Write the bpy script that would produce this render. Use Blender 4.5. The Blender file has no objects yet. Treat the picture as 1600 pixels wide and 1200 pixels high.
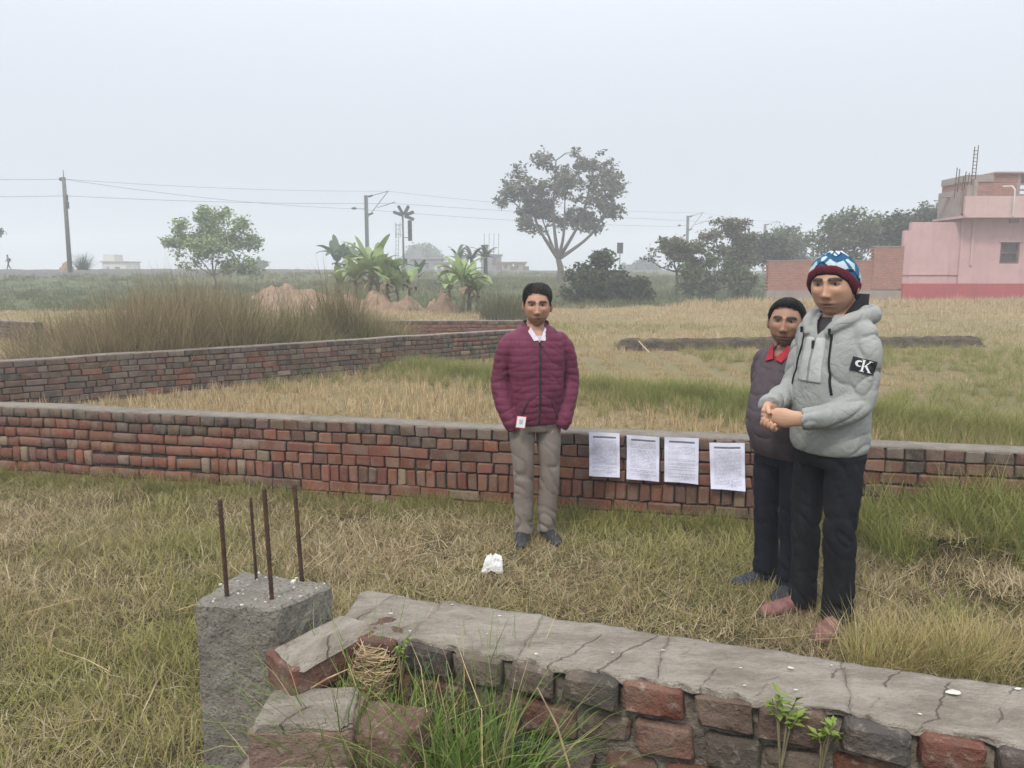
import bpy, bmesh, math, random
import numpy as np
from mathutils import Vector, Matrix, Euler, noise as mnoise

random.seed(11)
rng = np.random.default_rng(11)
R = math.radians
scene = bpy.context.scene
COL = scene.collection

# ------------------------------------------------------------------ camera
CAMH, PITCH, FPX = 1.66, R(8.06), 1200.0
cam_d = bpy.data.cameras.new("camera")
cam = bpy.data.objects.new("camera", cam_d)
COL.objects.link(cam)
cam.location = (0, 0, CAMH)
cam.rotation_euler = (R(90) - PITCH, 0, 0)
cam_d.sensor_width = 36.0
cam_d.lens = 36.0 * FPX / 1600.0
cam_d.clip_start = 0.05
cam_d.clip_end = 3000
scene.camera = cam

# ------------------------------------------------------------------ world, sun, exposure
SUN_EL, SUN_AZ = R(52), R(-28)      # light comes from behind the camera, a little to the left
world = bpy.data.worlds.new("World")
scene.world = world
world.use_nodes = True
wn = world.node_tree
wn.nodes.clear()
w_out = wn.nodes.new('ShaderNodeOutputWorld')
w_bg = wn.nodes.new('ShaderNodeBackground')
w_bg.inputs['Strength'].default_value = 0.1
sky = wn.nodes.new('ShaderNodeTexSky')
sky.sky_type = 'NISHITA'
sky.sun_disc = False
sky.sun_elevation = SUN_EL
sky.sun_rotation = R(180) + SUN_AZ
sky.dust_density = 6.0
sky.air_density = 1.0
hs = wn.nodes.new('ShaderNodeHueSaturation')
hs.inputs['Saturation'].default_value = 0.45
hs.inputs['Value'].default_value = 0.12
wn.links.new(sky.outputs['Color'], hs.inputs['Color'])
# overcast veil: brighter overhead than at the horizon, as under an even cloud layer
tc = wn.nodes.new('ShaderNodeTexCoord')
sep = wn.nodes.new('ShaderNodeSeparateXYZ')
wn.links.new(tc.outputs['Generated'], sep.inputs[0])
ramp = wn.nodes.new('ShaderNodeValToRGB')
ramp.color_ramp.interpolation = 'B_SPLINE'
cr = ramp.color_ramp
cr.elements[0].position = 0.0
cr.elements[0].color = (0.252, 0.272, 0.300, 1)
cr.elements[1].position = 1.0
cr.elements[1].color = (0.93, 0.96, 1.0, 1)
e = cr.elements.new(0.32); e.color = (0.300, 0.322, 0.356, 1)
e = cr.elements.new(0.65); e.color = (0.66, 0.70, 0.75, 1)
wn.links.new(sep.outputs['Z'], ramp.inputs[0])
mul = wn.nodes.new('ShaderNodeVectorMath'); mul.operation = 'SCALE'
mul.inputs['Scale'].default_value = 15.0
wn.links.new(ramp.outputs[0], mul.inputs[0])
addc = wn.nodes.new('ShaderNodeVectorMath'); addc.operation = 'ADD'
wn.links.new(mul.outputs[0], addc.inputs[0])
wn.links.new(hs.outputs[0], addc.inputs[1])
wn.links.new(addc.outputs[0], w_bg.inputs['Color'])
wn.links.new(w_bg.outputs[0], w_out.inputs['Surface'])

sun_d = bpy.data.lights.new("sun", 'SUN')
sun_d.energy = 1.5
sun_d.angle = R(11)
sun_d.color = (1.0, 0.93, 0.83)
sun = bpy.data.objects.new("sun", sun_d)
COL.objects.link(sun)
sun.rotation_euler = Euler((R(90) - SUN_EL, 0, SUN_AZ), 'XYZ')
sun["kind"] = "helper"

vs = scene.view_settings
vs.view_transform = 'Standard'
vs.look = 'None'
vs.exposure = 0.62
vs.gamma = 1.0
vs.use_curve_mapping = False
scene.render.engine = 'CYCLES'
scene.cycles.use_denoising = True
scene.cycles.denoiser = 'OPENIMAGEDENOISE'
scene.cycles.max_bounces = 4
scene.cycles.diffuse_bounces = 2
scene.cycles.glossy_bounces = 2
scene.cycles.transmission_bounces = 4
scene.cycles.volume_bounces = 2
scene.cycles.transparent_max_bounces = 8

# ------------------------------------------------------------------ helpers: pixels to places
cp, sp = math.cos(PITCH), math.sin(PITCH)
def ray(u, v):
    a, b = (u - 800) / FPX, (600 - v) / FPX
    return a, cp + b * sp, -sp + b * cp
def at_z(u, v, z):
    a, dy, dz = ray(u, v); t = (z - CAMH) / dz
    return Vector((a * t, dy * t, z))
def at_y(u, v, y):
    a, dy, dz = ray(u, v); t = y / dy
    return Vector((a * t, y, CAMH + dz * t))
def proj(p):
    x, y, z = p[0], p[1], p[2] - CAMH
    f = y * cp - z * sp; up = y * sp + z * cp
    if f < 0.05: return -9999, -9999
    return 800 + FPX * x / f, 600 - FPX * up / f

def vnoise(x, y, seed=0):
    """smooth value noise on arrays, -1..1"""
    x = np.asarray(x, float); y = np.asarray(y, float)
    xi = np.floor(x).astype(np.int64); yi = np.floor(y).astype(np.int64)
    fx = x - xi; fy = y - yi
    fx = fx * fx * (3 - 2 * fx); fy = fy * fy * (3 - 2 * fy)
    def h(a, b):
        n = (a * 374761393 + b * 668265263 + seed * 1442695041) & 0x7fffffff
        n = ((n ^ (n >> 13)) * 1274126177) & 0x7fffffff
        return ((n ^ (n >> 16)) & 0xffff) / 32767.5 - 1.0
    a = h(xi, yi); b = h(xi + 1, yi); c = h(xi, yi + 1); d = h(xi + 1, yi + 1)
    return (a * (1 - fx) + b * fx) * (1 - fy) + (c * (1 - fx) + d * fx) * fy
def fbm(x, y, seed=0, o=3):
    s = 0; a = 1; t = 0
    for i in range(o):
        s = s + a * vnoise(np.asarray(x) * 2 ** i, np.asarray(y) * 2 ** i, seed + i * 17); t += a; a *= .5
    return s / t
def sstep(a, b, x):
    t = np.clip((np.asarray(x, float) - a) / (b - a), 0, 1)
    return t * t * (3 - 2 * t)

# ------------------------------------------------------------------ helpers: objects
def tag(o, label=None, cat=None, group=None, kind=None):
    if label: o["label"] = label
    if cat: o["category"] = cat
    if group: o["group"] = group
    if kind: o["kind"] = kind
    return o
def empty(name, loc=(0, 0, 0), rz=0.0, scale=1.0):
    o = bpy.data.objects.new(name, None)
    COL.objects.link(o)
    o.empty_display_size = 0.1
    o.location = loc; o.rotation_euler = (0, 0, rz); o.scale = (scale,) * 3
    return o
def link(name, me, mat=None, parent=None, smooth=False):
    o = bpy.data.objects.new(name, me)
    COL.objects.link(o)
    if mat is not None:
        mats = mat if isinstance(mat, (list, tuple)) else [mat]
        if not me.materials:
            for m in mats: me.materials.append(m)
    if parent is not None: o.parent = parent
    if smooth:
        me.polygons.foreach_set('use_smooth', np.ones(len(me.polygons), bool))
    return o
def mesh_np(name, V, F):
    me = bpy.data.meshes.new(name)
    V = np.asarray(V, np.float32)
    if isinstance(F, np.ndarray): F = [F]
    nl = sum(f.size for f in F); nf = sum(len(f) for f in F)
    me.vertices.add(len(V)); me.vertices.foreach_set('co', V.ravel())
    me.loops.add(nl); me.polygons.add(nf)
    li = np.concatenate([f.ravel() for f in F]).astype(np.int32)
    tot = np.concatenate([np.full(len(f), f.shape[1]) for f in F]).astype(np.int32)
    st = np.concatenate([[0], np.cumsum(tot)[:-1]]).astype(np.int32)
    me.loops.foreach_set('vertex_index', li)
    me.polygons.foreach_set('loop_start', st)
    me.update(calc_edges=True)
    me.validate()
    return me
def fattr(me, name, vals):
    a = me.attributes.new(name, 'FLOAT', 'POINT'); a.data.foreach_set('value', np.asarray(vals, np.float32))
def cattr(me, name, vals):
    a = me.attributes.new(name, 'FLOAT_COLOR', 'POINT')
    v = np.ones((len(vals), 4), np.float32); v[:, :3] = vals
    a.data.foreach_set('color', v.ravel())

class MB:
    """collects simple shapes into one mesh"""
    def __init__(s): s.v = []; s.f = []; s.n = 0; s.mi = []; s.cur = 0
    def add(s, V, F):
        s.v.extend([tuple(p) for p in V])
        for f in F: s.f.append(tuple(i + s.n for i in f)); s.mi.append(s.cur)
        s.n = len(s.v); return s
    def box(s, c, d, rz=0.0, M=None):
        hx, hy, hz = d[0] / 2, d[1] / 2, d[2] / 2
        P = [Vector((x, y, z)) for x in (-hx, hx) for y in (-hy, hy) for z in (-hz, hz)]
        Q = M if M is not None else Matrix.Rotation(rz, 4, 'Z')
        return s.add([Q @ p + Vector(c) for p in P],
                     [(0, 1, 3, 2), (4, 6, 7, 5), (0, 4, 5, 1), (2, 3, 7, 6), (0, 2, 6, 4), (1, 5, 7, 3)])
    def span(s, x0, x1, y0, y1, z0, z1):
        return s.box(((x0 + x1) / 2, (y0 + y1) / 2, (z0 + z1) / 2), (x1 - x0, y1 - y0, z1 - z0))
    def tube(s, pts, rad, n=8, flat=1.0, up=None):
        V, F = tube_vf(pts, rad, n, flat, up); return s.add(V, F)
    def mesh(s, name):
        me = bpy.data.meshes.new(name); me.from_pydata(s.v, [], s.f); me.update()
        if any(s.mi): me.polygons.foreach_set('material_index', s.mi)
        return me
    def build(s, name, mat, parent=None, smooth=False):
        return link(name, s.mesh(name), mat, parent, smooth)

def tube_vf(pts, rad, n=8, flat=1.0, up=None):
    pts = [Vector(p) for p in pts]; k = len(pts)
    if not hasattr(rad, '__len__'): rad = [rad] * k
    V = []; F = []
    ref = Vector(up) if up is not None else None
    prev = None
    for i in range(k):
        t = (pts[min(i + 1, k - 1)] - pts[max(i - 1, 0)]).normalized()
        if prev is None:
            a = ref if ref is not None else (Vector((0, 0, 1)) if abs(t.z) < .9 else Vector((1, 0, 0)))
        else: a = prev
        x = (a - t * a.dot(t)).normalized(); y = t.cross(x); prev = x
        for j in range(n):
            an = 2 * math.pi * j / n
            V.append(pts[i] + (x * math.cos(an) * flat + y * math.sin(an)) * rad[i])
    for i in range(k - 1):
        for j in range(n):
            a = i * n + j; b = i * n + (j + 1) % n
            F.append((a, b, b + n, a + n))
    F.append(tuple(range(n - 1, -1, -1))); F.append(tuple((k - 1) * n + j for j in range(n)))
    return V, F
def spline(pts, rad, m=6):
    """Catmull-Rom resample of a path and its radii"""
    P = [Vector(p) for p in pts]; k = len(P); op = []; orr = []
    for i in range(k - 1):
        p0, p1, p2, p3 = P[max(i - 1, 0)], P[i], P[i + 1], P[min(i + 2, k - 1)]
        for j in range(m):
            t = j / m
            op.append(0.5 * ((2 * p1) + (p2 - p0) * t + (2 * p0 - 5 * p1 + 4 * p2 - p3) * t * t + (3 * p1 - p0 - 3 * p2 + p3) * t ** 3))
            s_ = t * t * (3 - 2 * t); orr.append(rad[i] * (1 - s_) + rad[i + 1] * s_)
    op.append(P[-1]); orr.append(rad[-1])
    return op, orr

# ------------------------------------------------------------------ helpers: materials
class NT:
    def __init__(s, name):
        s.m = bpy.data.materials.new(name); s.m.use_nodes = True
        s.t = s.m.node_tree; s.t.nodes.clear()
        s.out = s.t.nodes.new('ShaderNodeOutputMaterial')
    def n(s, typ, **kw):
        nd = s.t.nodes.new(typ)
        for k, v in kw.items(): setattr(nd, k, v)
        return nd
    def l(s, a, b): s.t.links.new(a, b)
    def val(s, sock, v):
        if hasattr(v, 'is_output') or isinstance(v, bpy.types.NodeSocket): s.l(v, sock)
        else: sock.default_value = v
    def math(s, op, a, b=0.0, clamp=False):
        nd = s.n('ShaderNodeMath', operation=op, use_clamp=clamp); s.val(nd.inputs[0], a); s.val(nd.inputs[1], b); return nd.outputs[0]
    def mix(s, f, a, b, mode='MIX'):
        nd = s.n('ShaderNodeMix', data_type='RGBA', blend_type=mode)
        s.val(nd.inputs[0], f)
        for i, c in ((6, a), (7, b)):
            if isinstance(c, (tuple, list)) and len(c) == 3: c = (*c, 1)
            s.val(nd.inputs[i], c)
        return nd.outputs[2]
    def noise(s, vec, scale, detail=4, rough=.6, dist=0.0):
        nd = s.n('ShaderNodeTexNoise'); nd.inputs['Scale'].default_value = scale
        nd.inputs['Detail'].default_value = detail; nd.inputs['Roughness'].default_value = rough
        nd.inputs['Distortion'].default_value = dist
        if vec is not None: s.l(vec, nd.inputs['Vector'])
        return nd.outputs['Fac']
    def ramp(s, f, stops, interp='LINEAR'):
        nd = s.n('ShaderNodeValToRGB'); c = nd.color_ramp; c.interpolation = interp
        while len(c.elements) < len(stops): c.elements.new(0.5)
        for el, (p, col) in zip(c.elements, stops):
            el.position = p; el.color = (*col, 1) if len(col) == 3 else col
        s.l(f, nd.inputs[0]); return nd.outputs[0]
    def step(s, f, a, b):
        nd = s.n('ShaderNodeMapRange', interpolation_type='SMOOTHSTEP'); s.l(f, nd.inputs[0])
        nd.inputs[1].default_value = a; nd.inputs[2].default_value = b; return nd.outputs[0]
    def obj(s, rnd=True):
        tcn = s.n('ShaderNodeTexCoord')
        if not rnd: return tcn.outputs['Object']
        oi = s.n('ShaderNodeObjectInfo'); m_ = s.n('ShaderNodeVectorMath', operation='ADD')
        k = s.math('MULTIPLY', oi.outputs['Random'], 57.0)
        s.l(tcn.outputs['Object'], m_.inputs[0]); s.l(k, m_.inputs[1]); return m_.outputs[0]
    def pos(s): return s.n('ShaderNodeNewGeometry').outputs['Position']
    def bump(s, h, strength=.3, dist=.01):
        nd = s.n('ShaderNodeBump'); nd.inputs['Strength'].default_value = strength
        nd.inputs['Distance'].default_value = dist; s.l(h, nd.inputs['Height']); return nd.outputs[0]
    def done(s, col, rough=.85, normal=None, spec=.3, metal=0.0, trans=0.0, sheen=0.0):
        b = s.n('ShaderNodeBsdfPrincipled')
        if isinstance(col, (tuple, list)) and len(col) == 3: col = (*col, 1)
        s.val(b.inputs['Base Color'], col); s.val(b.inputs['Roughness'], rough)
        b.inputs['Specular IOR Level'].default_value = spec; b.inputs['Metallic'].default_value = metal
        if sheen: b.inputs['Sheen Weight'].default_value = sheen
        if normal is not None: s.l(normal, b.inputs['Normal'])
        o_ = b.outputs[0]
        if trans:
            tr = s.n('ShaderNodeBsdfTranslucent'); s.val(tr.inputs[0], col)
            mx = s.n('ShaderNodeMixShader'); mx.inputs[0].default_value = trans
            s.l(o_, mx.inputs[1]); s.l(tr.outputs[0], mx.inputs[2]); o_ = mx.outputs[0]
        s.l(o_, s.out.inputs['Surface']); return s.m
def plain(name, c1, c2=None, scale=8, rough=.8, bump=.2, bdist=.01, bscale=None, spec=.3, metal=0.0, detail=5, rnd=True, lo=.35, hi=.65, sheen=0.0):
    t = NT(name); co = t.obj(rnd)
    f = t.noise(co, scale, detail)
    col = t.mix(t.step(f, lo, hi), c1, c2 if c2 else tuple(x * .75 for x in c1))
    nm = t.bump(t.noise(co, bscale or scale * 4, 4), bump, bdist) if bump else None
    return t.done(col, rough, nm, spec, metal, sheen=sheen)

def brick_mat(name, vertex=False, near=False):
    t = NT(name)
    if vertex:
        at = t.n('ShaderNodeAttribute', attribute_name='bcol'); base = at.outputs['Color']; co = t.pos()
    else:
        oi = t.n('ShaderNodeObjectInfo'); base = oi.outputs['Color']; co = t.obj(True)
    k = .55 if near else 1.0
    n1 = t.noise(co, 22 * k, 5, .65); n2 = t.noise(co, 60 * k, 4, .7); n3 = t.noise(co, 9 * k, 3, .5)
    c = t.mix(t.math('MULTIPLY', t.step(n1, .45, .72), .75), base, (.085, .062, .05))
    c = t.mix(t.math('MULTIPLY', t.step(n3, .42, .68), .5), c, (.19, .145, .112))
    c = t.mix(t.math('MULTIPLY', t.step(n2, .52, .75), .5), c, (.36, .31, .26) if near else (.25, .195, .155))
    h = t.math('ADD', t.math('MULTIPLY', n1, 1.0), t.math('MULTIPLY', n2, .6))
    return t.done(c, .92, t.bump(h, 1.0 if near else .6, .018 if near else .008), .2)
MAT = {}
MAT['brick'] = brick_mat('brick_clay')
MAT['brick_v'] = brick_mat('brick_clay_joined', vertex=True)
MAT['brick_near'] = brick_mat('brick_clay_weathered', near=True)
MAT['mortar'] = plain('mortar_dark', (.07, .056, .045), (.032, .027, .023), 14, .95, .9, .02, 40)
MAT['mortar_near'] = plain('mortar_grey', (.22, .19, .15), (.09, .078, .065), 16, .95, 1.0, .02, 45)
def cement(name, a, b, streak=None):
    t = NT(name); co = t.obj(False)
    if streak:      # trowel marks run along the wall
        mp = t.n('ShaderNodeMapping'); mp.inputs['Rotation'].default_value = (0, 0, R(19)); mp.inputs['Scale'].default_value = (streak[0], streak[1], 1); t.l(co, mp.inputs['Vector']); co = mp.outputs[0]
    f1 = t.noise(co, 4.5, 8, .75); f2 = t.noise(co, 45, 5, .7); f3 = t.noise(co, 130, 3, .6)
    c = t.mix(t.step(f1, .35, .68), a, b)
    c = t.mix(t.math('MULTIPLY', t.step(f2, .50, .72), .42), c, (.13, .118, .10))
    c = t.mix(t.math('MULTIPLY', t.step(f3, .60, .70), .45), c, (.46, .44, .40))
    h = t.math('ADD', t.math('MULTIPLY', f2, 1.0), t.math('MULTIPLY', f3, .5))
    if streak:      # hairline cracks over the brick joints, broken up
        sx = t.n('ShaderNodeSeparateXYZ'); t.l(co, sx.inputs[0]); wob = t.noise(co, 6, 4, .6)
        fr = t.math('FRACT', t.math('ADD', t.math('MULTIPLY', sx.outputs[0], 7.4), t.math('MULTIPLY', wob, .55)))
        line = t.math('SUBTRACT', 1.0, t.step(t.math('ABSOLUTE', t.math('SUBTRACT', fr, .5)), .004, .028))
        line = t.math('MULTIPLY', line, t.step(t.noise(co, 2.3, 3, .6), .47, .58))
        c = t.mix(t.math('MULTIPLY', line, .5), c, (.09, .078, .065)); h = t.math('SUBTRACT', h, t.math('MULTIPLY', line, .9))
        c = t.mix(t.math('MULTIPLY', t.step(t.noise(co, 1.6, 5, .7), .55, .70), .45), c, (.20, .165, .13))
    return t.done(c, .93, t.bump(h, 1.0, .016), .2)
MAT['cap'] = cement('cement_cap', (.40, .355, .30), (.235, .20, .162), (1.0, 2.6))
MAT['cap_far'] = cement('cement_cap_dusty', (.25, .22, .185), (.16, .14, .12))
t = NT('rough_concrete'); co_ = t.obj(False); f1 = t.noise(co_, 5, 5, .7); f2 = t.noise(co_, 95, 4, .75); f3 = t.noise(co_, 34, 5, .7)
c_ = t.mix(t.step(f1, .35, .7), (.34, .31, .265), (.22, .20, .165)); c_ = t.mix(t.math('MULTIPLY', t.step(f2, .49, .68), .75), c_, (.06, .054, .047)); c_ = t.mix(t.math('MULTIPLY', t.step(f3, .56, .72), .7), c_, (.33, .31, .27))
MAT['concrete'] = t.done(c_, .95, t.bump(t.math('ADD', f2, f3), 1.0, .02), .2)
MAT['rust'] = plain('rusty_steel', (.085, .045, .030), (.045, .028, .022), 40, .9, .8, .004, 120)
MAT['flake'] = plain('pale_flakes', (.58, .56, .50), (.42, .40, .35), 20, .9, .2)
# ------------------------------------------------------------------ terrain
EA = (-36.0, 54.0); ED = (.744, .668); EN = (-.668, .744)       # front shoulder of the railway embankment
W1A, W1B = Vector((-8.7, 7.42, 0)), Vector((6.2, 4.09, 0))        # boundary wall crossing the view
W2A, W2B = Vector((-8.7, 7.45, 0)), Vector((.5, 15.66, 0))        # boundary wall running back from it
def w1y(x): return W1A.y + (np.asarray(x) - W1A.x) * (W1B.y - W1A.y) / (W1B.x - W1A.x)
def emb_n(x, y): return EN[0] * (x - EA[0]) + EN[1] * (y - EA[1])
BUND = [(at_z(u, v, .05).x, at_z(u, v, .05).y) for u, v in ((430, 545), (560, 562), (680, 585), (790, 596), (920, 612), (1080, 628), (1180, 640), (1300, 652), (1450, 668), (1640, 690))]
def seg_dist(x, y, pts):
    x = np.asarray(x, float); y = np.asarray(y, float); d = np.full(np.broadcast(x, y).shape, 1e9)
    for (ax, ay), (bx, by) in zip(pts[:-1], pts[1:]):
        vx, vy = bx - ax, by - ay; t = np.clip(((x - ax) * vx + (y - ay) * vy) / (vx * vx + vy * vy), 0, 1)
        d = np.minimum(d, np.hypot(x - ax - t * vx, y - ay - t * vy))
    return d
def green_edge(x): return 30 + .55 * np.maximum(np.asarray(x, float), 0)
def gz(x, y):
    x = np.asarray(x, float); y = np.asarray(y, float)
    n = emb_n(x, y)
    z = .03 * fbm(x * .9, y * .9, 3) * sstep(.5, 3, y) + .06 * fbm(x * .15, y * .15, 9)
    z = z + .12 * np.exp(-(seg_dist(x, y, BUND) / .38) ** 2)
    z = z + .24 * sstep(1.95, 2.9, x) * sstep(1.5, .1, np.abs(w1y(x) - y)) * sstep(12, 8, x)
    z = z + .30 * sstep(19, 34, y) + .14 * sstep(30, 38, y) * sstep(10, 16, x) + .95 * sstep(0, 42, y - green_edge(x)) 
    z = z + sstep(-9, 0, n) * .62 + .10 * fbm(x * .3, y * .3, 5) * sstep(-12, -6, n) * sstep(2, -1, n)
    z = z - 1.2 * sstep(24, 36, n)
    return z
def g1(x, y): return float(gz(np.array([x]), np.array([y]))[0])
def hit(u, v):
    a, dy, dz = ray(u, v)
    t = np.concatenate([np.linspace(1, 30, 1500), np.linspace(30, 260, 5000)])
    f = CAMH + dz * t - gz(a * t, dy * t)
    i = np.argmax(f < 0) if (f < 0).any() else len(t) - 1
    return Vector((a * t[i], dy * t[i], float(gz(np.array([a * t[i]]), np.array([dy * t[i]]))[0])))

ny, nx = 300, 240
ys = np.concatenate([np.linspace(-12, 1, 12), 1 + (np.linspace(0, 1, ny - 12) ** 2.6) * 319])
ss = np.linspace(-1, 1, nx); ss = np.sign(ss) * np.abs(ss) ** 1.25
Y, S = np.meshgrid(ys, ss, indexing='ij')
X = S * (11 + .98 * np.maximum(Y, 0)); X = np.clip(X, -250, 250)
Z = gz(X, Y)
V = np.stack([X, Y, Z], -1).reshape(-1, 3)
idx = np.arange(len(ys) * nx).reshape(len(ys), nx)
F = np.stack([idx[:-1, :-1], idx[:-1, 1:], idx[1:, 1:], idx[1:, :-1]], -1).reshape(-1, 4)
me = mesh_np('ground', V, F)
x, y = V[:, 0], V[:, 1]; n = emb_n(x, y)
def green_field(x, y):
    """how green the low growth is at a place: bunds, embankment slope, wall feet"""
    n = emb_n(x, y)
    g = .12 + .35 * fbm(x * .7, y * .7, 21)
    g = g + .75 * np.exp(-(seg_dist(x, y, BUND) / .55) ** 2)
    g = g + .85 * sstep(-22, -12, n) * sstep(34, 46, y)
    g = g + .75 * sstep(-.5, 2.5, y - green_edge(x))
    g = g + .35 * sstep(4.5, 7.5, x) * sstep(16, 9, y) * sstep(4, 6, y)
    return np.clip(g, 0, 1)
gr = green_field(x, y)
soil = np.array([.19, .145, .09]); straw = np.array([.29, .225, .125]); green = np.array([.105, .13, .05]); emb = np.array([.10, .13, .06])
lawn = np.array([.065, .052, .028])
infield = sstep(-.3, .3, y - w1y(x))[:, None]
base = lawn * (1 - infield) + straw * infield
c = base * (1 - gr[:, None]) + green * gr[:, None]
far = sstep(-.5, 3, y - green_edge(x))[:, None]
c = c * (1 - far) + emb * far
bare = np.clip(np.exp(-(((x + 7.6) / 1.6) ** 2 + ((y - 11.6) / 1.5) ** 2)), 0, 1)[:, None]
c = c * (1 - bare) + np.array([.30, .2, .13]) * bare
cattr(me, 'gcol', c)
t = NT('ground_soil_and_litter'); p = t.pos()
at = t.n('ShaderNodeAttribute', attribute_name='gcol')
f1 = t.noise(p, 1.3, 6, .65); f2 = t.noise(p, 14, 5, .7); f3 = t.noise(p, 70, 3, .7)
c = t.mix(t.math('MULTIPLY', t.step(f2, .4, .7), .6), at.outputs['Color'], (.105, .085, .045))
c = t.mix(t.math('MULTIPLY', t.step(f1, .5, .75), .5), c, (.25, .20, .11))
c = t.mix(t.math('MULTIPLY', t.step(f3, .55, .75), .5), c, (.34, .28, .16))
MAT['ground'] = t.done(c, .95, t.bump(t.math('ADD', f2, f3), .8, .04), .1)
ground = link('ground', me, MAT['ground'], smooth=True); tag(ground, kind='structure')

# ballast bed along the embankment shoulder
bs = np.linspace(-40, 170, 420); bw = np.linspace(-1.6, 15, 14)
BS, BW = np.meshgrid(bs, bw, indexing='ij')
bx = EA[0] + ED[0] * BS + EN[0] * BW; by = EA[1] + ED[1] * BS + EN[1] * BW
bz = gz(bx, by) + .10 + .24 * sstep(-1.6, .6, BW) * sstep(15, 13.4, BW) + .07 * fbm(bx * 1.6, by * 1.6, 8) - .25 * sstep(-.6, -1.6, BW) - .25 * sstep(14.2, 15, BW)
idx = np.arange(bs.size * bw.size).reshape(bs.size, bw.size)
F = np.stack([idx[:-1, :-1], idx[1:, :-1], idx[1:, 1:], idx[:-1, 1:]], -1).reshape(-1, 4)
me = mesh_np('railway_ballast', np.stack([bx, by, bz], -1).reshape(-1, 3), F)
t = NT('ballast_stone'); p = t.pos(); vo = t.n('ShaderNodeTexVoronoi'); vo.inputs['Scale'].default_value = 5; t.l(p, vo.inputs['Vector'])
c = t.ramp(t.noise(p, 4, 5, .7), [(.3, (.07, .07, .066)), (.55, (.14, .136, .126)), (.75, (.21, .196, .175))])
MAT['ballast'] = t.done(c, .95, t.bump(vo.outputs['Distance'], 1.0, .12), .2)
tag(link('railway_ballast', me, MAT['ballast']), kind='structure')

# ------------------------------------------------------------------ bricks and walls
def hull_brick(name, d, seed, ch=.0060, jit=.0035, sub=0, rough=.004):
    r = random.Random(seed); hx, hy, hz = d[0] / 2, d[1] / 2, d[2] / 2
    bm = bmesh.new()
    for sx in (-1, 1):
        for sy in (-1, 1):
            for sz in (-1, 1):
                j = [r.uniform(-jit, jit) for _ in range(3)]; k = ch * r.uniform(.5, 1.7)
                for a in range(3):
                    p = [sx * (hx - (0 if a == 0 else k)), sy * (hy - (0 if a == 1 else k)), sz * (hz - (0 if a == 2 else k))]
                    bm.verts.new((p[0] + j[0], p[1] + j[1], p[2] + j[2]))
    bmesh.ops.convex_hull(bm, input=bm.verts)
    for v in [v for v in bm.verts if not v.link_faces]: bm.verts.remove(v)
    if sub:
        bmesh.ops.subdivide_edges(bm, edges=bm.edges, cuts=sub, use_grid_fill=True)
        off = Vector((seed * 3.1, seed * 1.7, seed * .9))
        for v in bm.verts:
            v.co += v.co.normalized() * (mnoise.noise(v.co * 28 + off) * rough + mnoise.noise(v.co * 70 + off) * rough * .5)
    me = bpy.data.meshes.new(name); bm.to_mesh(me); bm.free()
    if sub: me.set_sharp_from_angle(angle=R(38))
    return me
TYPES = {'h': (.107, .12, .070), 's': (.224, .12, .070), 'v': (.068, .12, .112), 'q': (.150, .12, .070)}
BV = {k: [hull_brick('brick', d, i * 13 + ord(k)) for i in range(7)] for k, d in TYPES.items()}
for k in BV:
    for m_ in BV[k]: m_.materials.append(MAT['brick'])
RED = [(.21, .076, .050), (.245, .094, .062), (.185, .070, .049), (.225, .102, .070), (.165, .078, .058), (.145, .078, .060), (.135, .088, .068), (.17, .13, .105), (.28, .20, .145)]
DARK = [(.075, .066, .058), (.10, .082, .070), (.13, .088, .068), (.060, .054, .048), (.15, .095, .072), (.16, .133, .112)]
def jitcol(c, r): k = .80 * r.uniform(.86, 1.16); return (min(1, c[0] * k), min(1, c[1] * k * r.uniform(.93, 1.07)), min(1, c[2] * k * r.uniform(.9, 1.1)), 1)

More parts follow.
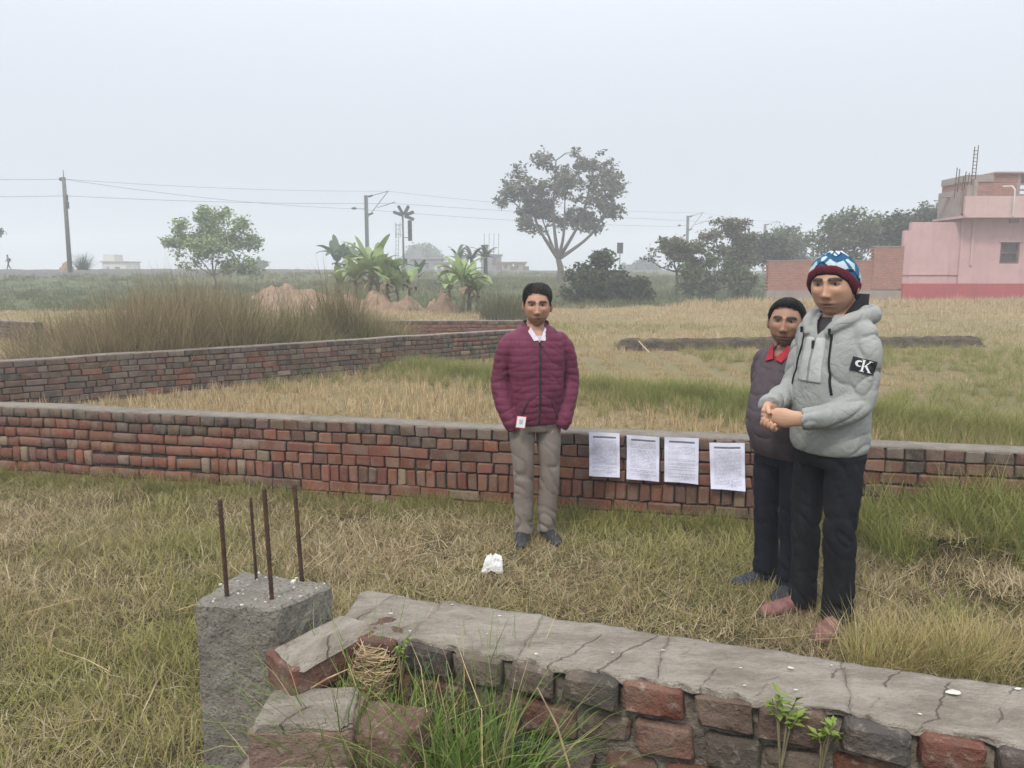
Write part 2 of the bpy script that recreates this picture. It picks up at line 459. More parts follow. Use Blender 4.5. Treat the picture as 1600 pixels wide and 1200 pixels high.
def brick_wall(name, label, A, B, ztop, thick, courses, colfn, seed, zbot=-.12, nparts=300, cap=True, capmat=None, widths=None, topwave=.006, meshes=BV, mats=None, gap=.009, colmat='brick', mortar='mortar', drop=0.0):
    r = random.Random(seed)
    A = Vector(A); B = Vector(B); L = (B - A).length; tdir = (B - A).normalized()
    nrm = Vector((tdir.y, -tdir.x, 0))
    if nrm.y > 0: nrm = -nrm
    root = empty(name, A); tag(root, label, 'wall')
    yaw = math.atan2(tdir.y, tdir.x)
    def top(s): return ztop + topwave * mnoise.noise(Vector((s * 1.1, seed, 0))) * 2
    items = []
    z = ztop - (.006 if cap else 0)
    row = 0
    while z > zbot:
        typ, pitch = courses[min(row, len(courses) - 1)]
        s = -r.uniform(0, .1)
        while s < L:
            k = typ if typ in TYPES else r.choice(typ.split(','))
            if widths: k = widths(row, s / L, k)
            w = TYPES[k][0] * r.uniform(.94, 1.07); h = TYPES[k][2]
            if s + w > L + .05: break
            c = A + tdir * (s + w / 2) + nrm * (thick / 2 - .055 + r.uniform(-.006, .007))
            c.z = z - pitch / 2 + (top(s) - ztop) - drop * max(0, (s / L)) + r.uniform(-.003, .003)
            if k == 'v' and pitch < .1: k = 'h'
            items.append((c, k, w / TYPES[k][0], min(1.12, (pitch - gap) / h) * r.uniform(.96, 1.03), yaw + R(r.uniform(-1.6, 1.6)), R(r.uniform(-1.2, 1.2)), colfn(row, s / L, r)))
            s += w + gap * r.uniform(.6, 1.5)
        z -= pitch; row += 1
    def seen(c):
        u, v = proj(c); return -30 < u < 1630 and v < 1230 and c.z > -.03
    def size(c): return -(c - Vector((0, 0, CAMH))).length
    order = sorted(range(len(items)), key=lambda i: (0 if seen(items[i][0]) else 1, -size(items[i][0])))
    joinV, joinF, joinC = [], [], []
    off = 0
    for rank, i in enumerate(order):
        c, k, sx, sz, yw, rl, col = items[i]
        me = meshes[k][r.randrange(len(meshes[k]))]
        M = Matrix.Translation(c - A) @ Matrix.Rotation(yw, 4, 'Z') @ Matrix.Rotation(rl, 4, 'Y') @ Matrix.Diagonal((sx, 1, sz, 1))
        if rank < nparts and seen(c):
            o = bpy.data.objects.new('brick', me); COL.objects.link(o); o.parent = root
            o.matrix_local = M; o.color = col
        else:
            vs_ = np.array([tuple(M @ v.co) for v in me.vertices]); fs = np.array([tuple(p_.vertices) for p_ in me.polygons if len(p_.vertices) == 3])
            joinV.append(vs_); joinF.append(fs + off); off += len(vs_); joinC.append(np.tile(col[:3], (len(vs_), 1)))
    if joinV:
        jm = mesh_np('brick_courses', np.concatenate(joinV), np.concatenate(joinF)); cattr(jm, 'bcol', np.concatenate(joinC))
        tag(link('brick_courses', jm, MAT['brick_v'], root), kind='stuff')
    # mortar body
    ns = max(8, int(L / .12)); prof = [(-1, zbot), (-1, ztop - .02), (1, ztop - .02), (1, zbot)]
    V = []; F = []
    for i in range(ns + 1):
        s = L * i / ns
        for sd, zz in prof:
            hw = thick / 2 - (.016 if sd < 0 else .004)
            p_ = tdir * s - nrm * (sd * hw) + nrm * .004 * mnoise.noise(Vector((s * 9, zz * 9, seed)))
            V.append((p_.x, p_.y, zz + (top(s) - ztop if zz > 0 else 0) - (drop * s / L if zz > 0 else 0)))
    for i in range(ns):
        for j in range(3): a = i * 4 + j; F.append((a, a + 1, a + 5, a + 4))
    F.append((0, 3, 2, 1)); F.append((ns * 4, ns * 4 + 1, ns * 4 + 2, ns * 4 + 3))
    me = bpy.data.meshes.new('mortar'); me.from_pydata(V, [], F); link('mortar', me, MAT[mortar], root)
    if cap:
        ns = int(L / .035); nc = 5; V = []; F = []
        for i in range(ns + 1):
            s = L * i / ns
            for j in range(nc):
                q = -1 + 2 * j / (nc - 1)
                ed = mnoise.noise(Vector((s * 5, j * 9.0, seed * 1.3))) * .010 + mnoise.noise(Vector((s * 21, j * 9.0, seed))) * .006 if j in (0, nc - 1) else 0
                p_ = tdir * s + nrm * (q * (thick / 2 - .006) + ed)
                zz = top(s) - drop * s / L + .003 * mnoise.noise(Vector((s * 8, j * 1.7, seed))) - (.004 if j in (0, nc - 1) else 0)
                V.append((p_.x, p_.y, zz))
        nt = len(V)
        for i in range(ns + 1):
            for j in (0, nc - 1):
                p_ = V[i * nc + j]; V.append((p_[0], p_[1], p_[2] - .009 - .004 * mnoise.noise(Vector((i * .4, j, seed)))))
        for i in range(ns):
            for j in range(nc - 1): a = i * nc + j; F.append((a, a + nc, a + nc + 1, a + 1))
            b = nt + i * 2
            F.append((i * nc, b, b + 2, (i + 1) * nc)); F.append((i * nc + nc - 1, (i + 1) * nc + nc - 1, b + 3, b + 1))
        me = bpy.data.meshes.new('cement_cap'); me.from_pydata(V, [], F)
        link('cement_cap', me, capmat or MAT['cap_far'], root, True)
    return root

def col_w1(row, q, r):
    if row == 0: return jitcol(r.choice(DARK[1:] + RED[5:8]), r)
    weather = mnoise.noise(Vector((q * 14, row * .35, 3))) * .5 + .5        # staining comes in connected patches
    if row == 1: return jitcol(r.choice(DARK[1:3] + RED[3:7]), r) if weather > .55 else jitcol(r.choice(RED[1:6]), r)
    if r.random() < .05: return jitcol(RED[8], r)
    if weather > .72: return jitcol(r.choice(RED[3:7] + DARK[2:3]), r)
    return jitcol(r.choice(RED[:6] + RED[:4]), r) if q < .66 else jitcol(r.choice(RED[2:6]), r)
def wid_w1(row, q, k):
    if q > .78 and row < 3 and k == 'h': return 'q'
    if q < .42 and row in (2, 3, 4) and random.random() < .55: return random.choice('hs')
    return k
brick_wall('brick_boundary_wall', 'low red brick boundary wall with four notices pasted on it', W1A, W1B, .585, .22,
           [('h', .083), ('h', .083), ('s', .083), ('h', .083), ('v', .128), ('s', .083), ('h', .083), ('s', .083)], col_w1, 4, widths=wid_w1, drop=.015)
def col_w2(row, q, r):
    if row == 0: return jitcol(r.choice(DARK), r)
    return jitcol(r.choice(RED[4:8] + DARK[1:]), r) if r.random() > .12 else jitcol(r.choice(RED[:3] + [RED[8]]), r)
brick_wall('brick_boundary_wall', 'dark brick wall with pale top running back past tall dry grass', W2A + Vector((.15, .3, 0)), W2B, .60, .24,
           [('h,s', .083), ('s,h', .083)], col_w2, 5, nparts=300)
brick_wall('brick_boundary_wall', 'short orange brick wall far behind, left of the plum jacket', (-3.4, 17.9, 0), (.35, 17.9, 0), .62, .22,
           [('h', .083), ('s,h', .083)], lambda row, q, r: jitcol(r.choice(DARK if row == 0 else RED[:5]), r), 6, nparts=120)
brick_wall('brick_boundary_wall', 'stub of dark brick wall at the far left edge', (-14.8, 20.6, 0), (-11.7, 19.0, 0), .52, .22,
           [('h', .083), ('s,h', .083)], lambda row, q, r: jitcol(r.choice(DARK + RED[3:6]), r), 7, nparts=40)

# ---- foreground wall: thick, weathered, cement topped, broken off at the left end
NT_ = {'h': (.118, .15, .078), 's': (.225, .12, .078), 'v': (.075, .14, .112), 'q': (.135, .15, .078)}
NBV = {k: [hull_brick('brick', d, i * 7 + ord(k), .0065, .0065, 3, .0034) for i in range(9)] for k, d in NT_.items()}
for k in NBV:
    for m_ in NBV[k]:
        m_.materials.append(MAT['brick_near']); m_.polygons.foreach_set('use_smooth', np.ones(len(m_.polygons), bool))
NEAR = [(.17, .066, .046), (.15, .064, .047), (.125, .066, .05), (.072, .066, .060), (.088, .076, .064), (.18, .085, .058), (.17, .135, .10), (.125, .09, .07)]
FA, FB = Vector((-.385, 2.045, 0)), Vector((2.65, .985, 0))
ft = (FB - FA).normalized(); fn = Vector((ft.y, -ft.x, 0))
FL = (FB - FA).length; FT = .262; FZ = .728
froot = empty('brick_boundary_wall', FA); tag(froot, 'weathered foreground brick wall with cracked grey cement top', 'wall')
r = random.Random(31)
row = 0; z = FZ - .006
fyaw = math.atan2(ft.y, ft.x)
while z > -.1:
    s = [0.02, .05, -.02, .08][row % 4]
    first = True
    while s < FL:
        k = 'h' if row % 2 == 0 else r.choice('hhq')
        if row == 0: k = r.choice('hq')
        w = NT_[k][0] * r.uniform(.95, 1.06)
        proud = r.uniform(-.012, .012) + (-.02 if row % 2 else 0)
        c = FA + ft * (s + w / 2) + fn * (FT / 2 - .07 + proud); c.z = z - .042 + r.uniform(-.004, .004)
        o = bpy.data.objects.new('brick', NBV[k][r.randrange(9)]); COL.objects.link(o); o.parent = froot
        o.matrix_local = Matrix.Translation(c - FA) @ Matrix.Rotation(fyaw + R(r.uniform(-4, 4)), 4, 'Z') @ Matrix.Rotation(R(r.uniform(-3, 3)), 4, 'Y') @ Matrix.Rotation(R(r.choice((0, 180))), 4, 'Z') @ Matrix.Diagonal((w / NT_[k][0], 1, r.uniform(.93, 1.04), 1))
        o.color = jitcol(r.choice(NEAR), r)
        s += w + r.uniform(.012, .028)
    z -= .098; row += 1
# mortar body, rough
ns, prof = 220, [(-1, -.15), (-1, .0), (-1, .2), (-1, .4), (-1, .55), (-1, .64), (-1, .70), (1, .70), (1, .4), (1, -.15)]
V = []; F = []; npf = len(prof)
for i in range(ns + 1):
    s = FL * i / ns
    for sd, zz in prof:
        q = Vector((s * 22, zz * 22, sd * 5))
        hw = FT / 2 - (.030 if sd < 0 else .006)
        d_ = .011 * mnoise.noise(q) + .007 * mnoise.noise(q * 2.7)
        p_ = ft * s + fn * ((hw + d_) if sd < 0 else -(hw + .4 * d_)); V.append((p_.x, p_.y, zz))
for i in range(ns):
    for j in range(npf - 1): a = i * npf + j; F.append((a, a + 1, a + npf + 1, a + npf))
F.append(tuple(range(npf))); F.append(tuple(ns * npf + j for j in range(npf - 1, -1, -1)))
me = bpy.data.meshes.new('mortar'); me.from_pydata(V, [], F); link('mortar', me, MAT['mortar_near'], froot, True)
# cement top in slabs split by cracks; each slab edge ragged
cuts = [-.015, .155, .46, .80, 1.22, 1.75, 2.4, FL + .01]
for ci, (s0, s1) in enumerate(zip(cuts[:-1], cuts[1:])):
    n1 = max(8, int((s1 - s0) / .012)); n2 = 22; V = []; F = []
    for i in range(n1 + 1):
        for j in range(n2 + 1):
            q = j / n2; s = s0 + (s1 - s0) * i / n1
            skew = .05 * (q - .5) * (1 if ci % 2 else .4)
            if i == 0: s += .0007 + .010 * mnoise.noise(Vector((q * 4, s0 * 9, 1))) + .005 * mnoise.noise(Vector((q * 15, s0 * 9, 1)))
            if i == n1: s += -.0007 + .010 * mnoise.noise(Vector((q * 4, s1 * 9, 1))) + .005 * mnoise.noise(Vector((q * 15, s1 * 9, 1)))
            hw = FT / 2 - .004
            w_ = -hw + 2 * hw * q
            if j == 0: w_ += -.008 + .012 * mnoise.noise(Vector((s * 7, 0, 3))) + .007 * mnoise.noise(Vector((s * 26, 0, 3)))
            if j == n2: w_ += -.010 + .022 * mnoise.noise(Vector((s * 8, 5, 3))) + .010 * mnoise.noise(Vector((s * 33, 5, 3)))
            zz = FZ + .005 * mnoise.noise(Vector((s * 6, q * 2, 7))) + .0045 * mnoise.noise(Vector((s * 19, q * 6, 2))) + .0022 * mnoise.noise(Vector((s * 55, q * 16, 4)))
            if j in (0, n2): zz -= .006
            if i in (0, n1): zz -= .0012
            if ci == 0: zz -= .006
            p_ = ft * (s + skew * 0 + .02 * (q - .5) * 0) + fn * w_ ; V.append((p_.x, p_.y, zz))
    nt = len(V)
    ring = [i * (n2 + 1) for i in range(n1 + 1)] + [n1 * (n2 + 1) + j for j in range(1, n2 + 1)] + [i * (n2 + 1) + n2 for i in range(n1 - 1, -1, -1)] + [j for j in range(n2 - 1, 0, -1)]
    for a in ring: V.append((V[a][0], V[a][1], V[a][2] - .013 - .010 * mnoise.noise(Vector((V[a][0] * 30, V[a][1] * 30, 1)))))
    for i in range(n1):
        for j in range(n2): a = i * (n2 + 1) + j; F.append((a, a + 1, a + n2 + 2, a + n2 + 1))
    for k in range(len(ring)): F.append((ring[k], ring[(k + 1) % len(ring)], nt + (k + 1) % len(ring), nt + k))
    me = bpy.data.meshes.new('cement_slab'); me.from_pydata(V, [], F)
    bm = bmesh.new(); bm.from_mesh(me); bmesh.ops.recalc_face_normals(bm, faces=bm.faces); bm.to_mesh(me); bm.free()
    link('cement_slab', me, MAT['cap'], froot, True)
# pale flakes and droppings on the cement top
mb = MB()
for k in range(26):
    s = r.uniform(.05, 2.2); w_ = r.uniform(-.11, .11); rad = r.choice([.0022, .003, .003, .004, .006, .012 if k % 4 == 0 else .003]); c = ft * s + fn * w_; a0 = r.uniform(0, 6)
    pts = [(c.x + rad * r.uniform(.6, 1.4) * 1.5 * math.cos(a0 + a), c.y + rad * r.uniform(.6, 1.3) * math.sin(a0 + a), FZ + .0052) for a in np.linspace(0, 2 * math.pi, 8)[:-1]]
    mb.add(pts + [(c.x, c.y, FZ + .0062)], [(i, (i + 1) % 7, 7) for i in range(7)])
tag(mb.build('lime_flakes', MAT['flake'], froot), kind='stuff')
# broken-off end: bricks stepping down towards the viewer
def end_brick(px, z, yaw, d, col, capped, seed):
    P = at_z(px[0], px[1], z)
    me = hull_brick('brick', d, seed, .007, .007, 4, .0045)
    me.materials.append(MAT['brick_near']); me.polygons.foreach_set('use_smooth', np.ones(len(me.polygons), bool))
    o = bpy.data.objects.new('brick', me); COL.objects.link(o); o.parent = froot
    o.location = P - FA - Vector((0, 0, d[2] / 2)); o.rotation_euler = (R(2), R(-3), yaw); o.color = (*col, 1)
    if capped:
        cm = hull_brick('cement_slab', (d[0] * .93, d[1] * .90, .016), seed + 5, .012, .014, 5, .0055)
        cm.materials.append(MAT['cap']); c2 = bpy.data.objects.new('cement_slab', cm); COL.objects.link(c2); c2.parent = froot
        c2.location = P - FA + Vector((0, 0, .003)); c2.rotation_euler = (R(2), R(-3), yaw + R(2))
end_brick((505, 1002), .715, R(47), (.25, .125, .085), (.15, .065, .05), True, 71)
end_brick((595, 952), .700, R(-12), (.17, .20, .09), (.10, .08, .07), True, 72)
end_brick((482, 1112), .615, R(-4), (.24, .16, .10), (.20, .13, .105), True, 73)
end_brick((462, 1210), .505, R(-3), (.30, .17, .09), (.19, .12, .10), True, 74)
end_brick((600, 1120), .60, R(-20), (.2, .15, .09), (.13, .07, .055), False, 75)
end_brick((620, 1230), .50, R(-18), (.22, .15, .09), (.13, .07, .055), False, 76)

# ------------------------------------------------------------------ concrete column stub with four bars
corn = [at_z(302, 941, .80), at_z(429, 952, .80), at_z(521, 913, .795), at_z(379, 891, .80)]
CC = sum(corn, Vector()) / 4
croot = empty('concrete_column_stub', (CC.x, CC.y, 0)); tag(croot, 'rough grey concrete column stub with four rusty bars standing out of its top', 'column')
bm = bmesh.new()
bot = [Vector((p.x + .004, p.y - .004, -.2)) for p in corn]
vv = [bm.verts.new(p - Vector((CC.x, CC.y, 0))) for p in bot + corn]
for f in ((3, 2, 1, 0), (4, 5, 6, 7), (0, 1, 5, 4), (1, 2, 6, 5), (2, 3, 7, 6), (3, 0, 4, 7)): bm.faces.new([vv[i] for i in f])
bmesh.ops.bevel(bm, geom=bm.edges[:], offset=.008, segments=1, affect='EDGES')
bmesh.ops.subdivide_edges(bm, edges=bm.edges, cuts=7, use_grid_fill=True)
bmesh.ops.subdivide_edges(bm, edges=[e_ for e_ in bm.edges if e_.calc_length() > .03], cuts=3, use_grid_fill=True)
for v in bm.verts:
    q = v.co * 26
    v.co += Vector((mnoise.noise(q), mnoise.noise(q + Vector((9, 0, 0))), mnoise.noise(q + Vector((0, 9, 0))) * .7)) * .0050 + Vector((1, 1, .3)) * mnoise.noise(v.co * 90) * .0034
me = bpy.data.meshes.new('concrete_shaft'); bm.to_mesh(me); bm.free(); link('concrete_shaft', me, MAT['concrete'], croot)
for (ub, vb, ut, vt) in ((355, 934, 343.6, 780), (400.7, 907, 391.5, 777), (425, 938, 412.6, 763), (471.6, 906, 460, 757)):
    P0 = at_z(ub, vb, .795); P1 = at_y(ut, vt, P0.y + .004)
    n_ = 46; pts = [P0.lerp(P1, i / n_) - Vector((CC.x, CC.y, 0)) for i in range(n_ + 1)]; pts[0].z -= .03
    mb = MB().tube(pts, [(.0068 if i % 2 else .0056) * (.72 if ub == 400.7 else 1) for i in range(n_ + 1)], 8); mb.build('steel_bar', MAT['rust'], croot, True)
# crumbs of mortar and lime on the column head
mb = MB()
for k in range(30):
    a, b = r.random(), r.random()
    p_ = (corn[0] * (1 - a) + corn[1] * a) * (1 - b) + (corn[3] * (1 - a) + corn[2] * a) * b - Vector((CC.x, CC.y, 0))
    w_ = r.choice([.0018, .0025, .003, .004, .008 if a > .6 and b > .6 else .003])
    mb.box((p_.x, p_.y, p_.z + w_ * .25), (w_ * 2, w_ * 1.3, w_), r.uniform(0, 3))
tag(mb.build('lime_crumbs', MAT['flake'], croot), kind='stuff')
# ------------------------------------------------------------------ grass and stubble
def blades(N, spread, length, lean, curl, width, rg, seg=3, base_z=-.01, clump=True, lean_pow=1.0):
    """N tapered curving blades; returns verts, faces, tint"""
    ang = rg.uniform(0, 2 * np.pi, N); rad = spread * np.sqrt(rg.uniform(0, 1, N))
    root = np.stack([rad * np.cos(ang), rad * np.sin(ang), np.full(N, base_z)], -1)
    phi = np.where(rg.uniform(0, 1, N) < (.55 if clump else 0), ang + rg.normal(0, .6, N), rg.uniform(0, 2 * np.pi, N))
    L = rg.uniform(length[0], length[1], N); th0 = lean[0] + (lean[1] - lean[0]) * rg.uniform(0, 1, N) ** lean_pow
    cu = rg.uniform(curl[0], curl[1], N); W = rg.uniform(width[0], width[1], N)
    wphi = phi + np.pi / 2 + rg.normal(0, .5, N)
    wd = np.stack([np.cos(wphi), np.sin(wphi), rg.normal(0, .2, N)], -1)
    P = root.copy(); V = np.zeros((N, 2 * seg + 1, 3))
    for k in range(seg):
        w = (W * (1 - .75 * (k / seg) ** 1.5))[:, None]
        V[:, 2 * k] = P - wd * w / 2; V[:, 2 * k + 1] = P + wd * w / 2
        th = th0 + cu * (k + .5) / seg
        ph = phi + rg.normal(0, .18, N)
        P = P + (L / seg)[:, None] * np.stack([np.sin(th) * np.cos(ph), np.sin(th) * np.sin(ph), np.cos(th)], -1)
    V[:, 2 * seg] = P
    V[..., 2] = np.maximum(V[..., 2], -.012)
    o = (np.arange(N) * (2 * seg + 1))[:, None]
    Q = np.concatenate([o + np.array([[2 * k, 2 * k + 1, 2 * k + 3, 2 * k + 2]]) for k in range(seg - 1)]) if seg > 1 else np.zeros((0, 4), int)
    T = o + np.array([[2 * seg - 2, 2 * seg - 1, 2 * seg]])
    global ALONG
    ALONG = np.tile(np.array([k_ / seg for k_ in range(seg) for _ in (0, 1)] + [1.0]), N)
    return V.reshape(-1, 3), [Q, T], np.repeat(rg.uniform(0, 1, N), 2 * seg + 1)

def grass_mat(name, dry, green, trans=.35, base_green=0.0):
    t = NT(name)
    ti = t.n('ShaderNodeAttribute', attribute_name='tint').outputs['Fac']
    gi = t.n('ShaderNodeAttribute', attribute_name='lush', attribute_type='INSTANCER').outputs['Fac']
    oi = t.n('ShaderNodeObjectInfo').outputs['Random']
    k = t.math('FRACT', t.math('ADD', ti, oi))
    d = t.ramp(k, dry); g = t.ramp(k, green)
    if base_green:      # stems stay green low down and dry out towards the tips
        al = t.n('ShaderNodeAttribute', attribute_name='along').outputs['Fac']; gi = t.math('ADD', gi, t.math('MULTIPLY', t.math('SUBTRACT', .42, al), base_green))
    f = t.math('ADD', gi, t.math('MULTIPLY', t.math('SUBTRACT', ti, .5), .9), True)
    c = t.mix(t.step(f, .2, .8), d, g)
    return t.done(c, .75, None, .2, trans=trans)
DRY = [(0, (.30, .225, .12)), (.3, (.46, .365, .215)), (.5, (.16, .11, .057)), (.8, (.64, .54, .36)), (1, (.12, .085, .045))]
OLIVE = [(0, (.20, .20, .06)), (.35, (.34, .31, .105)), (.6, (.10, .115, .032)), (1, (.44, .385, .17))]
FRESH = [(0, (.15, .20, .045)), (.4, (.24, .275, .075)), (.7, (.12, .16, .038)), (1, (.38, .34, .13))]
STRAW = [(0, (.42, .31, .17)), (.4, (.58, .45, .265)), (.65, (.23, .16, .085)), (1, (.72, .585, .37))]
MAT['dry_grass'] = grass_mat('dry_grass', DRY, OLIVE)
MAT['green_grass'] = grass_mat('green_grass', OLIVE, FRESH)
MAT['stubble'] = grass_mat('rice_straw', STRAW, OLIVE)
MAT['reed'] = grass_mat('reed_grass', [(0, (.20, .15, .08)), (.4, (.31, .24, .135)), (.7, (.12, .10, .05)), (1, (.40, .32, .19))], [(0, (.085, .10, .030)), (.5, (.15, .155, .048)), (1, (.06, .075, .024))], base_green=1.1)

def protos(name, n, mat, seed, mixf, tile=None):
    out = []
    for i in range(n):
        rg = np.random.default_rng(seed + i)
        Vs, Qs, Ts, tt = [], [], [], []; o = 0; al = []
        spots = [(0, 0, 1.0)]
        if tile and tile[0] == 'random': spots = [(a, b, c) for a, b, c in zip(rg.uniform(-tile[1] / 2, tile[1] / 2, tile[2]), rg.uniform(-tile[1] / 2, tile[1] / 2, tile[2]), rg.uniform(.6, 1.45, tile[2]))]
        if tile and tile[0] == 'grid': spots = [((a + .5) * tile[1] - tile[2] * tile[1] / 2 + rg.normal(0, .03), (b + .5) * tile[1] - tile[2] * tile[1] / 2 + rg.normal(0, .03), rg.uniform(.7, 1.25)) for a in range(tile[2]) for b in range(tile[2])]
        for (tx, ty, ts) in spots:
          for kw in mixf(i):
            v, (q, t3), ti = blades(rg=rg, **kw)
            v = v * ts + np.array([tx, ty, 0])
            Vs.append(v); Qs.append(q + o); Ts.append(t3 + o); tt.append(ti); al.append(ALONG); o += len(v)
        me = mesh_np(name, np.concatenate(Vs), [np.concatenate(Qs), np.concatenate(Ts)])
        fattr(me, 'tint', np.concatenate(tt)); fattr(me, 'along', np.concatenate(al)); me.materials.append(mat)
        out.append(bpy.data.objects.new(name + '_source', me))
    return out

def scatter(name, label, cat, pts, scl, lush, prot, seed, tilt=.15):
    rg = np.random.default_rng(seed); N = len(pts)
    me = bpy.data.meshes.new(name); me.vertices.add(N); me.vertices.foreach_set('co', np.asarray(pts, np.float32).ravel())
    a = me.attributes.new('turn', 'FLOAT_VECTOR', 'POINT')
    a.data.foreach_set('vector', np.stack([rg.normal(0, tilt, N), rg.normal(0, tilt, N), rg.uniform(0, 6.283, N)], -1).astype(np.float32).ravel())
    a = me.attributes.new('size', 'FLOAT_VECTOR', 'POINT'); s = np.asarray(scl)
    s = np.stack([s, s, s * rg.uniform(.8, 1.2, N)], -1) if s.ndim == 1 else s
    a.data.foreach_set('vector', s.astype(np.float32).ravel())
    fattr(me, 'lush', lush)
    a = me.attributes.new('pick', 'INT', 'POINT'); a.data.foreach_set('value', rg.integers(0, len(prot), N).astype(np.int32))
    o = link(name, me); me.materials.append(prot[0].data.materials[0])
    ng = bpy.data.node_groups.new(name + '_scatter', 'GeometryNodeTree')
    ng.interface.new_socket('Geometry', in_out='INPUT', socket_type='NodeSocketGeometry')
    ng.interface.new_socket('Geometry', in_out='OUTPUT', socket_type='NodeSocketGeometry')
    gi = ng.nodes.new('NodeGroupInput'); go = ng.nodes.new('NodeGroupOutput')
    ip = ng.nodes.new('GeometryNodeInstanceOnPoints'); jn = ng.nodes.new('GeometryNodeJoinGeometry')
    for p in prot:
        oi = ng.nodes.new('GeometryNodeObjectInfo'); oi.inputs['Object'].default_value = p
        g2 = ng.nodes.new('GeometryNodeGeometryToInstance')
        ng.links.new(oi.outputs['Geometry'], g2.inputs[0]); ng.links.new(g2.outputs[0], jn.inputs[0])
    def na(nm, dt):
        nd = ng.nodes.new('GeometryNodeInputNamedAttribute'); nd.data_type = dt; nd.inputs['Name'].default_value = nm; return nd.outputs['Attribute']
    ng.links.new(gi.outputs[0], ip.inputs['Points']); ng.links.new(jn.outputs[0], ip.inputs['Instance'])
    ip.inputs['Pick Instance'].default_value = True
    ng.links.new(na('pick', 'INT'), ip.inputs['Instance Index'])
    er = ng.nodes.new('FunctionNodeEulerToRotation'); ng.links.new(na('turn', 'FLOAT_VECTOR'), er.inputs[0])
    ng.links.new(er.outputs[0], ip.inputs['Rotation']); ng.links.new(na('size', 'FLOAT_VECTOR'), ip.inputs['Scale'])
    ng.links.new(ip.outputs[0], go.inputs[0])
    md = o.modifiers.new('scatter', 'NODES'); md.node_group = ng
    tag(o, label, cat, kind='stuff'); return o

def sample(n, x0, x1, y0, y1, wedge=.80, margin=1.0):
    xs = rng.uniform(x0, x1, n); ys_ = rng.uniform(y0, y1, n)
    k = np.abs(xs) < wedge * ys_ + margin
    return xs[k], ys_[k]
def w2side(x, y):   # >0 behind the wall running back
    d = (W2B - W2A); return ((x - W2A.x) * -d.y + (y - W2A.y) * d.x) / math.hypot(d.x, d.y)
def fside(x, y):    # distance behind the foreground wall centre line
    return -((x - FA.x) * fn.x + (y - FA.y) * fn.y), (x - FA.x) * ft.x + (y - FA.y) * ft.y

# lawn of matted dry grass on this side of the boundary wall: broad mats, then loose clumps near walls and feet
def lawn_mix(i):
    return [dict(N=19, spread=.10, length=(.035, .125), lean=(.4, 1.5), curl=(-.3, 1.4), width=(.0024, .0048), clump=False),
            dict(N=13, spread=.09, length=(.025, .085), lean=(.1, .9), curl=(.0, 1.3), width=(.0024, .0046), clump=False),
            dict(N=1, spread=.12, length=(.10, .22), lean=(1.0, 1.5), curl=(-.1, .5), width=(.0026, .0042), clump=False)]
P_mat = protos('dry_grass', 7, MAT['dry_grass'], 100, lawn_mix, ('random', .56, 78))
P_lawn = protos('dry_grass', 10, MAT['dry_grass'], 130, lawn_mix)
def lawn_lush(xs, ys_): return np.clip(.36 + 1.05 * fbm(xs * .9, ys_ * .9, 44) + .35 * fbm(xs * 2.6, ys_ * 2.6, 45) + .30 * sstep(.9, .1, w1y(xs) - ys_) + .15 * sstep(2.0, 3.2, xs), 0, 1)
def lawn_ok(xs, ys_, m):
    fs, fl = fside(xs, ys_)
    return (ys_ < w1y(xs) - .15 - m) & ~((np.abs(fs) < .15 + m) & (fl > -.1 - m)) & ~((np.abs(xs - CC.x) < .15 + m) & (np.abs(ys_ - CC.y) < .15 + m)) & ~((fs < 0) & (fl > -.35 - m) & (ys_ < 2.0))
gx_, gy_ = np.meshgrid(np.arange(-7, 7, .46), np.arange(1.2, 7.8, .46)); xs = gx_.ravel() + rng.uniform(-.08, .08, gx_.size); ys_ = gy_.ravel() + rng.uniform(-.08, .08, gx_.size)
k = lawn_ok(xs, ys_, .24) & (np.abs(xs) < .8 * ys_ + 1.2); xs, ys_ = xs[k], ys_[k]
scatter('dry_grass', 'matted dry grass covering the plot in front of the brick wall', 'grass', np.stack([xs, ys_, gz(xs, ys_)], -1), np.stack([np.ones(len(xs)) * 1.05, np.ones(len(xs)) * 1.05, np.clip(.95 + .75 * fbm(xs * .8, ys_ * .8, 58), .55, 1.6)], -1), lawn_lush(xs, ys_), P_mat, 1, .02)
xs, ys_ = sample(26000, -6.5, 6.5, 1.2, 7.6, .80, .9)
k = lawn_ok(xs, ys_, .0) & (~lawn_ok(xs, ys_, .30) | (rng.uniform(0, 1, len(xs)) < .10 * (1 + 2 * fbm(xs * 1.5, ys_ * 1.5, 51)))); xs, ys_ = xs[k], ys_[k]
fx_ = np.concatenate([rng.normal(hit(u, v).x, .16, 60) for u, v in ((836, 846), (1240, 935), (1284, 985), (1215, 925))]); fy_ = np.concatenate([rng.normal(hit(u, v).y - .06, .12, 60) for u, v in ((836, 846), (1240, 935), (1284, 985), (1215, 925))]); k = lawn_ok(fx_, fy_, 0); xs = np.concatenate([xs, fx_[k]]); ys_ = np.concatenate([ys_, fy_[k]])
scl = 1.0 + .45 * fbm(xs * 1.6, ys_ * 1.6, 51) + .15 * sstep(.6, .0, w1y(xs) - .2 - ys_)
scatter('dry_grass', 'looser clumps of dry grass along the wall foot and lawn edges', 'grass', np.stack([xs, ys_, gz(xs, ys_)], -1), np.clip(scl, .55, 1.7), lawn_lush(xs, ys_), P_lawn, 11)

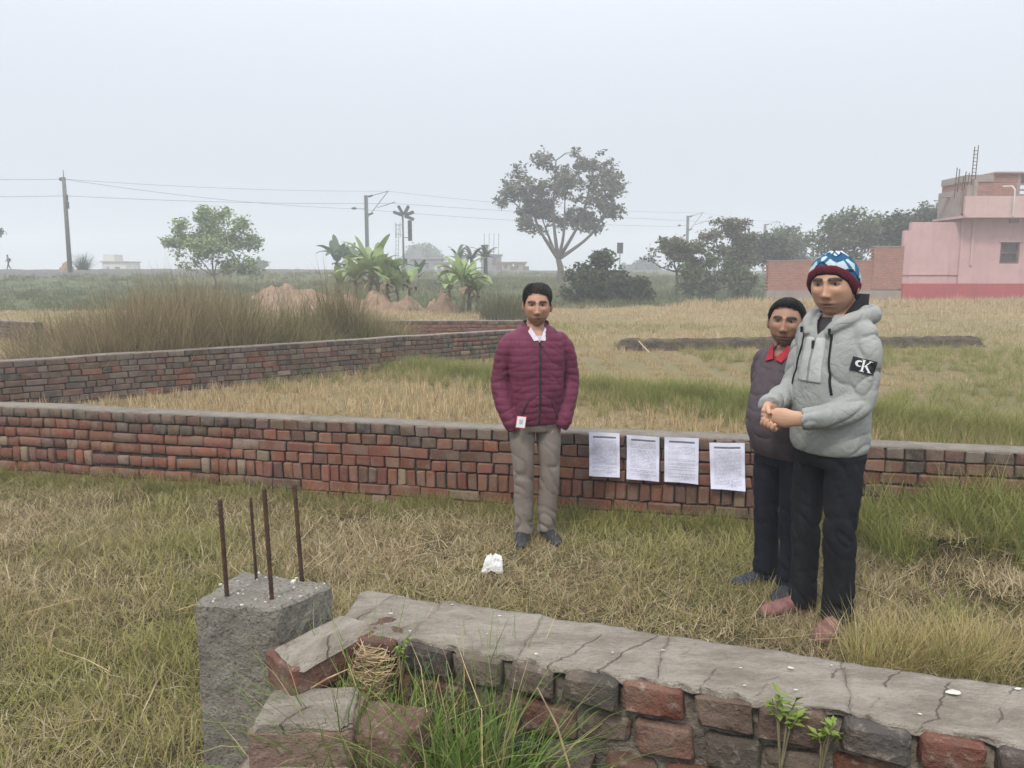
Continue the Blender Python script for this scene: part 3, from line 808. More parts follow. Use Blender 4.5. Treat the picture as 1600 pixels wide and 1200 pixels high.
# long loose straws lying on it
P_str = protos('loose_straw', 6, MAT['stubble'], 180, lambda i: [dict(N=3, spread=.05, length=(.25, .55), lean=(1.30, 1.52), curl=(-.05, .12), width=(.003, .0055), clump=False, base_z=.03)])
xs, ys_ = sample(150, -5, 4.5, 1.5, 6.2)
fs, fl = fside(xs, ys_)
keep = (ys_ < w1y(xs) - .3) & ~((np.abs(fs) < .25) & (fl > -.4)) & (fs > 0) & ((xs < 0) | (rng.uniform(0, 1, len(xs)) < .35)) & (np.hypot(xs - CC.x, ys_ - CC.y) > .4)
xs, ys_ = xs[keep], ys_[keep]
scatter('loose_straw', 'long pale straws lying across the dry grass', 'straw', np.stack([xs, ys_, gz(xs, ys_) + .03], -1), rng.uniform(.5, 1.1, len(xs)), np.zeros(len(xs)), P_str, 2, .05)

# taller grass: at the wall foot, the bank on the right, the tuft by the foreground wall
P_tall = protos('green_grass', 8, MAT['green_grass'], 200, lambda i: [
    dict(N=34, spread=.07, length=(.16, .40), lean=(.05, .55), curl=(.1, 1.3), width=(.0028, .0055)),
    dict(N=12, spread=.09, length=(.10, .30), lean=(.5, 1.3), curl=(.2, 1.0), width=(.0025, .0045), clump=False)])
def blob(n, cx, cy, sx, sy): return rng.normal(cx, sx, n), rng.normal(cy, sy, n)
parts = []
xs, ys_ = sample(1150, 2.1, 6.2, 3.0, 4.95, .85, .6); k = (ys_ < w1y(xs) - .16) & (fbm(xs * 1.4, ys_ * 1.4, 61) > -.3 + 1.1 * sstep(.55, 1.3, w1y(xs) - ys_)); parts.append((xs[k], ys_[k], rng.uniform(.6, 1.15, k.sum()), np.clip(.62 + .8 * fbm(xs[k] * 1.2, ys_[k] * 1.2, 64), 0, 1)))
xs = rng.uniform(-6, 2.2, 420); ys_ = w1y(xs) - .17 - np.abs(rng.normal(0, .10, 420)); parts.append((xs, ys_, rng.uniform(.25, .6, 420), rng.uniform(0, .8, 420)))
bb = np.array(BUND); tt = rng.uniform(0, len(bb) - 1.001, 2600); ii = tt.astype(int); ff = (tt - ii)[:, None]
pb = bb[ii] * (1 - ff) + bb[ii + 1] * ff; xs = pb[:, 0] + rng.normal(0, .28, 2600); ys_ = pb[:, 1] + rng.normal(0, .42, 2600)
k = ys_ > w1y(xs) + .2; parts.append((xs[k], ys_[k], rng.uniform(.45, .95, k.sum()), np.clip(.35 + .6 * fbm(xs[k] * .8, ys_[k] * .8, 63), 0, 1)))
xs, ys_ = sample(2200, 3.6, 13, 5, 17, .8, .6); k = (ys_ > w1y(xs) + .25) & (fbm(xs * .5, ys_ * .5, 71) + .5 * sstep(5.5, 9, xs) > .12); parts.append((xs[k], ys_[k], rng.uniform(.5, .95, k.sum()), rng.uniform(0, .7, k.sum())))
xs, ys_ = sample(900, -9, .6, 8, 16, .8, 1); d2 = w2side(xs, ys_); k = (d2 > -.9) & (d2 < -.15) & (xs > -3.6); parts.append((xs[k], ys_[k], rng.uniform(.6, 1.1, k.sum()), rng.uniform(.2, .9, k.sum())))
xs = np.concatenate([p[0] for p in parts]); ys_ = np.concatenate([p[1] for p in parts])
scatter('green_grass', 'green and yellowing grass on the field ridges and along the wall', 'grass', np.stack([xs, ys_, gz(xs, ys_)], -1), np.concatenate([p[2] for p in parts]), np.concatenate([p[3] for p in parts]), P_tall, 3)

# tuft of golden-green grass behind the foreground wall at the right, and the green tuft in front of it
def tuft(name, label, spots, seed, mat, **kw):
    rg = np.random.default_rng(seed); Vs, Qs, Ts, tt = [], [], [], []; o = 0
    base = Vector(spots[0])
    for s_ in spots:
        v, (q, t3), ti = blades(rg=rg, **kw)
        v = v + (np.array(s_) - np.array(base)); Vs.append(v); Qs.append(q + o); Ts.append(t3 + o); tt.append(ti); o += len(v)
    rt = empty(name, base); tag(rt, label, 'plant')
    me = mesh_np('blades', np.concatenate(Vs), [np.concatenate(Qs), np.concatenate(Ts)]); fattr(me, 'tint', np.concatenate(tt))
    tag(link('blades', me, mat, rt), kind='stuff'); return rt
def solid_grass(name, stops, trans=.25):
    t = NT(name); ti = t.n('ShaderNodeAttribute', attribute_name='tint').outputs['Fac']
    return t.done(t.ramp(ti, stops), .65, None, .3, trans=trans)
MAT['tuft_gold'] = solid_grass('golden_tuft', [(0, (.34, .26, .10)), (.35, (.44, .35, .16)), (.6, (.22, .22, .07)), (.85, (.30, .27, .10)), (1, (.52, .43, .24))])
MAT['tuft_green'] = solid_grass('fresh_tuft', [(0, (.085, .15, .03)), (.35, (.13, .21, .045)), (.65, (.19, .27, .065)), (.80, (.27, .27, .09)), (.88, (.42, .34, .18)), (1, (.48, .38, .21))])
r = random.Random(5)
def spot(u, v): p = hit(u, v); return (p.x, p.y, p.z)
tuft('grass_tuft', 'golden green grass tuft behind the foreground wall beside the pink shoes', [spot(1440 + r.uniform(-95, 120), 1040 + r.uniform(-18, 25)) for _ in range(26)], 41, MAT['tuft_gold'],
     N=55, spread=.07, length=(.14, .34), lean=(.05, .6), curl=(.1, 1.2), width=(.0022, .004))
spots = []
for k in range(32):
    s = r.uniform(-.02, .46); c = FA + ft * s + fn * (FT / 2 + r.uniform(.06, .20)); spots.append((c.x, c.y, .33 + r.uniform(-.05, .03)))
tuft('grass_tuft', 'lush green grass tuft growing against the foreground wall', spots, 42, MAT['tuft_green'],
     N=44, spread=.07, length=(.22, .56), lean=(.0, .5), curl=(.1, 1.3), width=(.0026, .0060), seg=5)
c = FA + ft * .46 + fn * (FT / 2 + .12)
tuft('grass_tuft', 'few arching dry green blades right of the lush tuft', [(c.x, c.y, .34), (c.x + .05, c.y - .02, .32)], 43, MAT['tuft_green'],
     N=22, spread=.05, length=(.25, .50), lean=(.2, .8), curl=(.3, 1.4), width=(.0026, .0050), seg=5)
# earth bank that carries that tuft against the wall
mb = MB(); n1, n2 = 40, 12; V = []; F = []
for i in range(n1 + 1):
    for j in range(n2 + 1):
        s = -.35 + 1.9 * i / n1; w_ = FT / 2 - .03 + .75 * j / n2
        p_ = FA + ft * s + fn * w_
        V.append((p_.x, p_.y, (.38 - .46 * (j / n2) ** 1.2) * sstep(-.35, -.1, s) * sstep(1.55, .7, s) + .03 * mnoise.noise(p_ * 6) - .02))
for i in range(n1):
    for j in range(n2): a = i * (n2 + 1) + j; F.append((a, a + 1, a + n2 + 2, a + n2 + 1))
me = bpy.data.meshes.new('earth_bank'); me.from_pydata(V, [], F); cattr(me, 'gcol', np.tile([.12, .10, .055], (len(V), 1)))
tag(link('earth_bank', me, MAT['ground'], smooth=True), kind='structure')
# tangle of dry straw at the wall end
rg = np.random.default_rng(9); mb = MB(); c = at_z(585, 1040, .655)
for k in range(420):
    a = rg.uniform(0, 6.28); h = rg.uniform(-.09, .05); rad = rg.uniform(.02, .085) * (1 - .5 * abs(h) / .1)
    p0 = Vector((rad * math.cos(a), rad * .8 * math.sin(a), h)); d = Vector((-math.sin(a), math.cos(a) * .8, rg.normal(0, .35))).normalized(); l = rg.uniform(.03, .10)
    b_ = Vector((-math.cos(a), -math.sin(a), 0)) * l * .35
    mb.tube([p0 - d * l * .5 + b_, p0, p0 + d * l * .5 + b_], [.0011, .0014, .0006], 4)
rt = empty('straw_tangle', c); tag(rt, 'round tangle of dry straw at the broken wall end', 'plant')
MAT['straw_dead'] = plain('dead_straw', (.46, .35, .21), (.27, .19, .11), 30, .9, 0)
tag(mb.build('straws', MAT['straw_dead'], rt), kind='stuff')
mb = MB()
for u0, v0, u1, v1 in ((598, 1005, 612, 950), (610, 1010, 560, 1200), (705, 1040, 850, 1060), (535, 1060, 640, 1195), (890, 1200, 840, 1075), (470, 1085, 545, 1045)):
    p0 = at_z(u0, v0, .62) ; p1 = at_y(u1, v1, p0.y - .03)
    mb.tube([p0 - c, (p0 + p1) / 2 - c + Vector((.006, 0, .008)), p1 - c], [.0022, .0022, .0012], 5)
tag(mb.build('stalks', MAT['straw_dead'], rt), kind='stuff')

# small leafy weeds on the wall
MAT['weed_leaf'] = plain('weed_leaf', (.17, .23, .03), (.10, .16, .02), 30, .55, .2, .004, spec=.4)
MAT['weed_stem'] = plain('weed_stem', (.20, .17, .10), (.13, .11, .07), 30, .8, .2)
def weed(label, u, v, s, ns, seed, leafy=7):
    rr = random.Random(seed); o_ = Vector((0, 0, CAMH)); d_ = Vector(ray(u, v)); P = o_ + d_ * ((FA + fn * (FT / 2 + .018) - o_).dot(fn) / d_.dot(fn))
    rt = empty('weed', P); tag(rt, label, 'plant')
    for k in range(ns):
        top = Vector((rr.uniform(-.03, .03) * s, rr.uniform(-.03, .0) * s, rr.uniform(.03, .085) * s))
        MB().tube([(0, .0, -.07 * s), top * .4 + Vector((rr.uniform(-.006, .006), -.004, 0)), top], [.0022 * s, .0018 * s, .001 * s], 5).build('stem', MAT['weed_stem'], rt)
        for j in range(leafy):
            b_ = top * rr.uniform(.55, 1.05); a = rr.uniform(0, 6.28); el = rr.uniform(-.1, .9); L_ = rr.uniform(.014, .026) * s
            d = Vector((math.cos(a) * math.cos(el), math.sin(a) * math.cos(el), math.sin(el))); sd = d.cross(Vector((0, 0, 1))).normalized() * L_ * .27; up = sd.cross(d).normalized() * L_ * .1
            m2 = MB().add([b_, b_ + d * L_ * .4 + sd + up, b_ + d * L_ * .4, b_ + d * L_ * .4 - sd + up, b_ + d * L_], [(0, 2, 1), (0, 3, 2), (1, 2, 4), (2, 3, 4)])
            m2.build('leaf', MAT['weed_leaf'], rt)
weed('small bright green weed on the foreground wall, left of two', 1222, 1150, 1.25, 6, 1, 9)
weed('small bright green weed on the foreground wall, right of two', 1283, 1172, 1.1, 5, 2, 9)
weed('small yellow green weed beside the straw tangle', 545, 1065, .9, 4, 3, 9)
weed('grey leafed sprig under the cement top above the lush tuft', 628, 1032, .8, 4, 4, 8)

# rice stubble
P_stub = protos('rice_stubble', 6, MAT['stubble'], 300, lambda i: [
    dict(N=22, spread=.045, length=(.06, .17), lean=(.0, .4), curl=(-.1, .3), width=(.0055, .010)),
    dict(N=16, spread=.14, length=(.08, .25), lean=(1.1, 1.5), curl=(-.1, .3), width=(.003, .005), clump=False)], ('grid', .17, 4))
g1x, g1y = np.meshgrid(np.arange(-10, 12, .66), np.arange(5, 18, .66)); xs = g1x.ravel() + rng.normal(0, .03, g1x.size); ys_ = g1y.ravel() + rng.normal(0, .03, g1y.size)
bd = seg_dist(xs, ys_, BUND)
k = (ys_ > w1y(xs) + .55) & (np.abs(xs) < .8 * ys_ + 1.5) & (bd > .55) & (w2side(xs, ys_) < -.6); xs, ys_ = xs[k], ys_[k]
g1x, g1y = np.meshgrid(np.arange(-10, 12, .17), np.arange(5, 18, .17)); x2 = g1x.ravel() + rng.normal(0, .035, g1x.size); y2 = g1y.ravel() + rng.normal(0, .035, g1y.size)
k = (y2 > w1y(x2) + .2) & (np.abs(x2) < .8 * y2 + 1) & (w2side(x2, y2) < -.2) & ((y2 < w1y(x2) + .62) | ((seg_dist(x2, y2, BUND) < .75) & (seg_dist(x2, y2, BUND) > .3)) | (w2side(x2, y2) > -.75)); x2, y2 = x2[k], y2[k]
P_st1 = protos('rice_stubble', 6, MAT['stubble'], 320, lambda i: [dict(N=24, spread=.05, length=(.06, .18), lean=(.0, .4), curl=(-.1, .3), width=(.0055, .010)), dict(N=14, spread=.14, length=(.08, .25), lean=(1.1, 1.5), curl=(-.1, .3), width=(.003, .005), clump=False)])
scatter('rice_stubble', 'rice stubble along the edges of the plot behind the wall', 'stubble', np.stack([x2, y2, gz(x2, y2)], -1), rng.uniform(.75, 1.25, len(x2)), np.clip(.1 + .4 * fbm(x2 * .6, y2 * .6, 81), 0, 1), P_st1, 12)
behind = sstep(.0, .4, ys_ - np.interp(xs, bb[:, 0], bb[:, 1]))
sc_ = rng.uniform(.75, 1.25, len(xs)) * (1 - .45 * behind)
lush = .05 + .3 * fbm(xs * .6, ys_ * .6, 81) + .2 * behind
scatter('rice_stubble', 'cut rice stubble on the plot behind the brick wall', 'stubble', np.stack([xs, ys_, gz(xs, ys_)], -1), sc_, np.clip(lush, 0, 1), P_stub, 5, .015)
# far fields: coarser tufts
P_far = protos('field_grass', 6, MAT['stubble'], 340, lambda i: [
    dict(N=22, spread=.22, length=(.08, .28), lean=(.0, .7), curl=(-.1, .5), width=(.010, .018), clump=False, seg=2),
    dict(N=10, spread=.25, length=(.15, .4), lean=(1.1, 1.5), curl=(0, .3), width=(.008, .014), clump=False, seg=2)])
xs, ys_ = sample(16000, -34, 36, 14, 43, .82, 2)
k = ((w2side(xs, ys_) > 6.0) | (xs > .6)) & (ys_ < green_edge(xs) + rng.uniform(-1, 1.5, len(xs))) & ((ys_ > 17.6) | (w2side(xs, ys_) > .5)); xs, ys_ = xs[k], ys_[k]
crop = np.exp(-((ys_ - 33.5) / 1.6) ** 2) * sstep(6, 8, xs)
sc_ = np.clip(.75 + .35 * fbm(xs * .35, ys_ * .35, 91) + 1.1 * crop, .4, 2.4); lush = np.clip(.26 + .8 * fbm(xs * .22, ys_ * .3, 92) - crop, 0, 1)
scatter('field_grass', 'pale cut field stretching back to the embankment', 'field', np.stack([xs, ys_, gz(xs, ys_)], -1), sc_, lush, P_far, 6)
# green growth of the embankment slope
MAT['slope'] = grass_mat('slope_growth', [(0, (.19, .165, .08)), (.4, (.14, .135, .06)), (.7, (.23, .19, .10)), (1, (.11, .115, .05))], [(0, (.06, .085, .03)), (.4, (.095, .12, .042)), (.7, (.05, .07, .026)), (1, (.13, .145, .055))])
P_emb = protos('slope_grass', 6, MAT['slope'], 380, lambda i: [dict(N=26, spread=.45, length=(.15, .55), lean=(.0, .8), curl=(.0, .8), width=(.02, .04), clump=False, seg=2)])
xs, ys_ = sample(20000, -60, 70, 29, 100, .80, 2); n = emb_n(xs, ys_); k = (n < -.8) & (ys_ > green_edge(xs)); xs, ys_ = xs[k], ys_[k]
scatter('slope_grass', 'rough green growth on the railway embankment slope', 'grass', np.stack([xs, ys_, gz(xs, ys_)], -1), rng.uniform(.35, 1.0, len(xs)), np.clip(.52 + 1.2 * fbm(xs * .16, ys_ * .16, 95), 0, 1), P_emb, 7)

# tall dry grass behind the wall that runs back
P_reed = protos('tall_grass', 8, MAT['reed'], 400, lambda i: [
    dict(N=80, spread=.26, length=(.55, 1.5), lean=(.0, .5), curl=(.0, .8), width=(.008, .014), clump=False, seg=4),
    dict(N=50, spread=.25, length=(.3, .9), lean=(.1, .8), curl=(.1, 1.2), width=(.006, .012), clump=False, seg=3)])
td = (W2B - W2A).normalized(); tn = Vector((-td.y, td.x, 0))
s_ = rng.uniform(3.2, 13.2, 800); w_ = rng.uniform(.35, 3.4, 800)
xs = W2A.x + td.x * s_ + tn.x * w_; ys_ = W2A.y + td.y * s_ + tn.y * w_
uu = np.array([proj((a, b, .3))[0] for a, b in zip(xs, ys_)])
k = (uu > 42 + 30 * fbm(ys_, xs, 2)) & (uu < 628) & (fbm(xs * .7, ys_ * .7, 33) > -.22); xs, ys_, uu = xs[k], ys_[k], uu[k]
hgt = np.clip(.90 + .55 * fbm(xs * .6, ys_ * .6, 34) + .20 * np.exp(-((uu - 330) / 120) ** 2) - .18 * sstep(470, 620, uu), .45, 1.3) * rng.uniform(.62, 1.2, len(xs))
lush = np.clip(.42 + 1.1 * fbm(xs * .7, ys_ * .7, 36) + .25 * sstep(480, 600, uu), 0, 1)
sz = np.stack([np.ones(len(xs)), np.ones(len(xs)), hgt], -1)
scatter('tall_grass', 'belt of tall dry reed grass behind the left wall', 'grass', np.stack([xs, ys_, gz(xs, ys_)], -1), sz, lush, P_reed, 8, .12)
# swathe of grass blown flat
P_flat = protos('bent_grass', 5, MAT['reed'], 440, lambda i: [dict(N=60, spread=.28, length=(.8, 1.5), lean=(.7, 1.2), curl=(-.1, .5), width=(.006, .010), clump=False, seg=4)])
P = np.array([tuple(at_y(u, 545, 14.2))[:2] for u in rng.uniform(285, 440, 60)]); ys_ = P[:, 1] + rng.normal(0, .5, 60); xs = P[:, 0]
o = scatter('bent_grass', 'swathe of tall grass blown over, pale stems', 'grass', np.stack([xs, ys_, gz(xs, ys_)], -1), rng.uniform(.7, 1.0, 60), np.zeros(60), P_flat, 9, .1)

# ------------------------------------------------------------------ trees
def leaf_mat(name, a, b, c):
    t = NT(name); ti = t.n('ShaderNodeAttribute', attribute_name='tint').outputs['Fac']
    return t.done(t.ramp(ti, [(0, a), (.5, b), (1, c)]), .6, None, .25, trans=.22)
LM = {'mid': leaf_mat('leaf_mid', (.055, .085, .03), (.085, .115, .045), (.13, .155, .065)),
      'grey': leaf_mat('leaf_dusty', (.06, .066, .036), (.10, .102, .06), (.19, .18, .115)),
      'dark': leaf_mat('leaf_dark', (.022, .040, .020), (.042, .066, .030), (.085, .11, .045)),
      'light': leaf_mat('leaf_light', (.13, .19, .06), (.20, .265, .095), (.28, .32, .14))}
MAT['bark'] = plain('bark', (.13, .11, .085), (.075, .062, .05), 12, .95, .8, .03)
def leaves(centres, sig, per, size, rg, up=.5, flat=.75):
    N = len(centres) * per
    C = np.repeat(centres, per, 0) + rg.normal(0, 1, (N, 3)) * np.array([sig, sig, sig * flat])
    d = rg.normal(0, 1, (N, 3)); d[:, 2] *= .6; d /= np.linalg.norm(d, axis=1)[:, None]
    nn = rg.normal(0, 1, (N, 3)); nn[:, 2] += up * 2; s_ = np.cross(nn, d); s_ /= np.linalg.norm(s_, axis=1)[:, None] + 1e-6
    L = (size * rg.uniform(.6, 1.4, N))[:, None]
    V = np.stack([C - d * L * .5, C + s_ * L * .28, C + d * L * .5, C - s_ * L * .28], 1).reshape(-1, 3)
    F = np.arange(N * 4).reshape(N, 4)
    return V, F, np.repeat(np.clip(np.repeat(rg.uniform(.15, .85, len(centres)), per) + rg.normal(0, .2, N), 0, 1), 4)
def tree(label, base, H, blobs, ncl, per, lsize, sig, mat, seed, trunk_r=.16, fork=.35, name='tree', group=None, gap=-.15, gscale=.9, lean=(0, 0), up=.5, limbs=None, bare=0.0):
    """blobs: (x,y,z,rx,ry,rz) in units of H, z measured from the foot"""
    rg = np.random.default_rng(seed); rr = random.Random(seed)
    root = empty(name, base); tag(root, label, 'tree' if name != 'bush' else 'bush', group)
    vol = np.array([b[3] * b[4] * b[5] for b in blobs]); pick = rg.choice(len(blobs), ncl * 4, p=vol / vol.sum())
    B = np.array(blobs)[pick]; d = rg.normal(0, 1, (ncl * 4, 3)); d /= np.linalg.norm(d, axis=1)[:, None]
    C = B[:, :3] + d * B[:, 3:] * (rg.uniform(.12, 1, ncl * 4) ** .45)[:, None]
    C = C * H
    gx = np.array([mnoise.noise(Vector(tuple(c_)) * gscale + Vector((seed, 0, 0))) for c_ in C]); C = C[gx > gap][:ncl]
    # wood
    mb = MB(); fk = Vector((lean[0] * fork * H, lean[1] * fork * H, fork * H))
    tp, tr_ = spline([(0, 0, -.15), (lean[0] * .4 * fork * H + .02 * H, 0, fork * H * .5), fk], [trunk_r * 1.25, trunk_r, trunk_r * .8], 4)
    mb.tube(tp, tr_, 8)
    ends = []
    for b in (limbs or blobs):
        c = Vector(b[:3]) * H; m_ = fk.lerp(c, .5) + Vector((rr.uniform(-.05, .05) * H, rr.uniform(-.05, .05) * H, -.03 * H if c.z > fk.z else 0))
        pp, rr_ = spline([fk, m_, c], [trunk_r * .62, trunk_r * .40, trunk_r * .18], 5); mb.tube(pp, rr_, 6); ends += pp[2:]
    EP = np.array([tuple(p) for p in ends])
    step_ = max(1, len(C) // 160)
    for c_ in C[::step_]:
        j = np.argmin(((EP - c_) ** 2).sum(1)); a = Vector(tuple(EP[j])); c = Vector(tuple(c_))
        m_ = a.lerp(c, .5) + Vector((0, 0, .02 * H)); mb.tube([a, m_, c], [trunk_r * .16, trunk_r * .10, trunk_r * .04], 4)
    mb.build('trunk', MAT['bark'], root, True)
    V, F, ti = leaves(C, sig * H, per, lsize, rg, up)
    me = mesh_np('crown', V, F); fattr(me, 'tint', ti); link('crown', me, LM[mat], root)
    return root
def tree_px(label, ub, vb, vtop, halfw, depth=None, **kw):
    """foot at a pixel on the ground (or at a given distance), height and half width read off the picture"""
    if depth is None: P = hit(ub, vb)
    else:
        P = at_y(ub, 430, depth); P.z = g1(P.x, P.y)
    T = at_y(ub, vtop, P.y); H = T.z - P.z
    return P, H, halfw * P.y / FPX / H
P, H, w = tree_px('', 335, 452, 319, 76)
tree('feathery light green tree on the embankment, left of the bananas', P, H, [(-.18, 0, .72, .26, .24, .13), (.20, 0, .74, .24, .24, .14), (.0, .05, .88, .22, .2, .09), (.36, .1, .56, .20, .2, .12), (-.40, 0, .58, .16, .2, .09), (.05, -.1, .52, .34, .3, .13), (-.52, 0, .76, .09, .1, .05), (.52, 0, .68, .08, .1, .05), (-.28, 0, .34, .22, .2, .10), (.28, 0, .30, .26, .2, .12), (.50, 0, .24, .14, .14, .10), (-.52, 0, .44, .08, .1, .05)],
     520, 17, .22, .034, 'light', 21, .07, .16, gap=-.0, gscale=1.1, limbs=[(-.3, 0, .72), (-.05, 0, .9), (.22, 0, .82), (.4, 0, .5), (-.3, 0, .42), (.1, 0, .6)])
P, H, w = tree_px('', 872, 440, 232, 100)
tree('tall spreading grey green tree in the middle of the skyline', P, H,
     [(-.30, 0, .70, .14, .14, .10), (-.41, .05, .62, .08, .1, .06), (-.33, 0, .83, .07, .08, .05), (-.10, 0, .90, .11, .12, .09), (.10, .05, .92, .13, .12, .08), (.30, 0, .88, .14, .13, .10), (.41, 0, .74, .10, .12, .09), (.30, -.1, .64, .17, .14, .11), (.05, -.05, .72, .24, .16, .13), (-.16, .1, .58, .18, .14, .10), (.42, .05, .54, .09, .1, .06), (.10, .1, .50, .24, .15, .09), (-.27, .0, .45, .09, .1, .06), (.30, .0, .42, .15, .1, .05), (-.10, 0, .40, .12, .1, .05)],
     760, 15, .30, .0175, 'grey', 22, .27, .17, gap=.0, gscale=.75, up=.2, limbs=[(-.34, 0, .60), (-.24, .05, .80), (-.02, .05, .92), (.04, -.1, .60), (.26, 0, .84), (.40, .0, .60), (-.12, .1, .48)])
P, H, w = tree_px('', 930, 474, 392, 42)
tree('dark dense bush at the foot of the tall spreading tree', P, H, [(0, 0, .42, w * .8, w * .7, .36), (.12, 0, .80, w * .42, w * .5, .18), (-.30, .1, .55, w * .5, w * .5, .22), (.35, 0, .5, w * .45, w * .4, .2), (-.1, .1, .2, w * 1.0, w * .6, .18)], 420, 16, .22, .06, 'dark', 23, .10, .2, name='bush', gap=-.08, gscale=1.6)
P, H, w = tree_px('', 985, 474, 428, 30)
tree('low dark bush right of the dense bush', P, H, [(0, 0, .5, w * .9, w * .7, .45), (.4, 0, .35, w * .6, w * .5, .3)], 170, 20, .2, .1, 'dark', 24, .06, .2, name='bush', gap=-.08, gscale=1.8)
P, H, w = tree_px('', 1054, 464, 370, 50)
tree('flat layered tree with two thin trunks right of centre', P, H, [(-.05, 0, .88, w * .6, .3, .09), (-.25, 0, .80, w * .35, .3, .10), (.25, 0, .82, w * .45, .3, .10), (-.42, 0, .64, .10, .1, .06), (.1, 0, .68, w * .5, .25, .09), (-.15, 0, .52, .16, .2, .06), (.35, .1, .55, .2, .2, .08)], 240, 20, .20, .045, 'grey', 25, .08, .42, gap=-.15, lean=(.06, 0))
P, H, w = tree_px('', 1138, 460, 340, 42)
tree('taller layered tree with a flat top cluster', P, H, [(0, 0, .93, w * .7, .2, .05), (-.22, 0, .76, w * .5, .2, .06), (.18, 0, .74, w * .55, .2, .07), (0, 0, .82, .12, .15, .06), (.05, .1, .58, w * .7, .2, .09), (.2, .1, .45, .22, .2, .12)], 250, 20, .20, .040, 'grey', 26, .09, .5, gap=-.2)
P, H, w = tree_px('', 1112, 466, 395, 52)
tree('hazy low bush under the two layered trees', P, H, [(-.3, 0, .35, w * .6, w * .5, .32), (-.5, 0, .6, w * .3, .3, .22), (.3, 0, .62, w * .4, .3, .3), (.7, 0, .35, w * .4, .3, .3), (0, 0, .85, w * .25, .2, .16)], 330, 16, .22, .06, 'mid', 27, .08, .2, name='bush', gap=-.08, gscale=1.5)
P, H, w = tree_px('', 1198, 462, 360, 33, depth=52)
tree('dark round tree left of the compound wall', P, H, [(0, 0, .72, w * .95, w * .8, .24), (-.15, 0, .62, w * .7, w * .6, .18), (.2, 0, .6, w * .6, w * .5, .2)], 240, 22, .24, .05, 'dark', 28, .10, .42, gap=-.1, gscale=1.4)
P, H, w = tree_px('', 1228, 455, 350, 28, depth=66)
tree('paler tree just behind the dark round tree', P, H, [(0, 0, .75, w * .9, w * .8, .22), (.1, 0, .5, w * .9, w * .8, .25)], 200, 22, .28, .05, 'mid', 29, .12, .35, gap=-.3)
P, H, w = tree_px('', 1330, 462, 325, 66, depth=54)
tree('wide tree behind the compound wall and the knitted cap', P, H, [(0, 0, .80, w * .7, w * .6, .18), (-.25, 0, .66, w * .55, .3, .14), (.25, 0, .68, w * .55, .3, .16), (-.4, 0, .58, .12, .2, .08), (0, 0, .5, w * .9, .3, .2)], 360, 22, .26, .042, 'mid', 30, .16, .35, gap=-.22)
P, H, w = tree_px('', 1396, 462, 330, 22, depth=50)
tree('narrow dark tree behind the left corner of the pink house', P, H, [(0, 0, .82, w, w * .8, .16), (0, 0, .6, w, w * .8, .2)], 150, 22, .24, .04, 'dark', 31, .10, .4, gap=-.35)
P, H, w = tree_px('', 1446, 462, 317, 32, depth=52)
tree('dark tree rising behind the pink parapet', P, H, [(0, 0, .86, w * .9, w * .8, .13), (-.15, 0, .74, w * .7, w * .6, .13), (.1, 0, .62, w, w * .8, .2)], 200, 22, .24, .035, 'dark', 32, .10, .4, gap=-.3)
P, H, w = tree_px('', 660, 440, 381, 32, depth=175)
tree('faint round tree in the far haze behind the houses', P, H, [(0, 0, .72, w * .8, w * .6, .26), (-.25, 0, .5, w * .6, w * .5, .25), (.3, 0, .55, w * .6, w * .5, .22)], 240, 20, .8, .06, 'mid', 33, .3, .3, gap=-.4, gscale=.3)
P, H, w = tree_px('', 406, 436, 404, 13, depth=120)
tree('small faint tree on the embankment right of the feathery tree', P, H, [(0, 0, .75, w, w * .8, .2), (-.2, 0, .55, w * .5, .3, .15)], 90, 16, .4, .06, 'mid', 34, .08, .4, gap=-.3)
P = at_y(-52, 430, 62); P.z = g1(P.x, P.y); T = at_y(0, 352, 62)
tree('tree branch tip reaching in at the left edge', P, T.z - P.z, [(.72, 0, .90, .16, .15, .07), (.2, 0, .9, .4, .3, .2), (-.2, 0, .7, .5, .4, .25), (.55, 0, .86, .12, .12, .05)], 220, 20, .24, .05, 'dark', 35, .12, .45, gap=-.3)
P, H, w = tree_px('', 1000, 436, 404, 34, depth=150)
tree('faint scrub on the skyline right of the black signal board', P, H, [(0, 0, .5, w * .9, w * .5, .4), (-.4, 0, .6, w * .3, .3, .3), (.5, 0, .4, w * .4, .4, .3)], 150, 18, .6, .09, 'mid', 36, .1, .2, name='bush', gap=-.3, gscale=.3)
P, H, w = tree_px('', 1260, 436, 400, 26, depth=120)
tree('faint tree beyond the left end of the compound wall', P, H, [(0, 0, .6, w, w * .6, .35)], 120, 18, .5, .09, 'mid', 37, .1, .3, gap=-.3, gscale=.3)

# shrubs with upright shoots
def shoots(label, P, H, wd, n, seed, mat, cat='bush', lean=.35):
    rg = np.random.default_rng(seed); root = empty('shrub', P); tag(root, label, cat)
    v, (q, t3), ti = blades(N=n, spread=wd, length=(H * .45, H), lean=(0, lean), curl=(0, .8), width=(H * .012, H * .022), rg=rg, seg=4, clump=True)
    me = mesh_np('shoots', v, [q, t3]); fattr(me, 'tint', ti); tag(link('shoots', me, mat, root), kind='stuff')
    return root
MAT['shrub'] = solid_grass('olive_shrub', [(0, (.06, .075, .03)), (.5, (.10, .105, .045)), (1, (.17, .145, .07))])
MAT['agave'] = solid_grass('blue_green_shrub', [(0, (.035, .06, .03)), (.5, (.055, .085, .045)), (1, (.08, .11, .06))])
P = hit(792, 500); T = at_y(792, 446, P.y); shoots('olive shrub of upright shoots left of the plum jacket man\'s head', P, T.z - P.z, .9, 900, 3, MAT['shrub'])
P = at_y(131, 430, 62); P.z = g1(P.x, P.y) + .15; T = at_y(131, 386, 62); shoots('spiky dark green shrub right of the leaning pole', P, T.z - P.z, .28, 260, 4, MAT['agave'], lean=.75)

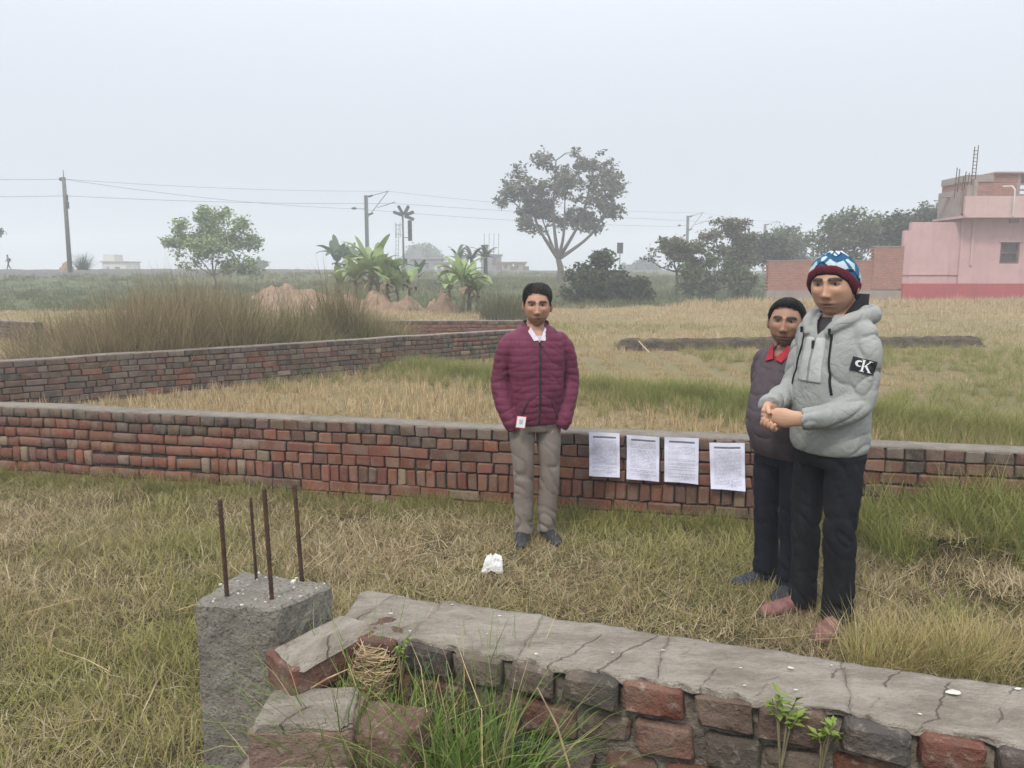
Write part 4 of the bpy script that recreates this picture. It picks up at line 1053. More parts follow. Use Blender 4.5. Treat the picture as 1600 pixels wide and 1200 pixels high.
# banana plants
def ban_mat(name, a, b):
    t = NT(name); co = t.obj(True); f = t.noise(co, 3, 4); w_ = t.n('ShaderNodeTexWave'); w_.inputs['Scale'].default_value = 6; t.l(co, w_.inputs['Vector'])
    return t.done(t.mix(t.step(f, .35, .65), a, b), .5, t.bump(w_.outputs['Fac'], .2, .02), .4, trans=.25)
MAT['banana'] = ban_mat('banana_leaf', (.19, .26, .09), (.27, .34, .14)); MAT['banana_dark'] = ban_mat('banana_leaf_dark', (.075, .125, .055), (.115, .17, .08))
MAT['banana_dry'] = plain('banana_leaf_dry', (.22, .17, .10), (.13, .10, .06), 6, .9, .3)
MAT['banana_stem'] = plain('banana_stem', (.19, .19, .09), (.12, .10, .06), 6, .7, .3)
MAT['palm_leaf'] = ban_mat('palm_frond', (.05, .07, .035), (.085, .10, .05))
def leaf_strip(L, W, droop, seed, torn=.25):
    rr = random.Random(seed); n = 12; V = []; F = []; z = 0; x = 0; th = R(78)
    P = Vector((0, 0, 0))
    for i in range(n + 1):
        t_ = i / n; w_ = W * (math.sin(math.pi * min(1, t_ * 1.08 + .03)) ** .6) * (.12 if t_ < .12 else 1) * rr.uniform(1 - torn, 1)
        c = P.copy(); sg = Vector((0, 1, 0))
        V += [c + sg * w_ + Vector((0, 0, .25 * w_)), c, c - sg * w_ + Vector((0, 0, .25 * w_))]
        th -= droop / n * (1 + t_); P = P + Vector((math.cos(th), 0, math.sin(th))) * L / n
    for i in range(n):
        a = i * 3; F += [(a, a + 1, a + 4, a + 3), (a + 1, a + 2, a + 5, a + 4)]
    me = bpy.data.meshes.new('leaf'); me.from_pydata([tuple(v) for v in V], [], F); me.update(); return me
BL = [leaf_strip(1.0, .185, R(dr), i, .4) for i, dr in enumerate((15, 35, 60, 85, 110, 135))]
def banana(label, u, v, vtop, seed, mat='banana', nl=9, depth=None):
    rr = random.Random(seed)
    if depth is None: P = hit(u, v)
    else: P = at_y(u, 430, depth); P.z = g1(P.x, P.y)
    T = at_y(u, vtop, P.y); H = T.z - P.z
    root = empty('banana_plant', P); tag(root, label, 'banana plant', 'banana plants by the embankment')
    hs_ = H * .52; MB().tube([(0, 0, -.1), (.02, 0, hs_ * .5), (.03, 0, hs_)], [H * .050, H * .042, H * .026], 8).build('stem', MAT['banana_stem'], root, True)
    nl += 3
    for k in range(nl + 4):
        dry = k >= nl; me = BL[rr.choice((0, 1, 2, 2, 3, 3, 4)) if not dry else rr.randrange(4, 6)]
        if k == 0: me = BL[0]
        o = bpy.data.objects.new('leaf', me); COL.objects.link(o); o.parent = root
        if not me.materials: me.materials.append(MAT['banana'])
        o.material_slots[0].link = 'OBJECT'; o.material_slots[0].material = MAT['banana_dry'] if dry else MAT[mat]
        s_ = H * rr.uniform(.50, .80) * (.6 if dry else 1); o.scale = (s_,) * 3
        o.location = (.03, 0, hs_ * (rr.uniform(.55, .8) if dry else rr.uniform(.88, 1.0))); o.rotation_euler = (rr.uniform(-.25, .25), rr.uniform(-.2, .3), rr.uniform(0, 6.28))
    return root
for i, a in enumerate([
    ('leftmost dark banana plant on the embankment top', 527, 0, 376, 'banana_dark', 9, 58), ('dark banana plant second from the left', 548, 0, 380, 'banana_dark', 8, 57),
    ('bright banana plant just below the catenary mast', 578, 478, 378, 'banana', 10, None), ('short banana plant with drooping leaves under the mast', 556, 476, 405, 'banana', 9, None),
    ('banana plant right of the bright one, below the ladder signal', 605, 482, 398, 'banana', 9, None), ('rightmost plant of the left banana clump', 640, 478, 412, 'banana', 9, None),
    ('tall banana plant of the right clump, bare stem visible', 722, 490, 398, 'banana', 10, None), ('small banana plant left of the right clump', 702, 484, 424, 'banana', 8, None), ('small banana plant at the right of the right clump', 745, 488, 428, 'banana', 8, None), ('dark banana plant close behind the bright one', 566, 0, 384, 'banana_dark', 9, 50), ('banana plant with wide leaves at the clump\'s centre', 590, 480, 392, 'banana', 11, None), ('low banana sucker at the left foot of the clump', 532, 476, 420, 'banana', 9, None), ('low banana sucker between the mast plants and the ladder', 622, 482, 420, 'banana', 9, None), ('banana plant half behind the rightmost of the left clump', 652, 0, 408, 'banana_dark', 8, 52), ('banana plant behind the tall one of the right clump', 733, 486, 410, 'banana', 9, None)]):
    banana(a[0], a[1], a[2], a[3], 60 + i, a[4], a[5], a[6])
# date palms
def palm(label, u, vtop, depth, seed):
    rr = random.Random(seed); P = at_y(u, 430, depth); P.z = g1(P.x, P.y); T = at_y(u, vtop, depth); H = T.z - P.z
    root = empty('date_palm', P); tag(root, label, 'palm', 'date palms by the houses')
    MB().tube([(0, 0, -.1), (.05, 0, H * .3), (.02, 0, H * .6)], [.20, .17, .15], 8).build('trunk', MAT['bark'], root, True)
    for k in range(15):
        az = rr.uniform(0, 6.28); el = rr.uniform(.15, 1.35); L = H * rr.uniform(.38, .5); pts = []; p_ = Vector((0, 0, H * .6)); n = 9
        for i in range(n + 1):
            pts.append(p_.copy()); e_ = el - 1.2 * (i / n) ** 1.5; p_ += Vector((math.cos(az) * math.cos(e_), math.sin(az) * math.cos(e_), math.sin(e_))) * L / n
        mb = MB().tube(pts, [.03 - .0025 * i for i in range(n + 1)], 4)
        sd = Vector((-math.sin(az), math.cos(az), 0))
        for i in range(1, n * 3):
            q = i / (n * 3); a = pts[min(int(q * n), n - 1)].lerp(pts[min(int(q * n) + 1, n)], q * n - int(q * n)); d = (pts[-1] - pts[0]).normalized()
            for s_ in (-1, 1):
                tip = a + (sd * s_ * .8 + d * .7 + Vector((0, 0, -.15))).normalized() * L * .26 * (1 - .5 * q); w_ = d * .05
                mb.add([a - w_, a + w_, tip], [(0, 1, 2)])
        mb.build('frond', MAT['palm_leaf'], root)
palm('left of the dark date palms by the houses', 716, 380, 62, 1); palm('middle of the dark date palms by the houses', 737, 382, 63, 2); palm('right date palm standing beside the grey block house', 758, 378, 64, 3)
# ------------------------------------------------------------------ earth heaps, low bund
def heap(name, label, cat, P, rx, ry, h, seed, mat, kind=None, n=34):
    root_me = MB(); V = []; F = []
    for i in range(n + 1):
        for j in range(n + 1):
            a, b = -1.15 + 2.3 * i / n, -1.15 + 2.3 * j / n; d2 = a * a + b * b
            q = Vector((a * 2.2, b * 2.2, seed)); hh = max(0, 1 - d2) ** .75
            z = h * hh * (.75 + .75 * mnoise.noise(q) + .40 * mnoise.noise(q * 2.7) + .20 * mnoise.noise(q * 7)) - .12 * (1 - hh)
            V.append((a * rx + .12 * rx * mnoise.noise(q * 1.3), b * ry, z))
    for i in range(n):
        for j in range(n): a = i * (n + 1) + j; F.append((a, a + n + 1, a + n + 2, a + 1))
    me = bpy.data.meshes.new(name); me.from_pydata(V, [], F); o = link(name, me, mat, None, True); o.location = P; tag(o, label, cat, kind=kind); return o
MAT['earth'] = plain('red_earth', (.27, .18, .12), (.18, .12, .08), 1.6, .95, .9, .08, 6)
MAT['hay'] = plain('hay', (.33, .25, .15), (.22, .16, .09), 6, .95, .9, .05, 30)
P = hit(500, 482); heap('earth_mound', 'long reddish earth mound behind the tall grass', 'mound', P, 115 * P.y / FPX, 2.4, 27 * P.y / FPX, 1, MAT['earth'])
P = hit(690, 487); heap('earth_mound', 'small reddish earth mound left of the right banana clump', 'mound', P, 29 * P.y / FPX, .9, 27 * P.y / FPX, 3, MAT['earth'])
P = hit(440, 470); heap('earth_mound', 'low earth mound behind the left end of the long one', 'mound', P, 55 * P.y / FPX, 1.6, 24 * P.y / FPX, 5, MAT['earth'])
P = hit(602, 484); heap('earth_mound', 'broad rough earth mound at the foot of the left banana clump', 'mound', P, 62 * P.y / FPX, 1.6, 26 * P.y / FPX, 9, MAT['earth'])
P = at_y(105, 430, 59); P.z = g1(P.x, P.y) + .2; heap('hay_heap', 'brown hay heap at the foot of the leaning pole', 'heap', P, .62, .6, .85, 7, MAT['hay'], n=20)

# eroded low bund across the field, cut face towards us
def ridge(name, label, pts, w, h, mat, seed, n=160):
    V = []; F = []; prof = [(-.62, -.08), (-.52, .35), (-.46, .80), (-.38, .98), (-.1, 1.0), (.3, .96), (.55, .6), (.9, -.1)]
    m = len(prof); L = [Vector((*p, 0)) for p in pts]; P_, _ = spline(L, [0] * len(L), n // (len(L) - 1))
    for i, p in enumerate(P_):
        t_ = (P_[min(i + 1, len(P_) - 1)] - P_[max(i - 1, 0)]).normalized(); nn = Vector((-t_.y, t_.x, 0)); e_ = min(1, i / 6, (len(P_) - 1 - i) / 14)
        for j, (a, b) in enumerate(prof):
            q = Vector((p.x * 1.7, p.y * 1.7, j * .8 + seed)); k = mnoise.noise(q) * .22 + mnoise.noise(q * 3.1) * .13
            x = p + nn * w * (a + k * .5); V.append((x.x, x.y, g1(x.x, x.y) - .04 + h * e_ * b * (1 + k)))
    for i in range(len(P_) - 1):
        for j in range(m - 1): a = i * m + j; F.append((a, a + m, a + m + 1, a + 1))
    me = bpy.data.meshes.new(name); me.from_pydata(V, [], F); bm = bmesh.new(); bm.from_mesh(me); bmesh.ops.recalc_face_normals(bm, faces=bm.faces); bm.to_mesh(me); bm.free()
    return tag(link(name, me, mat), label, 'bund')
MAT['bund'] = plain('dry_mud', (.12, .092, .068), (.065, .052, .04), 5, .95, 1.0, .06, 14)
yb = 17.2
ridge('earth_bund', 'low eroded mud bund across the field behind the men', [(at_y(955, 540, yb).x, yb - .2), (at_y(1100, 540, yb).x, yb), (at_y(1300, 540, yb).x, yb + .3), (at_y(1480, 540, yb).x, yb + .5), (at_y(1575, 540, yb).x, yb + .9)], .24, .29, MAT['bund'], 3)
xs = rng.uniform(2.3, 11, 380); ys_ = yb + .12 + rng.normal(.1, .25, 380) + .085 * (xs - 2.3)
scatter('bund_grass', 'short dry grass growing over the mud bund', 'grass', np.stack([xs, ys_, gz(xs, ys_) + .16 * np.exp(-((ys_ - yb - .085 * (xs - 2.3)) / .2) ** 2)], -1), rng.uniform(.4, .8, 380), np.clip(.3 + .5 * fbm(xs, ys_, 4), 0, 1), P_tall, 21)
MAT['bamboo'] = plain('bamboo', (.42, .33, .19), (.30, .23, .13), 8, .7, .2)
for lab, a, b in (('pale bamboo stick leaning on the mud bund, left of two', (998, 533), (1015, 552)), ('pale bamboo stick leaning on the mud bund, right of two', (1003, 532), (1018, 547))):
    p1 = hit(*b); p1 = at_z(b[0], b[1], g1(p1.x, p1.y) + .01); p0 = at_y(a[0], a[1], p1.y + .45)
    o = MB().tube([Vector((0, 0, 0)), (p0 - p1) * .5 + Vector((.01, 0, -.01)), p0 - p1], [.018, .016, .013], 6).build('bamboo_stick', MAT['bamboo']); o.location = p1
    tag(o, lab, 'stick')

# ------------------------------------------------------------------ railway overhead line
MAT['steel'] = plain('galvanised_steel', (.14, .145, .15), (.10, .105, .11), 5, .6, .2, spec=.4)
MAT['dark'] = plain('dark_metal', (.03, .032, .036), (.05, .05, .055), 6, .6, .1)
MAT['insul'] = plain('insulator', (.06, .035, .03), (.04, .03, .03), 6, .4, 0)
MAT['wire'] = plain('wire', (.10, .10, .10), (.10, .10, .10), 5, .7, 0)
MAT['pole'] = plain('weathered_pole', (.13, .125, .12), (.085, .08, .076), 6, .9, .3)
def mast(label, u, vtop, d, arm, seed):
    P = at_y(u, 430, d); P.z = g1(P.x, P.y); H = at_y(u, vtop, d).z - P.z
    root = empty('catenary_mast', P); tag(root, label, 'mast', 'railway catenary masts')
    mb = MB()
    for sx in (-1, 1): mb.box((sx * .14, 0, H / 2 - .1), (.03, .26, H + .2))
    mb.box((0, 0, H / 2 - .1), (.26, .025, H + .2)); mb.box((0, 0, .1), (.7, .7, .3)); mb.build('mast_column', MAT['steel'], root)
    if arm:
        a = Vector((arm * .74, .0, 0))
        def A(x, z): return Vector((x * arm, x * .25, H + z))
        MB().tube([A(.1, -.15), A(2.0, .42)], .030, 6).build('top_tie', MAT['steel'], root)
        MB().tube([A(.1, -2.0), A(2.0, .45)], .035, 6).build('bracket_tube', MAT['steel'], root)
        mb = MB().tube([A(.95, -1.1), A(2.6, -.55)], .028, 6); mb.tube([A(1.7, -.9), A(2.45, -.55)], .02, 5); mb.build('registration_arm', MAT['steel'], root)
        for x, z in ((.35, -.08), (.35, -1.68)): MB().tube([A(x - .2, z - .05), A(x, z), A(x + .25, z + .08)], [.07, .10, .07], 8).build('insulator', MAT['insul'], root)
        MB().tube([A(-.1, -1.2), A(-1.0, -1.2)], .018, 5).build('back_stay', MAT['steel'], root)
        MB().tube([A(-.85, -1.2), A(-1.05, -1.2), A(-1.3, -1.2)], [.06, .13, .06], 8).build('insulator', MAT['insul'], root)
    return P, H
PB, HB = mast('catenary mast with bracket above the left banana clump', 575, 305, 72, 1, 1)
PC, HC = mast('catenary mast behind the flat layered trees', 1072, 337, 97, 1, 2)
PD, HD = mast('catenary mast beside the dark round tree', 1192, 350, 112, 1, 3)
PE, HE = mast('farthest catenary mast above the brick compound wall', 1256, 362, 132, .7, 4)
# leaning wooden pole on the left
P = at_y(109, 418, 57); P.z = g1(P.x, P.y); T = at_y(99, 272, 57)
root = empty('utility_pole', P); tag(root, 'tall leaning utility pole at the left beside the hay heap', 'pole')
MB().tube([(0, 0, -.3), (T - P) * .5, (T - P) * .97], [.17, .15, .13], 8).build('pole_shaft', MAT['pole'], root, True)
MB().tube([(T - P) * .95, (T - P) * 1.04], [.04, .03], 6).build('pole_tip', MAT['pole'], root)
q = (T - P); MB().box(q * .95 + Vector((-.12, 0, 0)), (.32, .2, .22)).build('bracket', MAT['dark'], root); MB().box(q * .70 + Vector((.10, 0, 0)), (.22, .22, .5)).build('switch_box', MAT['dark'], root)
MB().tube([q * .8 + Vector((.14, 0, 0)), q * .74 + Vector((.16, 0, 0))], [.09, .06], 8).build('insulator', MAT['insul'], root)
PT = T
def wire(label, pts, rad=.016):
    out = []
    for a, b, sag in pts:
        for i in range(13):
            t_ = i / 12; p = Vector(a).lerp(Vector(b), t_); p.z -= sag * 4 * t_ * (1 - t_); out.append(p)
    P0 = out[0]; o = MB().tube([p - P0 for p in out], rad, 5).build('overhead_wire', MAT['wire']); o.location = P0; tag(o, label, 'wire', 'railway overhead wires')
L0 = at_y(-160, 276, 50); L1 = at_y(-160, 304, 50)
top = lambda P_, H_, dx, dz: Vector((P_.x + dx, P_.y + .4, P_.z + H_ + dz))
wire('upper overhead wire from the leaning pole to the banana clump mast', [(L0, at_y(100, 280, 57), .1), (at_y(100, 280, 57), top(PB, HB, -.9, -1.2), .35), (top(PB, HB, -.9, -1.2), top(PC, HC, -.9, -1.3), .3)], .013)
wire('lower overhead wire strung between the masts', [(L1, at_y(100, 306, 57.2), .1), (at_y(100, 306, 57.2), top(PB, HB, 2.4, -.7), .2), (top(PB, HB, 2.4, -.7), top(PC, HC, 2.4, -.7), .1), (top(PC, HC, 2.4, -.7), top(PD, HD, 2.4, -.7), .1), (top(PD, HD, 2.4, -.7), top(PE, HE, 1.7, -.7), .1)], .014)
wire('top wire rising to the mast bracket ends', [(at_y(101, 280, 57.4), top(PB, HB, 2.0, .4), .25), (top(PB, HB, 2.0, .4), top(PC, HC, 2.0, .4), .5), (top(PC, HC, 2.0, .4), top(PD, HD, 2.0, .4), .3)], .011)
# ladder signal with route indicator
d = 68; P = at_y(631, 430, d); P.z = g1(P.x, P.y); H = at_y(631, 330, d).z - P.z
root = empty('railway_signal', P); tag(root, 'railway signal post with ladder and dark star shaped route lights', 'signal')
MB().tube([(0, 0, -.2), (0, 0, H)], [.10, .08], 8).build('post', MAT['steel'], root, True)
mb = MB()
for sx in (-.55, -.32): mb.tube([(sx - .25, 0, -.1), (sx, 0, H * .82)], .022, 5)
for k in range(14): q = k / 13; mb.tube([(-.80 + .25 * q, 0, .3 + q * H * .75), (-.57 + .25 * q, 0, .3 + q * H * .75)], .014, 4)
mb.build('ladder', MAT['steel'], root)
mb = MB()
for z in (.80, .66): mb.tube([(-.62, -.25, H * z), (.1, -.25, H * z)], .02, 4)
for x in (-.62, -.2): mb.tube([(x, -.25, H * .62), (x, -.25, H * .84)], .02, 4)
mb.build('platform_rail', MAT['steel'], root)
for k, a in enumerate((20, 62, 118, 160, -20)):
    c = Vector((.12, -.12, H * .93)); dr = Vector((math.cos(R(a)), 0, math.sin(R(a)))); mb = MB()
    for j in range(4): p_ = c + dr * (.22 + .20 * j); mb.tube([p_, p_ + Vector((0, -.22, .02))], [.13, .15], 8)
    mb.box(c + dr * .5, (.85, .06, .24), M=Matrix.Rotation(-R(a), 4, 'Y')); mb.build('route_light_arm', MAT['dark'], root)
mb = MB().box((.62, -.1, H * .72), (.34, .16, 1.75))
for j in range(4): mb.tube([(.62, -.18, H * .72 + .6 - .4 * j), (.62, -.45, H * .72 + .63 - .4 * j)], [.13, .16], 8)
mb.build('signal_head', MAT['dark'], root)
MB().tube([(.0, 0, H * .62), (.62, -.1, H * .62)], .04, 5).build('head_bracket', MAT['steel'], root)
MB().box((.16, -.1, H * .28), (.36, .3, .42)).build('relay_box', MAT['dark'], root)
# black board signal
d = 74; P = at_y(968, 430, d); P.z = g1(P.x, P.y); z0 = at_y(968, 396, d).z - P.z; z1 = at_y(968, 380, d).z - P.z
root = empty('signal_board', P); tag(root, 'black rectangular signal board on a thin post right of the tall tree', 'signal')
MB().tube([(0, 0, -.2), (0, 0, z0 + .2)], .045, 8).build('post', MAT['steel'], root); MB().box((0, 0, (z0 + z1) / 2), (.56, .16, z1 - z0)).build('board', MAT['dark'], root)
MB().box((0, -.1, z1 + .02), (.62, .3, .04)).build('hood', MAT['dark'], root)

# ------------------------------------------------------------------ houses
def paint(name, a, b, sc=.8, bump=.25):
    t = NT(name); co_ = t.obj(False); mp = t.n('ShaderNodeMapping'); mp.inputs['Scale'].default_value = (3.2, 3.2, .35); t.l(co_, mp.inputs['Vector'])
    f1 = t.noise(co_, sc, 7, .65); f2 = t.noise(mp.outputs[0], 1.0, 5, .7); f3 = t.noise(co_, 5, 6, .75)
    c = t.mix(t.step(f1, .3, .75), a, b); c = t.mix(t.math('MULTIPLY', t.step(f2, .52, .75), .35), c, tuple(x * .55 for x in b)); c = t.mix(t.math('MULTIPLY', t.step(f3, .60, .70), .35), c, tuple(min(.8, x * 1.25 + .05) for x in a))
    return t.done(c, .9, t.bump(f3, bump, .03), .2)
MAT['pink'] = paint('pink_paint', (.50, .325, .325), (.42, .265, .265), 1.1); MAT['pink_pale'] = paint('pale_pink_plaster', (.50, .35, .335), (.42, .285, .265), .9)
MAT['redband'] = paint('red_band_paint', (.37, .075, .078), (.30, .06, .064), 1.5); MAT['bare'] = paint('bare_cement', (.30, .25, .22), (.23, .185, .165), 1.2)
MAT['offwhite'] = paint('whitewash', (.55, .54, .50), (.42, .41, .38), .7); MAT['housegrey'] = paint('grey_plaster', (.24, .25, .26), (.17, .175, .18), .7); MAT['tan'] = paint('tan_plaster', (.36, .33, .27), (.27, .245, .20), .7)
MAT['pane'] = plain('window_shade', (.085, .055, .055), (.06, .045, .045), 3, .35, 0, spec=.5); MAT['frame'] = plain('window_frame', (.19, .11, .10), (.14, .08, .075), 6, .7, .1)
t = NT('far_brickwork'); co = t.obj(False); bt = t.n('ShaderNodeTexBrick')
mp = t.n('ShaderNodeMapping'); mp.inputs['Rotation'].default_value = (R(90), 0, 0); t.l(co, mp.inputs['Vector']); t.l(mp.outputs[0], bt.inputs['Vector'])
for k_, v_ in (('Scale', 1.0), ('Brick Width', .235), ('Row Height', .082), ('Mortar Size', .011), ('Mortar Smooth', .2), ('Bias', -.2)): bt.inputs[k_].default_value = v_
bt.inputs['Color1'].default_value = (.36, .165, .12, 1); bt.inputs['Color2'].default_value = (.26, .12, .095, 1); bt.inputs['Mortar'].default_value = (.15, .105, .09, 1)
f1 = t.noise(co, 9, 5, .7); c = t.mix(t.math('MULTIPLY', t.step(f1, .60, .70), .8), bt.outputs['Color'], (.46, .36, .31)); c = t.mix(t.math('MULTIPLY', t.step(t.noise(co, 1.2, 4), .5, .7), .45), c, (.19, .10, .085))
MAT['brickwork'] = t.done(c, .92, t.bump(bt.outputs['Fac'], -.6, .02), .15)

# brick compound wall left of the pink house
DY = 38.0
def wx(u, d=DY): return (u - 800) / FPX * d * 1.0027
def wz(v, d=DY): return at_y(800, v, d).z
x0, x1, x2 = wx(1195), wx(1356), wx(1402); g = g1(16, DY) - .25
root = empty('compound_wall', ((x0 + x2) / 2, DY, g)); tag(root, 'red brick compound wall beside the pink house, higher at its right end', 'wall')
def rel(x, y, z, rt): return (x - rt.location.x, y - rt.location.y, z - rt.location.z)
def bx(name, mat, rt, xa, xb, ya, yb_, za, zb):
    l = rt.location; return MB().span(xa - l.x, xb - l.x, ya - l.y, yb_ - l.y, za - l.z, zb - l.z).build(name, mat, rt)
bx('low_wall', MAT['brickwork'], root, x0, x1, DY, DY + .25, wz(455), wz(408)); bx('high_wall', MAT['brickwork'], root, x1, x2, DY - .04, DY + .25, wz(452), wz(386))
bx('plinth', MAT['bare'], root, x0 - .05, x2, DY - .09, DY + .3, g - .3, wz(454)); bx('coping', MAT['bare'], root, x0 - .02, x1 + .02, DY - .02, DY + .28, wz(408), wz(406.5)); bx('coping', MAT['bare'], root, x1 - .02, x2, DY - .07, DY + .28, wz(386), wz(384.5))
# toothed brick ends at the two free edges
for (xe, va, vb) in ((x0, 410, 452), (x1, 387, 406)):
    za, zb = wz(vb), wz(va); k = 0; z = za
    while z < zb:
        if k % 2 == 0: bx('brick', MAT['brickwork'], root, xe - .12, xe + .002, DY + .02, DY + .22, z, z + .075)
        z += .083; k += 1

# pink house
root = empty('house', (wx(1500), DY, g)); tag(root, 'pink plastered house with red base band and unfinished brick upper floor', 'house')
xl, xn, xc, xr = wx(1402), wx(1412), wx(1487), wx(1740)
bx('wall', MAT['pink'], root, xn, xc + .01, DY + .02, DY + .3, wz(443), wz(347)); bx('wall', MAT['pink'], root, xl, xn, DY + .03, DY + .29, wz(443), wz(360)); 
# main block with a real window opening
wxa, wxb, wza, wzb = wx(1548), wx(1578), wz(412), wz(378.5)
l = root.location; mb = MB()
for (a, b, c_, d_) in ((xc, wxa, wz(443), wz(339)), (wxb, xr, wz(443), wz(339)), (wxa, wxb, wz(443), wza), (wxa, wxb, wzb, wz(339))): mb.span(a - l.x, b - l.x, -.10, .18, c_ - l.z, d_ - l.z)
mb.span(xc - l.x, xr - l.x, .18, 5, wz(443) - l.z, wz(342) - l.z); mb.build('wall', MAT['pink'], root)
bx('corner_post', MAT['pink_pale'], root, wx(1502), wx(1505.5), DY - .16, DY - .10, wz(415), wz(345))
bx('red_base_band', MAT['redband'], root, xl - .02, xr, DY - .16, DY + .3, g - .4, wz(443))
bx('string_course', MAT['pink_pale'], root, xl, wx(1500), DY - .04, DY + .02, wz(429.5), wz(428))
w_ = empty('window', (0, 0, 0)); bpy.data.objects.remove(w_)
wf = MB()
for (a, b, c_, d_) in ((wxa, wxa + .07, wza, wzb), (wxb - .07, wxb, wza, wzb), (wxa + .07, wxb - .07, wzb - .07, wzb), (wxa + .07, wxb - .07, wza, wza + .06), (wxa + .07, wxb - .07, (wza + wzb) / 2 - .02, (wza + wzb) / 2 + .02)): wf.span(a - l.x, b - l.x, -.06, .02, c_ - l.z, d_ - l.z)
wfo = wf.build('window', MAT['frame'], root)
MB().span(wxa - l.x, wxb - l.x, .06, .09, wza - l.z, wzb - l.z).build('pane', MAT['pane'], wfo)
mb = MB()
for k in range(1, 8): xx = wxa + (wxb - wxa) * k / 8 - l.x; mb.span(xx - .008, xx + .008, -.02, .0, wza - l.z, wzb - l.z)
mb.build('window_bars', MAT['dark'], wfo)
MB().span(wxa - .12 - l.x, wxb + .12 - l.x, -.16, -.10, wzb - l.z, wzb + .05 - l.z).build('lintel', MAT['pink_pale'], wfo)
bx('vent', MAT['bare'], root, wx(1558), wx(1572), DY - .16, DY - .10, wz(349), wz(342))
# balcony floor and parapet
bx('balcony_slab', MAT['pink_pale'], root, wx(1476), xr, DY - .9, DY + 2, wz(342), wz(338.5)); bx('balcony_parapet', MAT['pink_pale'], root, wx(1490, DY - .8), xr, DY - .85, DY - .7, wz(338.5), wz(309))
bx('balcony_parapet', MAT['bare'], root, wx(1476), wx(1476) + .14, DY - .3, DY + 1.6, wz(338.5), wz(297)); bx('balcony_parapet', MAT['bare'], root, wx(1476) + .14, wx(1492), DY - .62, DY - .5, wz(338.5), wz(292))
bx('column', MAT['bare'], root, wx(1489), wx(1495), DY - .68, DY - .4, wz(339), wz(283)); bx('brick_wall', MAT['brickwork'], root, wx(1505), wx(1583), DY + .8, DY + 3, wz(330), wz(281))
bx('ring_beam', MAT['bare'], root, wx(1503), wx(1545), DY + .74, DY + 3, wz(281), wz(270)); bx('brick_wall', MAT['brickwork'], root, wx(1545), wx(1583), DY + .78, DY + 3, wz(281), wz(268)); bx('roof_slab', MAT['bare'], root, wx(1545), xr, DY + .6, DY + 5.2, wz(268), wz(265.5))
bx('pillar', MAT['bare'], root, wx(1583), wx(1588), DY + .8, DY + 1.1, wz(312), wz(268))
for v in (283, 292, 300): bx('railing', MAT['bare'], root, wx(1588), xr, DY + .9, DY + .98, wz(v + 3), wz(v))
MB().tube([(wx(1546) - l.x, -.92, wz(340) - l.z), (wx(1546) - l.x, -.92, wz(300) - l.z), (wx(1544) - l.x, -.80, wz(294) - l.z), (wx(1538) - l.x, -.4, wz(293) - l.z)], .04, 6).build('drain_pipe', MAT['offwhite'], root)
bx('ledge', MAT['bare'], root, wx(1462), wx(1477), DY + .5, DY + .8, wz(306.5), wz(305))
for (u, va, vb) in ((1497, 290, 229), (1502.5, 290, 227), (1473, 310, 262), (1477, 300, 264), (1487, 294, 268), (1484, 298, 276), (1492, 290, 270), (1580, 268, 242), (1584, 268, 243)):
    yy = DY - .5 if u < 1520 else DY + 1.0
    MB().tube([(wx(u, yy) - l.x, yy - l.y, at_y(u, va, yy).z - l.z), (wx(u, yy) - l.x + .03, yy - l.y, at_y(u, vb, yy).z - l.z)], .022, 5).build('steel_bar', MAT['rust'], root)
mb = MB()
for k in range(9): v = 236 + 5.6 * k; xx = wx(1496, DY - .5) - l.x; mb.span(xx, wx(1503, DY - .5) - l.x, -.52, -.49, at_y(1500, v, DY - .5).z - l.z, at_y(1500, v, DY - .5).z - l.z + .025)
tag(mb.build('steel_ties', MAT['rust'], root), kind='stuff')

# far houses beyond the embankment
def far_house(label, ua, ub, vt, d, wall, seed, wins=((.3, .5),), rods=False, stair=0):
    xa, xb = (ua - 800) / FPX * d, (ub - 800) / FPX * d; P = Vector(((xa + xb) / 2, d, g1((xa + xb) / 2, d))); H = at_y(ua, vt, d).z - P.z; W = xb - xa
    root = empty('house', P); tag(root, label, 'house', 'far houses beyond the embankment')
    MB().span(-W / 2, W / 2, 0, 5, -1.2, H - .18).build('wall', wall, root); MB().span(-W / 2 - .2, W / 2 + .2, -.25, 5.2, H - .18, H).build('roof_slab', MAT['bare'], root)
    for (a, b) in wins:
        f = MB().span(-W / 2 + a * W, -W / 2 + b * W, -.06, .0, H * .42, H * .72).build('window', MAT['frame'], root)
        MB().span(-W / 2 + a * W + .08, -W / 2 + b * W - .08, -.09, -.06, H * .42 + .08, H * .72 - .08).build('pane', MAT['pane'], f)
    MB().span(W * .28, W * .28 + .8, -.05, 0, -.2, H * .62).build('door', MAT['frame'], root)
    if stair: MB().span(-W / 2, -W / 2 + stair * W, .5, 3.2, H, H + 1.1).build('stair_block', wall, root)
    if rods:
        for k in range(4): xx = -W / 2 + W * (.15 + .24 * k); MB().tube([(xx, 1, H), (xx + .05, 1, H + 3.0)], .035, 5).build('steel_bar', MAT['rust'], root)
far_house('pale far house left of the date palms', 642, 690, 403, 112, MAT['housegrey'], 1, ((.12, .25), (.5, .62)), stair=.4)
far_house('small white far house with a red roof edge', 680, 699, 409, 100, MAT['offwhite'], 2, ((.25, .5),))
far_house('tall grey far block with steel rods on its roof', 752, 783, 397, 112, MAT['housegrey'], 3, ((.15, .35), (.55, .75)), True)
far_house('tan far house right of the grey block', 785, 801, 409, 104, MAT['tan'], 4, ((.2, .45),)); far_house('tan far house, rightmost of the row', 803, 821, 409, 104, MAT['tan'], 5, ((.2, .4),))
far_house('faint white building on the skyline right of the leaning pole', 167, 203, 408, 128, MAT['offwhite'], 6, ((.2, .3), (.55, .75)), stair=.5)

